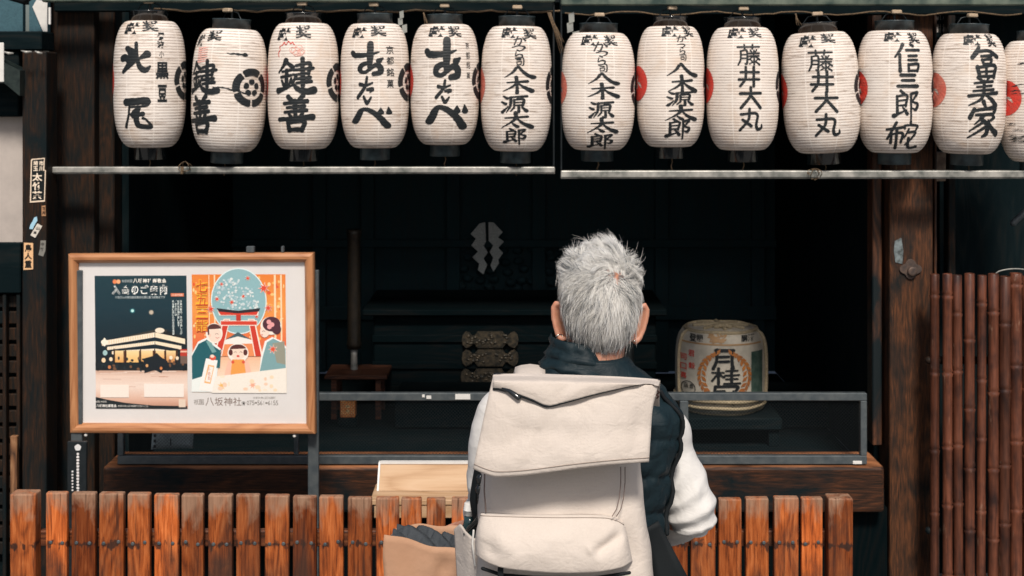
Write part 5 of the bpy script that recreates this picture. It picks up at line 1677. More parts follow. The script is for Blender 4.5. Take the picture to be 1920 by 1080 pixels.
# lamp box at the top left corner
lb = empty('metal_lamp_box', P(10, 160, 4.85), 'dark angular metal lamp box with a white end at the upper left edge', 'lamp')
LBA = P(10, 160, 4.85)
m = MB()
y = 4.85
q = [(-60, 84), (37, 132), (37, 180), (8, 156), (-60, 156)]
m.prism([(XX(a, y), ZZ(b, y)) for a, b in q], y, y + 0.10)
wb(m, 'housing', plain('dark_green_metal', (0.03, 0.045, 0.04), (0.012, 0.02, 0.02), 0.4, 40, 0.3), lb, LBA)
wb(MB().box(XX(-60, y), XX(8, y), y - 0.006, y - 0.001, ZZ(154, y), ZZ(80, y), 0.002), 'white_end', M['white_paint'], lb, LBA)
for a in ((8, 97, 24, 100), (40, 95, 58, 97), (66, 96, 78, 100)):
    m = MB().tube([P(a[0], a[1], y - 0.01), P((a[0] + a[2]) / 2, a[1] + 3, y - 0.02), P(a[2], a[3], y - 0.01)], [0.002, 0.005, 0.003], 8)
    wb(m, 'clamp', M['steel'], lb, LBA)

# name stickers on the post
sy = 4.898


def sticker(pts, label, base, text=None, tcol=None, tsize=None, vertical=True, at=None, border=None):
    m = MB()
    m.prism([(XX(a, sy), ZZ(b, sy)) for a, b in pts], sy - 0.0008, sy + 0.0015, lin(*base))
    if border:
        n = len(pts)
        cxp = sum(a for a, _ in pts) / n; cyp = sum(b for _, b in pts) / n
        q = [(cxp + (a - cxp) * border[1], cyp + (b - cyp) * border[2]) for a, b in pts]
        m.prism([(XX(a, sy), ZZ(b, sy)) for a, b in q], sy - 0.0014, sy - 0.0009, lin(*border[0]))
    if text:
        for ch, tx, ty, tw_, th in text:
            V, F, _ = glyph(ch, 0.03, 0)
            m.add([(XX(tx + (vx - 0.5) * tw_, sy), sy - 0.0018, ZZ(ty - (vy - 0.5) * th, sy)) for vx, vy in V], F, lin(*tcol))
    tag(m.build('name_sticker', M['art']), label, 'sticker', 'name stickers on the post')


sticker([(60, 298), (84, 296), (83, 318), (86, 320), (84, 378), (56, 380), (58, 300)], 'big black name sticker with white border and white characters, highest on the post', (236, 214, 190), [(ch, x_, y_, 9, 9) for ch, x_, y_ in (('埼', 67, 306), ('市', 78, 306), ('玉', 67, 316), ('川', 78, 316))] + [('太', 70, 332, 19, 15), ('竹', 70, 349, 19, 15), ('茶', 70, 366, 19, 16)], (240, 222, 200), border=((18, 24, 26), 0.86, 0.94))
sticker([(78, 386), (85, 385), (86, 405), (78, 405)], 'tiny tan sticker just below the big black one', (176, 132, 96), [('花', 82, 391, 6, 6), ('月', 82, 399, 6, 6)], (60, 40, 30))
sticker([(64, 408), (69, 406), (70, 414), (66, 420), (61, 430), (55, 429), (57, 421), (61, 415)], 'small torn pale blue sticker on the post', (164, 206, 226))
sticker([(70, 419), (79, 424), (66, 446), (57, 441)], 'small tilted white sticker on the post', (216, 208, 196), [('山', 71, 428, 7, 6), ('本', 66, 436, 7, 6)], (40, 40, 42))
sticker([(76, 451), (86, 451), (85, 470), (81, 481), (72, 478), (75, 466)], 'worn grey ragged sticker on the post', (128, 126, 120), [('中', 80, 458, 6, 7), ('野', 79, 468, 6, 7)], (70, 68, 66))
sticker([(45, 455), (62, 456), (62, 505), (44, 506)], 'tan name sticker with three black characters, lowest on the post', (232, 186, 140), [('鳥', 53, 465, 13, 14), ('人', 53, 480, 14, 13), ('重', 53, 495, 13, 14)], (28, 26, 24))

# ------------------------------------------------------------------ right side: bamboo fence and the dark wing behind
by_ = 4.95
bf = empty('bamboo_fence', (XX(1850, by_), by_, 0), 'reddish smoked bamboo fence right of the corner post', 'fence')
BFA = (XX(1850, by_), by_, 0)
random.seed(21)
canes = [(1753, 1768), (1772, 1788), (1792, 1807), (1813, 1830), (1836, 1851), (1857, 1875), (1878, 1896), (1900, 1918), (1923, 1940), (1945, 1961), (1966, 1983), (1988, 2004), (2010, 2026), (2032, 2050)]
for i, (x0, x1) in enumerate(canes):
    r = (x1 - x0) / 2 * by_ / FPX * random.uniform(1.14, 1.32)
    cx = XX((x0 + x1) / 2, by_)
    zt = ZZ(514 + random.uniform(-3, 6), by_)
    prof = [(r * 0.96, 0.003)]
    nodes = []
    z = random.uniform(0.05, 0.25)
    while z < zt - 0.03:
        nodes.append(z); z += random.uniform(0.20, 0.29)
    for z in nodes:
        prof += [(r * 0.97, z - 0.016), (r * 1.16, z - 0.004), (r * 0.86, z), (r * 1.10, z + 0.006), (r * 0.97, z + 0.018)]
    prof += [(r * 0.98, zt - 0.002), (r * 0.9, zt), (r * 0.7, zt), (r * 0.68, zt - 0.02)]
    lean = random.uniform(-0.006, 0.006)
    m = MB().lathe(prof, 18, (0, 0, 0))
    m.v = [(cx + x_ + lean * (z_ - 0.6), by_ + 0.02 + y_ + random.choice((0,)), z_) for x_, y_, z_ in m.v]
    if i == 0: m.v = [(x_, y_ + 0.03, z_) for x_, y_, z_ in m.v]
    wb(m, 'bamboo_cane', M['bamboo'], bf, BFA)
for z in (0.35, 0.95):
    wb(MB().tube([(XX(1752, by_), by_ + 0.062, z), (XX(2050, by_), by_ + 0.062, z)], 0.014, 10), 'rail', M['post_left'], bf, BFA)
m = MB().tube([P(1868 + i * 4.5, 512 - 8 * math.sin(i / 16 * PI) ** 0.6 + (2 if i > 13 else 0), by_ + 0.0) for i in range(17)], 0.0022, 6)
wb(m, 'wire_loop', M['steel'], bf, BFA)

wing = empty('side_wing', (XX(1900, 5.6), 5.6, 0), 'dark wooden side building behind the bamboo fence with a bright little window at its top', 'building')
WGA = (XX(1900, 5.6), 5.6, 0)
wb(MB().box(XX(1762, 5.6), 4.2, 5.6, 5.66, 0, 2.75), 'wall', M['black_wood_z'], wing, WGA)
wb(MB().box(XX(1778, 5.3), XX(1792, 5.3), 5.3, 5.36, 0, 2.7, 0.004), 'stud', M['post_left'], wing, WGA)
wb(MB().box(XX(1752, 5.2), XX(1757, 5.2), 5.2, 5.26, 1.2, 2.7, 0.003), 'stud', M['jamb'], wing, WGA)
m = MB()
a_, b_ = P(1900, 418, 5.3), P(1950, 372, 5.3)
m.tube([a_, b_], 0.013, 8)
wb(m, 'brace', M['grey_alu'], wing, WGA)
yw = 5.4
m = MB()
m.box(XX(1748, yw), XX(1792, yw), yw, yw + 0.01, ZZ(62, yw), ZZ(28, yw))  # pale panel: daylight through small openings put into the colour
wn_ = wb(m, 'daylight_pane', plain('pale_daylight_pane', (0.85, 0.76, 0.68), (0.8, 0.72, 0.66), 0.6, 20), wing, WGA)
m = MB()
for x0, x1, ya, yb_ in ((1744, 1748, 20, 66), (1759.5, 1761, 26, 63), (1763.5, 1767, 26, 63), (1780, 1784, 24, 66), (1788.5, 1800, 20, 66), (1744, 1800, 20, 30), (1744, 1800, 38, 45), (1744, 1800, 61, 70)):
    m.box(XX(x0, yw), XX(x1, yw), yw - 0.012, yw - 0.0012, ZZ(yb_, yw), ZZ(ya, yw))
m.prism([(XX(1767, yw), ZZ(62, yw)), (XX(1781, yw), ZZ(50, yw)), (XX(1790, yw), ZZ(50, yw)), (XX(1790, yw), ZZ(64, yw)), (XX(1767, yw), ZZ(64, yw))], yw - 0.016, yw - 0.0125)
wb(m, 'window_bars', M['black_wood'], wing, WGA)
wb(MB().box(XX(1752, 5.3), XX(1774, 5.3), 5.3, 5.33, ZZ(340, 5.3), ZZ(285, 5.3), 0.003), 'short_board', plain('pale_old_board', (0.33, 0.25, 0.18), (0.12, 0.08, 0.06), 0.7, 20), wing, WGA)


# ------------------------------------------------------------------ the person, seen from behind
YP = 2.66
XC = XX(1107, 2.62)
HX, HYc, HZ = XX(1126, 2.65), 2.665, 1.502
PO = Vector((XC, YP, 0))


def remesh(mb, name, mat, parent, voxel=0.004, smooth_it=3, disp=None):
    o = mb.build(name + '_form', mat)
    md = o.modifiers.new('r', 'REMESH'); md.mode = 'VOXEL'; md.voxel_size = voxel; md.use_smooth_shade = True
    sm = o.modifiers.new('s', 'SMOOTH'); sm.factor = 0.5; sm.iterations = smooth_it
    bpy.context.view_layer.update()
    me = bpy.data.meshes.new_from_object(o.evaluated_get(bpy.context.evaluated_depsgraph_get()))
    old = o.data
    bpy.data.objects.remove(o); bpy.data.meshes.remove(old)
    me.name = name
    if disp:
        nv = len(me.vertices)
        for v in me.vertices: v.co = v.co + Vector(v.normal) * disp(v.co)
    me.polygons.foreach_set("use_smooth", [True] * len(me.polygons))
    me.materials.clear(); me.materials.append(mat)
    me.transform(Matrix.Translation(-PO))
    r = bpy.data.objects.new(name, me)
    C.objects.link(r)
    if parent is None: r.location = PO
    else: r.parent = parent
    return r


def Q(px, py, Y): return P(px, py, Y)


SHR, ELR, WRR = Q(1236, 790, 2.68), Q(1291, 962, 2.68), Q(1205, 992, 2.90)
SHL, ELL, WRL = Q(950, 775, 2.63), Q(911, 938, 2.66), Q(893, 1000, 2.86)
body = MB()
# trunk and legs
body.tube([(XC, 2.67, 0.86), (XC, 2.66, 1.0), (XC, 2.655, 1.15), (XC, 2.65, 1.26), (XC, 2.65, 1.32)], [0.125, 0.115, 0.118, 0.12, 0.09], 20)
body.tube([SHL, (XC, 2.645, 1.325), SHR], [0.036, 0.06, 0.036], 14)
for s in (-1, 1):
    body.tube([(XC + s * 0.085, 2.67, 0.86), (XC + s * 0.095, 2.66, 0.48), (XC + s * 0.10, 2.69, 0.28), (XC + s * 0.10, 2.70, 0.09)], [0.082, 0.056, 0.050, 0.036], 14)
    body.tube([(XC + s * 0.10, 2.69, 0.05), (XC + s * 0.115, 2.84, 0.03)], [0.036, 0.026], 12)
# arms
body.tube([SHR, Q(1264, 850, 2.695), Q(1281, 905, 2.687), ELR], [0.032, 0.030, 0.029, 0.029], 14)
body.tube([ELR, Q(1266, 985, 2.75), Q(1232, 992, 2.84), WRR], [0.029, 0.030, 0.024, 0.021], 14)
body.tube([SHL, SHL.lerp(ELL, 0.5), ELL], [0.036, 0.030, 0.028], 14)
body.tube([ELL, ELL.lerp(WRL, 0.4), WRL], [0.029, 0.030, 0.021], 14)


def hand(mb, W, d, n, side, curl):
    """palm and five bent fingers; d: pointing direction, n: back of the hand"""
    d = d.normalized(); n = (n - d * n.dot(d)).normalized(); r = d.cross(n) * side
    mb.tube([W - d * 0.01, W + d * 0.03, W + d * 0.075], [0.021, 0.024, 0.020], 14)
    mb.tube([W + d * 0.03 + r * 0.012, W + d * 0.078 + r * 0.026], [0.016, 0.0115], 12)
    mb.tube([W + d * 0.03 - r * 0.012, W + d * 0.074 - r * 0.026], [0.016, 0.0105], 12)
    for off, ln, rad in ((0.028, 0.066, 0.0085), (0.010, 0.076, 0.0088), (-0.010, 0.070, 0.0085), (-0.027, 0.054, 0.0076)):
        p = W + d * 0.076 + r * off; a = 0.15
        pts, rr = [p - d * 0.012], [rad * 1.1]
        for k, f in enumerate((0.44, 0.32, 0.24)):
            a += curl * (0.8 + 0.25 * k)
            p = p + (d * math.cos(a) - n * math.sin(a)) * ln * f + r * off * 0.12 * (1 if k == 0 else 0)
            pts.append(p); rr.append(rad * (1.0, 0.92, 0.78)[k])
        mb.tube(pts, rr, 10)
    p = W + d * 0.022 + r * 0.020
    t = (d * 0.62 + r * 0.62 - n * 0.25).normalized()
    pts = [p, p + t * 0.034, p + t * 0.034 + (d * 0.9 + r * 0.1 - n * 0.3).normalized() * 0.028, p + t * 0.034 + (d * 0.9 - n * 0.45).normalized() * 0.05]
    mb.tube(pts, [0.0135, 0.0105, 0.0092, 0.0076], 10)


hand(body, WRR, (WRR - ELR) + Vector((-0.02, 0.06, 0.05)), Vector((0.3, -0.2, 1)), -1, 0.30)
hand(body, WRL, Vector((-0.25, 0.8, -0.35)), Vector((1, 0.35, 0.25)), 1, 0.42)
# neck and head
body.tube([(XC, 2.645, 1.30), (XX(1116, 2.65), 2.655, 1.38), (XX(1124, 2.65), 2.672, 1.46)], [0.066, 0.052, 0.054], 18)
body.ball((HX, HYc, HZ + 0.012), (0.068, 0.092, 0.094), 28, 20)                      # skull
body.ball((HX, HYc + 0.012, HZ - 0.03), (0.066, 0.082, 0.066), 24, 16)
body.tube([(HX, HYc + 0.06, HZ - 0.055), (HX, HYc + 0.085, HZ - 0.093)], [0.042, 0.020], 16)    # jaw and chin
for s in (-1, 1):
    body.tube([(HX + s * 0.055, HYc + 0.02, HZ - 0.055), (HX + s * 0.030, HYc + 0.075, HZ - 0.09)], [0.02, 0.018], 12)
    body.ball((HX + s * 0.036, HYc + 0.080, HZ - 0.024), (0.018, 0.015, 0.015), 12, 8)         # cheek
    body.tube([(HX + s * 0.012, HYc + 0.097, HZ + 0.016), (HX + s * 0.046, HYc + 0.083, HZ + 0.016)], [0.007, 0.006], 8)   # brow
body.tube([(HX, HYc + 0.096, HZ + 0.006), (HX, HYc + 0.110, HZ - 0.022), (HX, HYc + 0.116, HZ - 0.034)], [0.007, 0.009, 0.011], 10)   # nose
for s in (-1, 1): body.ball((HX + s * 0.010, HYc + 0.103, HZ - 0.036), (0.008, 0.009, 0.007), 8, 6)
body.tube([(HX - 0.022, HYc + 0.092, HZ - 0.058), (HX, HYc + 0.101, HZ - 0.056), (HX + 0.022, HYc + 0.092, HZ - 0.058)], [0.004, 0.0065, 0.004], 8)   # lips
body.tube([(HX - 0.020, HYc + 0.091, HZ - 0.066), (HX, HYc + 0.099, HZ - 0.067), (HX + 0.020, HYc + 0.091, HZ - 0.066)], [0.004, 0.0065, 0.004], 8)
# ears: a rim, a shell behind it, a lobe
EARS = {}
for s, pts in ((-1, [(1064, 583), (1053, 571), (1042, 568), (1037, 577), (1038, 597), (1042, 616), (1047, 630), (1053, 637), (1059, 634)]),
               (1, [(1189, 586), (1200, 575), (1209, 572), (1214, 581), (1212, 600), (1206, 620), (1199, 634), (1191, 641), (1186, 636)])):
    E_ = [Q(a, b, 2.652) + Vector((0, -0.004 + 0.006 * math.sin(i / 8 * PI), 0)) for i, (a, b) in enumerate(pts)]
    body.tube(E_, [0.004, 0.0052, 0.0055, 0.0052, 0.005, 0.005, 0.0058, 0.0068, 0.005], 10)
    root = [Q(1066 if s < 0 else 1185, y, 2.664) for y in (583, 590, 600, 612, 622, 631)]
    for i in range(21):
        k_ = i / 4
        e0 = E_[1 + int(k_)].lerp(E_[2 + int(k_)], k_ % 1); r0 = root[min(5, int(k_))].lerp(root[min(5, int(k_) + 1)], k_ % 1)
        body.tube([e0, e0.lerp(r0, 0.6) + Vector((0, 0.006, 0)), r0], [0.004, 0.0048, 0.0085], 8)
    EARS[s] = E_
person = remesh(body, 'person', M['skin'], None, 0.0032, 3)
tag(person, 'person with short spiky silver hair, dark padded vest and white sleeves, seen from behind', 'person')


def pb(mb, name, mat, parent=None):
    o = mb.build(name, mat, parent or person)
    o.data.transform(Matrix.Translation(-PO))
    return o


# eyes
for s in (-1, 1):
    pb(MB().ball((HX + s * 0.031, HYc + 0.083, HZ + 0.002), 0.0118, 16, 10), 'eye', plain('eye_white' if s < 0 else 'eye_white_b', (0.7, 0.66, 0.62), None, 0.2, 10, 0, 0))
    pb(MB().ball((HX + s * 0.031, HYc + 0.0915, HZ + 0.001), (0.005, 0.004, 0.005), 12, 8), 'iris', M['gloss_black'])

# jewellery
c = EARS[-1][7] + Vector((-0.004, -0.002, 0.004))
m = MB().tube([c + Vector((0.0065 * math.cos(a), 0.002 * math.sin(a * 2), 0.0065 * math.sin(a))) for a in [2 * PI * i / 20 for i in range(21)]], 0.0013, 8, False)
pb(m, 'hoop_earring', M['silver'])
pb(MB().ball(EARS[1][7] + Vector((-0.002, -0.0075, 0.003)), 0.0022, 10, 8), 'ear_stud', M['silver'])

# trousers and shoes
tr = MB()
tr.tube([(XC, 2.67, 0.97), (XC, 2.67, 0.84)], [0.142, 0.150], 20)
for s in (-1, 1):
    tr.tube([(XC + s * 0.085, 2.67, 0.86), (XC + s * 0.095, 2.66, 0.48), (XC + s * 0.10, 2.69, 0.26), (XC + s * 0.10, 2.695, 0.10)], [0.100, 0.078, 0.070, 0.062], 16)
remesh(tr, 'trousers', M['trousers'], person, 0.007, 4, lambda co: 0.006 * noise.noise(Vector((co.x * 14, co.y * 14, co.z * 9))))
for s in (-1, 1):
    sh = MB().tube([(XC + s * 0.10, 2.665, 0.05), (XC + s * 0.105, 2.76, 0.046), (XC + s * 0.115, 2.86, 0.038)], [0.046, 0.046, 0.036], 14)
    sh.box(XC + s * 0.107 - 0.045, XC + s * 0.107 + 0.045, 2.625, 2.895, 0.0, 0.018, 0.006)
    remesh(sh, 'shoe', M['shoe'], person, 0.005, 2)


# sleeves
def sleeve(path, rad, name, amp, seed, fore=None):
    path = [Vector(p) for p in path]
    pts, rr = [], []
    q = [path[0] * 2 - path[1]] + path + [path[-1] * 2 - path[-2]]
    r_ = [rad[0]] + list(rad) + [rad[-1]]
    for i in range(1, len(q) - 2):
        n = 22
        for k in range(n):
            t = k / n
            pts.append(0.5 * ((2 * q[i]) + (q[i + 1] - q[i - 1]) * t + (2 * q[i - 1] - 5 * q[i] + 4 * q[i + 1] - q[i + 2]) * t * t + (3 * q[i] - q[i - 1] - 3 * q[i + 1] + q[i + 2]) * t ** 3))
            rr.append(r_[i] + (r_[i + 1] - r_[i]) * t)
    pts.append(path[-1]); rr.append(rad[-1])

    def disp(p, t, a):
        v = Vector((p.x * 9 + seed, p.y * 9, p.z * 16))
        w = noise.noise(v) + 0.5 * noise.noise(v * 2.3)
        fold = 1 - 2.4 * abs(math.sin(t * 17 + 1.6 * math.sin(a + seed) + 3.2 * noise.noise(v * 0.7))) ** 1.6
        fold2 = 1 - 2 * abs(noise.noise(Vector((p.x * 26 + p.z * 20, p.y * 20, p.z * 14 - p.x * 24))))
        return amp * (w + 0.62 * fold * smooth(0.30, 0.62, t) + 0.6 * fold2 * smooth(0.05, 0.7, t))
    m = MB().tube(pts, rr, 64, False, disp=disp)
    if fore: m.tube(fore, [0.034, 0.036, 0.034, 0.030], 40, disp=lambda q, t, a: disp(q, 0.8, a) * 0.8)
    return pb(m, name, M['cotton'])


sleeve([Q(1222, 765, 2.69), Q(1254, 806, 2.695), Q(1266, 850, 2.695), Q(1281, 900, 2.688), Q(1292, 945, 2.682), Q(1297, 975, 2.685), Q(1297, 992, 2.69)], [0.030, 0.039, 0.038, 0.042, 0.046, 0.043, 0.028], 'shirt_sleeve', 0.0042, 1.0, [Q(1296, 966, 2.70), Q(1275, 980, 2.745), Q(1250, 990, 2.79), Q(1226, 994, 2.86)])
sleeve([Q(955, 742, 2.63), Q(930, 775, 2.63), Q(915, 835, 2.63), Q(910, 890, 2.64), Q(915, 934, 2.66), Q(905, 965, 2.73), Q(897, 990, 2.82)], [0.030, 0.036, 0.036, 0.034, 0.034, 0.034, 0.028], 'shirt_sleeve', 0.003, 5.0)

# padded vest
VR = [(0.84, 0.158, 0.145), (0.90, 0.166, 0.142), (0.97, 0.168, 0.135), (1.02, 0.150, 0.128), (1.06, 0.140, 0.125), (1.11, 0.142, 0.122), (1.16, 0.147, 0.122), (1.22, 0.158, 0.122), (1.27, 0.168, 0.118), (1.295, 0.170, 0.113), (1.32, 0.160, 0.104), (1.342, 0.138, 0.094), (1.365, 0.110, 0.082), (1.385, 0.088, 0.072), (1.405, 0.072, 0.066)]


def vring(z):
    for (a, w0, d0), (b, w1, d1) in zip(VR, VR[1:]):
        if a <= z <= b:
            t = (z - a) / (b - a); t = t * t * (3 - 2 * t) * 0.3 + t * 0.7
            return w0 + (w1 - w0) * t, d0 + (d1 - d0) * t
    return VR[-1][1:] if z > VR[-1][0] else VR[0][1:]


def vpt(z, a, extra=0.0):
    w_, d_ = vring(z)
    e = 2 / 2.5
    ca, sa = math.cos(a), math.sin(a)
    x = math.copysign(abs(ca) ** e, ca); y = math.copysign(abs(sa) ** e, sa)
    slope = 0.035 * (1 - abs(math.sin(a))) * 0
    ph = (z + 0.012 * math.sin(a * 2 + 1) - 0.03 * ca * 0.4) / 0.066
    bf_ = abs(math.sin(PI * ph)) ** 0.42
    v = Vector((ca * 3.0 * w_ / 0.15, sa * 3, z * 26))
    wr = noise.noise(v * 1.6) * 0.0040 + 0.0022 * noise.noise(Vector((ca * 9 + z * 12, sa * 9, z * 60 + ca * 14))) + noise.noise(Vector((ca * 16, sa * 16, z * 30))) * 0.0026 + noise.noise(Vector((ca * 30, sa * 30, z * 40 + ca * 20))) * 0.0014
    g = 0.0085 * bf_ - 0.0055 + wr * 1.35 + extra
    k = smooth(1.40, 1.36, z)
    return Vector((XC + x * (w_ + g * k), 2.655 + y * (d_ + g * k), z))


R = []
nz = 150
for i in range(nz + 1):
    z = 0.84 + (1.405 - 0.84) * i / nz
    R.append([vpt(z, 2 * PI * j / 110) for j in range(110)])
vest = pb(MB().rings(R, True), 'padded_vest', M['nylon'])
# bound armholes
for pts in ([(1238, 737, 2.60), (1256, 745, 2.60), (1271, 762, 2.60), (1281, 785, 2.60), (1283, 805, 2.60), (1278, 835, 2.60), (1270, 865, 2.60), (1262, 900, 2.60), (1255, 940, 2.60), (1250, 972, 2.605)],):
    m = MB().tube([vpt(1.348 - 0.255 * i / 24, -0.42 + 0.12 * math.sin(i / 24 * PI), 0.004) for i in range(25)], 0.0042, 8)
    pb(m, 'armhole_binding', M['black_web'], None)
# soft high collar, open at the right
R = []
nc = 90
for i in range(15):
    t = i / 14
    ring = []
    for j in range(nc):
        a = 2 * PI * j / nc
        ca, sa = math.cos(a), math.sin(a)
        cxp = 1106 - 10 * t
        w_ = (0.090 - 0.026 * t) + 0.010 * math.sin(PI * min(1, t * 1.3)) ** 2
        d_ = (0.080 - 0.018 * t) + 0.006 * math.sin(PI * t)
        z = 1.352 + 0.082 * t - (0.074 * smooth(-0.05, 1.0, ca) + 0.006 * ca) * t + 0.012 * t * smooth(0, 1, sa)
        v = Vector((ca * 2.2, sa * 2.2, z * 40))
        w2 = 0.0055 * math.sin(z * 260 + 2.4 * math.sin(a * 1.3 + 0.5) + 3 * noise.noise(v * 0.8)) * math.sin(PI * t) + 0.004 * noise.noise(v * 2.1)
        ring.append((XX(cxp, 2.65) + ca * (w_ + w2), 2.655 + 0.008 * t + sa * (d_ + w2), z))
    R.append(ring)
inner = []
for i in range(15):                                        # fold the cloth back down inside
    r = R[14 - i]
    cx_ = XX(1100, 2.65)
    inner.append([(cx_ + (x_ - cx_) * (0.93 if i else 0.965), 2.66 + (y_ - 2.66) * (0.92 if i else 0.96), z_ + (0.002 if i == 0 else -0.002)) for x_, y_, z_ in r])
m = MB().rings(R + inner[:10], False)
pb(m, 'collar', M['nylon'], vest)

# ------------------------------------------------------------------ hair: locks of fine tapered strands
HA3 = np.array([0.0690, 0.096, 0.097]); HC3 = np.array([HX, HYc, HZ + 0.008])
WH = np.array([0.030, -0.085, 0.058])            # whorl, relative to the head centre
WH = WH / np.sqrt(((WH / HA3) ** 2).sum())


def on_scalp(n, rng):
    out = []
    while len(out) < n:
        d = rng.normal(size=3); d /= np.linalg.norm(d)
        p = d * HA3
        p = p / np.sqrt(((p / HA3) ** 2).sum())
        x, y, z = p
        if z < -0.066: continue
        if y > 0.045 and z < 0.055 - 0.2 * max(0, 0.06 - abs(x)): continue        # forehead and face
        if y > 0.015 and z < -0.01: continue
        if -0.022 < y and z < -0.012 and abs(x) > 0.03: continue                  # round the ears
        if z < -0.05 and abs(x) > 0.050: continue
        dw = np.linalg.norm(p - WH)
        if rng.random() < 0.62 * math.exp(-(dw / 0.030) ** 2): continue                           # thin at the crown
        out.append(p)
    return np.array(out)


def grow(p, rng_dir, length, K, lift):
    """paths (n,K,3) flowing away from the whorl"""
    n = len(p)
    path = np.zeros((n, K, 3)); path[:, 0] = p
    pos = p.copy()
    ds = (length / (K - 1))[:, None]
    free = None
    for k in range(1, K):
        nrm = pos / HA3 ** 2; nrm /= np.linalg.norm(nrm, axis=1, keepdims=True)
        t = pos - WH
        dist = np.linalg.norm(t, axis=1, keepdims=True)
        t = t - nrm * (t * nrm).sum(1, keepdims=True)
        t /= np.linalg.norm(t, axis=1, keepdims=True) + 1e-6
        sw = np.cross(nrm, t)
        low = np.clip((0.05 - p[:, 2:3]) / 0.09, 0, 1)
        t = t + sw * (0.55 * np.exp(-dist / 0.05)) + np.array([[0, 0, -1.0]]) * low * 0.9 + rng_dir
        t = t - nrm * (t * nrm).sum(1, keepdims=True)
        t /= np.linalg.norm(t, axis=1, keepdims=True) + 1e-6
        f = k / (K - 1)
        d = t + nrm * lift * (1.0 - 0.55 * f * low)
        d = d + np.array([[0, 0, -0.5]]) * f * low
        d /= np.linalg.norm(d, axis=1, keepdims=True)
        pos = pos + d * ds
        s = np.sqrt(((pos / HA3) ** 2).sum(1, keepdims=True))
        pos = np.where(s < 1.0, pos / s * 1.004, pos)
        path[:, k] = pos
    return path


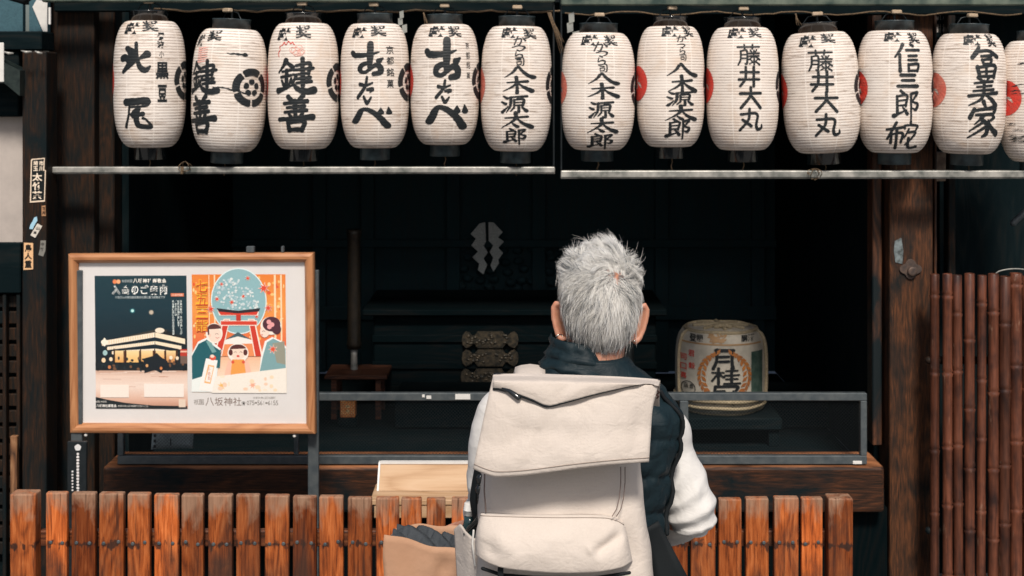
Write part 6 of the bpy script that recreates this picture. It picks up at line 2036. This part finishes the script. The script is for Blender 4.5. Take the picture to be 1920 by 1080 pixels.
def hair_mesh():
    rng = np.random.default_rng(4)
    K, NC, NS = 8, 1500, 52000
    cp = on_scalp(NC, rng)
    up = np.clip((cp[:, 2] - 0.045) / 0.05, 0, 1)
    side = np.clip((np.abs(cp[:, 0]) - 0.035) / 0.03, 0, 1)
    low_ = np.clip((-cp[:, 2]) / 0.06, 0, 1)
    clen = 0.036 + 0.018 * rng.random(NC) - 0.006 * up - 0.008 * low_ + 0.004 * rng.normal(size=NC)
    lift = 0.045 + 0.16 * rng.random(NC) ** 3 + up * (0.02 + 0.14 * rng.random(NC) ** 2)
    tuft = (np.abs(cp[:, 0]) > 0.030) & (cp[:, 2] > 0.030) & (cp[:, 1] > -0.075)
    lift = np.where(tuft, lift + 0.36 * rng.random(NC) ** 2, lift)
    clen = np.where(tuft, clen + 0.012 * rng.random(NC), clen)
    spike = rng.random(NC) < 0.07
    lift = np.where(spike & (up > 0.2), lift + 0.25, lift)
    lowf = np.array([[noise.noise(Vector(p * 38)), noise.noise(Vector(p * 38 + 7.7)), noise.noise(Vector(p * 38 + 15.1))] for p in cp])
    crd = lowf * 1.5 + rng.normal(size=(NC, 3)) * (0.16 + 0.8 * np.exp(-(np.linalg.norm(cp - WH, axis=1) / 0.025) ** 2))[:, None]
    # locks sweep to the left along the lower right, tufts stick out at both temples
    cpath = grow(cp, crd, clen, K, lift[:, None])
    sp = on_scalp(NS, rng)
    idx = np.zeros(NS, int)
    for a in range(0, NS, 2000):
        d = ((sp[a:a + 2000, None, :] - cp[None]) ** 2).sum(2)
        idx[a:a + 2000] = d.argmin(1)
    slen = clen[idx] * (0.75 + 0.45 * rng.random(NS))
    spath = grow(sp, crd[idx] + rng.normal(size=(NS, 3)) * 0.13, slen, K, (lift[idx] * (0.7 + 0.6 * rng.random(NS)))[:, None])
    fr = np.linspace(0, 1, K)[None, :, None]
    cl = 0.62 * fr ** 1.0
    loose = (rng.random(NS) < 0.22)[:, None, None]
    cl = np.where(loose, cl * 0.15, cl)
    fly = rng.random(NS) < 0.02
    spath[fly] = grow(sp[fly], rng.normal(size=(int(fly.sum()), 3)) * 0.6, slen[fly] * 1.05, K, (0.35 + 0.5 * rng.random(int(fly.sum())))[:, None])
    cl = np.where(fly[:, None, None], 0.0, cl)
    path = spath * (1 - cl) + cpath[idx] * cl + rng.normal(size=(NS, 1, 3)) * 0.0012 * fr
    ax_ = np.abs(path[:, :, 0]); lim = 0.0735 + 0.010 * np.clip((path[:, :, 2] - 0.02) / 0.05, 0, 1) - 0.010 * np.clip((-0.01 - path[:, :, 2]) / 0.05, 0, 1)
    path[:, :, 0] = np.sign(path[:, :, 0]) * np.where(ax_ > lim, lim + 0.28 * (ax_ - lim), ax_)
    path += HC3
    # tubes with three sides
    T = np.gradient(path, axis=1); T /= np.linalg.norm(T, axis=2, keepdims=True) + 1e-9
    ref = np.array([0.31, 0.77, 0.55])
    A = np.cross(T, ref); A /= np.linalg.norm(A, axis=2, keepdims=True) + 1e-9
    Bv = np.cross(T, A)
    rad = (0.00022 + 0.00016 * rng.random(NS))[:, None, None] * np.array([0.9, 1, 1, 0.95, 0.85, 0.68, 0.45, 0.12])[None, :, None]
    V = np.zeros((NS, K, 3, 3))
    for j in range(3):
        an = 2 * PI * j / 3
        V[:, :, j] = path + (A * math.cos(an) + Bv * math.sin(an)) * rad
    V = V.reshape(-1, 3)
    base = (np.arange(NS) * K * 3)[:, None, None]
    kk = (np.arange(K - 1) * 3)[None, :, None]
    jj = np.arange(3)[None, None, :]
    a = base + kk + jj; b = base + kk + (jj + 1) % 3
    F = np.stack([a, b, b + 3, a + 3], axis=-1).reshape(-1, 4)
    me = bpy.data.meshes.new('hair')
    me.vertices.add(len(V)); me.vertices.foreach_set('co', (V - np.array(PO)).astype(np.float32).ravel())
    me.loops.add(F.size); me.loops.foreach_set('vertex_index', F.astype(np.int32).ravel())
    me.polygons.add(len(F)); me.polygons.foreach_set('loop_start', np.arange(0, F.size, 4, dtype=np.int32))
    me.polygons.foreach_set('use_smooth', np.ones(len(F), dtype=bool))
    me.update(calc_edges=True)
    # strand colours: mostly silver white, some steel grey; shadow at sides and nape put in as grey
    g_ = rng.random(NS)
    cdark = rng.random(NC)[idx]
    zr = sp[:, 2]
    pat = np.array([noise.noise(Vector(p * 30 + 3.3)) for p in cp])[idx]
    edge = np.clip((np.abs(sp[:, 0] - 0.006) - 0.036) / 0.03, 0, 1)
    pd = 0.02 + 0.26 * (cdark > 0.86) + 0.20 * np.clip(pat * 2.2 - 0.25, 0, 1) + 0.20 * np.clip((-zr - 0.005) / 0.05, 0, 1) + 0.30 * edge * np.clip((0.05 - zr) / 0.05, 0, 1)
    dark = g_ < pd
    col = np.where(dark[:, None], np.array([[0.13, 0.15, 0.17]]), np.array([[0.95, 0.925, 0.88]])) * (0.80 + 0.3 * rng.random((NS, 1)))
    at = me.color_attributes.new('Col', 'FLOAT_COLOR', 'POINT')
    tone = np.repeat(np.linspace(0.74, 1.10, K), 3)[None, :, None]
    cc = np.ones((NS, K * 3, 4), dtype=np.float32); cc[:, :, :3] = np.clip(col[:, None, :] * tone, 0, 0.95)
    at.data.foreach_set('color', cc.ravel())
    return me


mh, nth, bh = newmat('silver_hair')
at_ = nd(nth, "ShaderNodeAttribute", attribute_name="Col")
nth.links.new(at_.outputs["Color"], bh.inputs["Base Color"])
bh.inputs["Roughness"].default_value = 0.42
bh.inputs["Specular IOR Level"].default_value = 0.45
me = hair_mesh(); me.materials.append(mh)
hair = bpy.data.objects.new('hair', me); C.objects.link(hair); hair.parent = person
# short under-hair that hides the scalp except at the thin crown
m = MB()
nn, mm = 48, 30
G = []
for i in range(mm + 1):
    row = []
    for j in range(nn + 1):
        th = PI * (0.5 + 1.0) + (j / nn - 0.5) * 2 * PI * 0.80       # round the back
        ph = -0.72 + (PI / 2 - 0.02 + 0.72) * i / mm
        p = np.array([math.cos(ph) * math.cos(th), math.cos(ph) * math.sin(th), math.sin(ph)]) * HA3
        row.append(p)
    G.append(row)
vs, fs = [], []
for r in G:
    for p in r: vs.append(tuple(p * 0.985 + HC3))
for i in range(mm):
    for j in range(nn):
        c_ = (G[i][j] + G[i + 1][j + 1]) / 2
        if np.linalg.norm(c_ - WH) < 0.030 + 0.010 * noise.noise(Vector(c_ * 60)): continue
        if c_[1] > 0.045 and c_[2] < 0.055: continue
        if -0.030 < c_[1] and c_[2] < -0.008: continue
        a = i * (nn + 1) + j
        fs.append((a, a + 1, a + nn + 2, a + nn + 1))
m.add(vs, fs, None, True)
pb(m, 'under_hair', plain('short_grey_hair', (0.40, 0.385, 0.37), (0.20, 0.205, 0.21), 0.7, 300, 0, 0.5), hair)

# ------------------------------------------------------------------ backpack
BPO = P(1060, 1000, 2.42)
pack = empty('backpack', BPO, 'large cream canvas backpack with folded flap worn on the person\'s back', 'backpack')


def kp(mb, name, mat, parent=None):
    o = mb.build(name, mat, parent or pack)
    o.data.transform(Matrix.Translation(-BPO))
    return o


def itp(pts, t):
    """smooth interpolation through (t, value) pairs"""
    if t <= pts[0][0]: return pts[0][1]
    for i in range(len(pts) - 1):
        a, b = pts[i], pts[i + 1]
        if t <= b[0]:
            u = (t - a[0]) / (b[0] - a[0])
            m0 = (b[1] - pts[i - 1][1]) / (b[0] - pts[i - 1][0]) if i > 0 else (b[1] - a[1]) / (b[0] - a[0])
            m1 = (pts[i + 2][1] - a[1]) / (pts[i + 2][0] - a[0]) if i + 2 < len(pts) else (b[1] - a[1]) / (b[0] - a[0])
            h = b[0] - a[0]
            return (2 * u ** 3 - 3 * u * u + 1) * a[1] + (u ** 3 - 2 * u * u + u) * h * m0 + (-2 * u ** 3 + 3 * u * u) * b[1] + (u ** 3 - u * u) * h * m1
    return pts[-1][1]


def seg_d(px, py, a, b):
    ax, ay = a; bx2, by2 = b
    dx, dy = bx2 - ax, by2 - ay
    t = max(0, min(1, ((px - ax) * dx + (py - ay) * dy) / (dx * dx + dy * dy)))
    return math.hypot(px - ax - t * dx, py - ay - t * dy), t


def cloth(px, py, seed=0.0, amp=0.003):
    """soft undulation of the canvas in metres"""
    v = Vector((px * 0.012, py * 0.010, seed))
    return amp * (noise.noise(v) + 0.45 * noise.noise(v * 2.3) + 0.12 * noise.noise(v * 6))


def crease(px, py, lst):
    s = 0
    for a, b, wd, dp in lst:
        d, t = seg_d(px, py, a, b)
        s += dp * math.exp(-(d / wd) ** 2) * math.sin(PI * min(1, max(0, 0.08 + 0.84 * t)))
    return s


# main bag
R = []
for i in range(46):
    t = i / 45
    z = ZZ(735, 2.40) + (0.95 - ZZ(735, 2.40)) * t
    pyq = HY + (CZ - z) / 2.36 * FPX
    cxp = itp([(700, 1068), (880, 1053), (1080, 1058), (1300, 1060)], pyq)
    hw = itp([(700, 138), (880, 149), (960, 156), (1080, 166), (1300, 168)], pyq) * 2.40 / FPX
    if t > 0.93: hw *= 1 - 0.25 * ((t - 0.93) / 0.07) ** 2
    yf = itp([(0, 2.40), (0.12, 2.372), (0.33, 2.350), (0.5, 2.335), (0.93, 2.33), (1, 2.36)], t)
    yk = 2.505
    ring = []
    for j in range(72):
        a = 2 * PI * j / 72
        e = 2 / 4.2
        ca, sa = math.cos(a), math.sin(a)
        x_ = XX(cxp, 2.40) + math.copysign(abs(ca) ** e, ca) * hw
        y_ = (yf + yk) / 2 + math.copysign(abs(sa) ** e, sa) * (yk - yf) / 2
        ppx = 960 + x_ / y_ * FPX
        w2 = cloth(ppx, pyq, 3.0, 0.0045) + (crease(ppx, pyq, [((1175, 985), (1195, 1075), 14, 0.006), ((1080, 905), (1060, 960), 12, 0.003), ((930, 905), (945, 955), 14, 0.004)]) if sa < 0.3 else 0)
        ring.append((x_ + ca * w2, y_ + (w2 if sa < 0 else 0), z))
    R.append(ring)
kp(MB().rings(R, True), 'main_bag', M['canvas'])

# flap with a rolled edge
LE = [(0, 925), (0.35, 911), (0.7, 898), (1, 887)]
RE = [(0, 1237), (0.1, 1233), (0.35, 1224), (0.7, 1220), (1, 1217)]
TE = [(0, 703), (0.25, 702.5), (0.5, 705), (0.75, 708), (1, 713)]
BE = [(0, 878), (0.07, 888), (0.13, 893), (0.3, 890), (0.55, 879), (0.8, 870), (1, 865)]


def flap_y(u, v):
    y_ = 2.30 + 0.055 * (1 - smooth(0, 0.07, v)) - 0.022 * math.sin(PI * min(1, v * 0.75)) - 0.016 * smooth(0.55, 1, v)
    e = abs(2 * u - 1)
    y_ += 0.020 * e ** 5
    return y_


G = []
nu, nv = 70, 60
for (dy, py0) in ((0.188, 752), (0.16, 736), (0.13, 727), (0.10, 718), (0.085, 711), (0.07, 706)):
    G.append([P(itp(LE, 0) + (itp(RE, 0) - itp(LE, 0)) * j / nu, py0 + itp(TE, j / nu) - 703, 2.30 + dy + 0.02) for j in range(nu + 1)])
CR = [((1022, 762), (962, 880), 16, -0.004), ((1105, 800), (1045, 880), 22, 0.003), ((1010, 720), (1075, 712), 8, 0.002), ((930, 860), (1010, 790), 20, 0.0035), ((1200, 740), (1190, 860), 14, 0.003)]
for i in range(nv + 1):
    v = i / nv
    r = []
    for j in range(nu + 1):
        u = j / nu
        px = itp(LE, v) + (itp(RE, v) - itp(LE, v)) * u
        py = itp(TE, u) + (itp(BE, u) - itp(TE, u)) * v
        r.append(P(px, py, flap_y(u, v) + cloth(px, py, 7.0, 0.0042) + crease(px, py, CR)))
    G.append(r)
for dy, dp in ((0.006, 1.5), (0.014, 0.5), (0.018, -3.0)):                     # turn the hem under
    G.append([P(itp(LE, 1) + (itp(RE, 1) - itp(LE, 1)) * j / nu, itp(BE, j / nu) + dp, flap_y(j / nu, 1) + dy + cloth(1000, 880, 7.0, 0.0042)) for j in range(nu + 1)])
flap = kp(MB().slab(G, (0, 0.0035, 0.0)), 'flap', M['canvas'])

# rolled top folded forward over the flap, with the zip and a dark line for its shadow under it
VE = [(0, 728), (0.04, 729), (0.13, 737), (0.24, 750), (0.325, 761), (0.42, 755), (0.6, 740), (0.75, 729), (0.86, 722), (0.93, 720), (1, 724)]
G = []
for (dy, py0) in ((0.085, 714), (0.06, 704.5)):
    G.append([P(924 + 314 * j / nu, py0 + itp(TE, j / nu) - 703, 2.30 + dy) for j in range(nu + 1)])
for i in range(17):
    v = i / 16
    r = []
    for j in range(nu + 1):
        u = j / nu
        px = 924 + (1238 - 924) * u - 3 * v * (1 if u > .97 else 0)
        y0_, y1_ = itp(TE, u) - 1.5, itp(VE, u)
        py = y0_ + (y1_ - y0_) * v
        vf = max(0, (py - itp(TE, u)) / (itp(BE, u) - itp(TE, u)))
        yy = flap_y(u, vf) - 0.007 - 0.005 * math.sin(PI * v) + cloth(px, py, 9.0, 0.0035) + crease(px, py, [((1085, 712), (1035, 752), 12, 0.003), ((1120, 708), (1060, 745), 10, -0.002)])
        r.append(P(px, py, yy))
    G.append(r)
G.append([P(924 + 314 * j / nu, itp(VE, j / nu) - 0.6, flap_y(j / nu, 0.12) + 0.001) for j in range(nu + 1)])
kp(MB().slab(G, (0, 0.002, 0)), 'top_fold', M['canvas'])
zip_shadow_line = []
for i in range(69):
    u_ = (2 + i * 4) / 314; px_ = 924 + 314 * u_; py_ = itp(VE, u_) + 1.0
    vf_ = max(0, (py_ - itp(TE, u_)) / (itp(BE, u_) - itp(TE, u_)))
    zip_shadow_line.append(P(px_, py_, flap_y(u_, vf_) - 0.006 + cloth(px_, py_, 9.0, 0.0035)))
m = MB().tube(zip_shadow_line, [0.0022 if i < 26 else 0.0015 - 0.0010 * (i - 26) / 42 for i in range(69)], 6)  # thick end is the zip, thin end the fold's shadow as dark cord
kp(m, 'zip', M['black_web'])
m = MB().tube([P(a, b, flap_y((a - 924) / 314, (b - 703) / 185) - 0.0065 + cloth(a, b, 7.0, 0.0042)) for a, b in ((943, 728), (955, 733), (966, 741), (972, 746))], [0.0025, 0.0042, 0.0048, 0.0044], 12)
kp(m, 'zip_pull', M['gloss_black'])
m = MB()
for k, (px, py) in enumerate(((1231, 722), (1233, 731), (1232, 739))):
    m.tube([P(px - 3, py, 2.315), P(px + 3, py + 4, 2.33), P(px, py + 8, 2.34)], 0.0014, 6)
kp(m, 'side_stitching', plain('brown_thread', (0.15, 0.07, 0.06), None, 0.7, 30))

# front pocket
PL = [(0, 902), (0.5, 892), (1, 891)]; PR = [(0, 1168), (0.2, 1174), (1, 1186)]
PT = [(0, 962), (0.5, 964), (0.86, 965), (0.95, 971), (1, 980)]; PB_ = [(0, 1040), (0.08, 1055), (0.2, 1066), (0.5, 1074), (0.75, 1073), (0.93, 1064), (1, 1052)]
G = []
CR2 = [((1115, 1040), (1165, 1000), 9, 0.010), ((1150, 1050), (1160, 985), 10, 0.005), ((900, 1010), (935, 1050), 14, 0.006), ((1100, 1020), (1120, 1052), 7, -0.005), ((930, 985), (960, 1045), 18, -0.004)]
for i in range(41):
    v = i / 40
    r = []
    for j in range(nu + 1):
        u = j / nu
        px = itp(PL, v) + (itp(PR, v) - itp(PL, v)) * u
        py = itp(PT, u) + (itp(PB_, u) - itp(PT, u)) * v
        e = 1 - abs(2 * u - 1) ** 6
        yy = 2.336 - 0.042 * (math.sin(PI * (0.02 + 0.62 * v)) ** 0.8) * e ** 0.6 + cloth(px, py, 12.0, 0.005) + crease(px, py, CR2)
        if i == 0: yy += 0.014
        r.append(P(px, py, yy))
    G.append(r)
G.append([P(itp(PL, 1) + (itp(PR, 1) - itp(PL, 1)) * j / nu, itp(PB_, j / nu) + 0.4, 2.345) for j in range(nu + 1)])
kp(MB().slab(G, (0, 0.003, 0)), 'front_pocket', M['canvas'])
# stitching along the hems
st_m = plain('stitch_thread', (0.36, 0.29, 0.25), (0.30, 0.24, 0.20), 0.8, 60)
def stitch(f, n=60):
    kp(MB().tube([f(i / (n - 1)) for i in range(n)], 0.0007, 5, False), 'stitching', st_m)
stitch(lambda u: (lambda px, py: P(px, py, flap_y(u, 0.955) + cloth(px, py, 7.0, 0.0042) + crease(px, py, CR) - 0.0004))(itp(LE, 0.955) + (itp(RE, 0.955) - itp(LE, 0.955)) * u, itp(TE, u) + (itp(BE, u) - itp(TE, u)) * 0.955))
stitch(lambda u: (lambda px, py: P(px, py, 2.336 - 0.042 * (math.sin(PI * (0.02 + 0.62 * 0.06)) ** 0.8) * (1 - abs(2 * u - 1) ** 6) ** 0.6 + cloth(px, py, 12.0, 0.005) + crease(px, py, CR2) - 0.0006))(itp(PL, 0.06) + (itp(PR, 0.06) - itp(PL, 0.06)) * u, itp(PT, u) + (itp(PB_, u) - itp(PT, u)) * 0.06))
# seams
sm_m = plain('seam_thread', (0.20, 0.14, 0.12), None, 0.8, 60)
for dx in (0, 8):
    m = MB().tube([P(1164 + dx + a, b, y_) for a, b, y_ in ((0, 876, 2.331), (0, 905, 2.327), (-3, 935, 2.325), (-8, 955, 2.322), (-16, 968, 2.319))], 0.0008, 5)
    kp(m, 'seam', sm_m)
m = MB().tube([P(a, b, y_) for a, b, y_ in ((909, 884, 2.345), (908, 920, 2.34), (911, 960, 2.335))], 0.0012, 5)
kp(m, 'seam', sm_m)
m = MB().tube([P(a, b, 2.322) for a, b in ((905, 1066), (940, 1078), (1000, 1083), (1110, 1085), (1180, 1074))], 0.003, 6)
kp(m, 'lower_zip', M['black_web'])
m = MB().box(P(933, 0, 2.30).x, P(944, 0, 2.30).x, 2.306, 2.314, ZZ(1130, 2.3), ZZ(1068, 2.3), 0.001)
kp(m, 'buckle_strap', M['black_web'])

# black side panel and back padding
SL = [(0, 921), (0.25, 908), (0.5, 893), (0.75, 881), (0.85, 884), (1, 896)]
G = []
for i in range(31):
    v = i / 30
    py = 714 + v * 290
    x0 = itp(SL, v)
    G.append([P(x0 + dx, py, 2.425 - 0.012 * math.sin(PI * j / 4) + 0.002 * noise.noise(Vector((py * .05, j, 2)))) for j, dx in enumerate((0, 5, 10, 16, 24))])
kp(MB().slab(G, (0.004, 0.07, 0)), 'side_panel', M['black_web'])
m = MB().box(XX(940, 2.5), XX(1190, 2.5), 2.5055, 2.528, 0.97, ZZ(730, 2.5), 0.01, 2)
kp(m, 'back_padding', M['black_web'])
# cords with toggles at the left
random.seed(8)
m = MB()
m.tube([P(904, 893, 2.40), P(899, 912, 2.395), P(900, 935, 2.395), P(905, 955, 2.395), P(897, 975, 2.40), P(884, 990, 2.41), P(872, 1000, 2.415)], [0.005, 0.006, 0.0048, 0.0055, 0.0045, 0.004, 0.003], 10, disp=lambda q, t, a: 0.0014 * math.sin(t * 60 + a))
m.tube([P(897, 930, 2.392), P(903, 950, 2.39), P(893, 975, 2.395), P(876, 992, 2.41)], [0.0022] * 4, 8)
for a, b in ((901, 898), (899, 918), (902, 940)): m.ball(P(a, b, 2.392), (0.007, 0.005, 0.008), 12, 8)
kp(m, 'cord', M['gloss_black'])

# side pocket at the left
G = []
for i in range(21):
    v = i / 20
    r = []
    for j in range(25):
        u = j / 24
        pxl = 851 + 8 * v; pxr = 900 + 2 * v
        top = itp([(0, 993), (0.12, 987), (0.25, 984), (0.45, 997), (0.7, 1008), (1, 1013)], u)
        py = top + (1120 - top) * v
        px = pxl + (pxr - pxl) * u
        yy = 2.452 - 0.065 * math.sin(PI * (0.02 + 0.5 * u)) + cloth(px, py, 15, 0.004) + crease(px, py, [((890, 1015), (900, 1075), 5, 0.006)])
        r.append(P(px, py, yy))
    G.append(r)
kp(MB().slab(G, (0.001, 0.003, 0)), 'side_pocket', M['canvas'])
G = []
for i in range(9):
    v = i / 8
    G.append([P(851 + 8 * v + (898 - 851 - 8 * v) * j / 8, itp([(0, 993), (0.4, 985), (1, 1000)], j / 8) + v * 130, 2.456 + 0.075 * math.sin(PI * j / 8)) for j in range(9)])
kp(MB().slab(G, (0, 0.002, 0)), 'side_pocket_back', M['black_web'])


# shoulder straps over both shoulders, beige
def strap(pts, wpx, name):
    G = []
    for i in range(len(pts) * 6 - 5):
        t = i / 6
        k_ = min(int(t), len(pts) - 2); f = t - k_
        q = [Vector(pts[max(0, k_ - 1)]), Vector(pts[k_]), Vector(pts[k_ + 1]), Vector(pts[min(len(pts) - 1, k_ + 2)])]
        p = 0.5 * ((2 * q[1]) + (q[2] - q[0]) * f + (2 * q[0] - 5 * q[1] + 4 * q[2] - q[3]) * f * f + (3 * q[1] - q[0] - 3 * q[2] + q[3]) * f ** 3)
        G.append([p + Vector((dx * wpx, 0, -0.006 * (abs(dx) * 2) ** 2 + 0.30 * dx * wpx * pts[0][3] if False else -0.006 * (abs(dx) * 2) ** 2)) for dx in (-0.5, -0.3, 0, 0.3, 0.5)])
    return kp(MB().slab(G, (0, 0.002, -0.009)), name, M['canvas'])


xs = XX(994, 2.6)
strap([(XX(985, 2.48), 2.50, 1.375), (xs - 0.002, 2.56, 1.388), (xs, 2.62, 1.392), (xs, 2.70, 1.378), (xs - 0.01, 2.775, 1.32), (xs - 0.02, 2.80, 1.22), (xs - 0.035, 2.78, 1.12), (xs - 0.055, 2.70, 1.04), (xs - 0.05, 2.58, 1.0)], 0.056, 'shoulder_strap')
xs = XX(1178, 2.6)
strap([(XX(1180, 2.48), 2.50, 1.365), (xs, 2.56, 1.372), (xs, 2.62, 1.376), (xs, 2.70, 1.365), (xs + 0.01, 2.775, 1.32), (xs + 0.02, 2.80, 1.22), (xs + 0.035, 2.78, 1.12), (xs + 0.06, 2.70, 1.04), (xs + 0.06, 2.58, 1.0)], 0.05, 'shoulder_strap')

# black strap ends hanging at the right hip
m = MB()
G = []
for i in range(15):
    v = i / 14
    c_ = P(1222 + 46 * v, 985 + 130 * v, 2.52)
    G.append([c_ + Vector((dx * (0.012 + 0.022 * v), 0.004 * math.sin(v * 6 + dx), 0.006 * dx)) for dx in (-1, -0.5, 0, 0.5, 1)])
m.slab(G, (0, 0.004, 0))
kp(m, 'hip_strap', M['black_web'])

# water bottle in the side pocket
bo = P(881, 1090, 2.495)
bot = empty('water_bottle', bo, 'clear water bottle with white cap standing in the backpack side pocket', 'bottle')
zc = ZZ(966, 2.495)
bw = plain('bottle_plastic', (0.03, 0.07, 0.075), (0.02, 0.05, 0.055), 0.12, 20, 0, 0, spec=0.7)
wb(MB().lathe([(0.015, bo.z - 0.06), (0.0175, bo.z - 0.05), (0.0175, zc - 0.045), (0.015, zc - 0.028), (0.011, zc - 0.012), (0.010, zc - 0.001)], 28, (bo.x, bo.y, 0)), 'bottle_body', bw, bot, bo)
wb(MB().lathe([(0.0095, zc), (0.0105, zc + 0.001), (0.0103, zc + 0.0085), (0.0112, zc + 0.009), (0.0112, zc + 0.010), (0.0100, zc + 0.0105), (0.0100, zc + 0.021), (0.0090, zc + 0.0222)], 28, (bo.x, bo.y, 0)), 'cap', M['white_paint'], bot, bo)
wb(MB().lathe([(0.0177, ZZ(1030, 2.495)), (0.0178, ZZ(997, 2.495))], 28, (bo.x, bo.y, 0), cap=False), 'label_band', plain('teal_label', (0.07, 0.27, 0.31), (0.05, 0.18, 0.22), 0.4, 20, 0, 0), bot, bo)
m = MB().tube([P(888, 995, 2.383), P(886, 1020, 2.383), P(891, 1060, 2.383)], 0.0018, 10)
tag(m.build('white_pen', M['white_paint']), 'white slim pen clipped inside the backpack side pocket', 'pen')

# ------------------------------------------------------------------ paper bag held in the left hand
gx = P(795, 1000, 2.70)
bag = empty('paper_bag', (gx.x, gx.y, 0.70), 'open brown kraft paper bag held at the person\'s left side', 'bag')
GA = (gx.x, gx.y, 0.70)
# rim corners: front left, front right, back right, back left (x, y, z)
c_fl, c_fr, c_br, c_bl = P(720, 1003, 2.60), P(886, 1036, 2.62), P(884, 992, 2.78), P(742, 990, 2.76)


def rim(t):
    """t 0..4 round the rim"""
    cs = [c_fl, c_fr, c_br, c_bl]
    k_ = int(t) % 4; f = t - int(t)
    p = cs[k_].lerp(cs[(k_ + 1) % 4], f)
    wob = {0: 0.004 * math.sin(f * 9) * math.sin(PI * f), 1: 0.004 * math.sin(f * 5), 2: 0.008 * math.sin(PI * f) + 0.003 * math.sin(f * 11), 3: -0.008 * math.sin(PI * f)}[k_]
    return p + Vector((0, 0, wob))


def bagring(v, inset):
    ring = []
    n = 80
    cen = (c_fl + c_fr + c_br + c_bl) / 4
    for i in range(n):
        t = 4 * i / n
        p = rim(t)
        z = p.z + (0.70 - p.z) * v
        q = Vector((p.x, p.y, z))
        f = t - int(t)
        d = Vector((p.x - cen.x, p.y - cen.y, 0))
        q = q + d * (-0.02 * v - inset) + Vector((-0.006 * v, 0, 0))
        dent = 0.008 * noise.noise(Vector((t * 1.6, v * 3.2, 4))) + 0.005 * (0.5 - abs(noise.noise(Vector((t * 3 + v * 3, v * 5 - t, 21)))) * 2) + 0.0025 * noise.noise(Vector((t * 5, v * 9, 8)))
        if int(t) == 0: dent += -0.010 * math.exp(-((f - (0.72 - v * 0.3)) / 0.09) ** 2) * smooth(0.0, 0.12, v)
        dn = d.normalized()
        ring.append(q + dn * dent * smooth(0, 0.05, v) )
    return ring


R = [bagring(i / 30, 0.0) for i in range(31)]
Ri = [bagring(i / 30, 0.018) for i in range(18)]
kp_ = MB().rings(list(reversed(Ri)) + R, False)
kp_.add([p for p in R[-1]], [tuple(range(80))])
kp_.add([p for p in Ri[-1]], [tuple(range(80))])
wb(kp_, 'bag_body', M['kraft'], bag, GA)
# charcoal jacket folded inside
cen = (c_fl + c_fr + c_br + c_bl) / 4
jk = MB()
G = []
for i in range(29):
    v = i / 28
    r = []
    for j in range(41):
        u = j / 40
        a = c_fl.lerp(c_fr, u); b = c_bl.lerp(c_br, u)
        p = a.lerp(b, 0.05 + 0.82 * v)
        p = p + (cen - p) * 0.13
        env = (math.sin(PI * (0.06 + 0.9 * v)) ** 0.6) * (0.4 + 0.6 * math.sin(PI * min(1, 0.12 + u * 0.9)) ** 0.5)
        nn_ = noise.noise(Vector((u * 4.2, v * 5, 1.3))) + 0.5 * noise.noise(Vector((u * 10, v * 9, 3.3)))
        hgt = -0.020 + 0.034 * env * (1.05 - 0.5 * u) + 0.010 * nn_ + 0.007 * math.sin(u * 17 + v * 9 + 3 * nn_)
        r.append((p.x, p.y, min(a.z, b.z) * 0 + p.z + hgt))
    G.append(r)
jk.slab(G, (0, 0, -0.06))
tag(jk.build('folded_jacket', M['charcoal']), 'crumpled charcoal jacket stuffed into the brown paper bag', 'jacket')
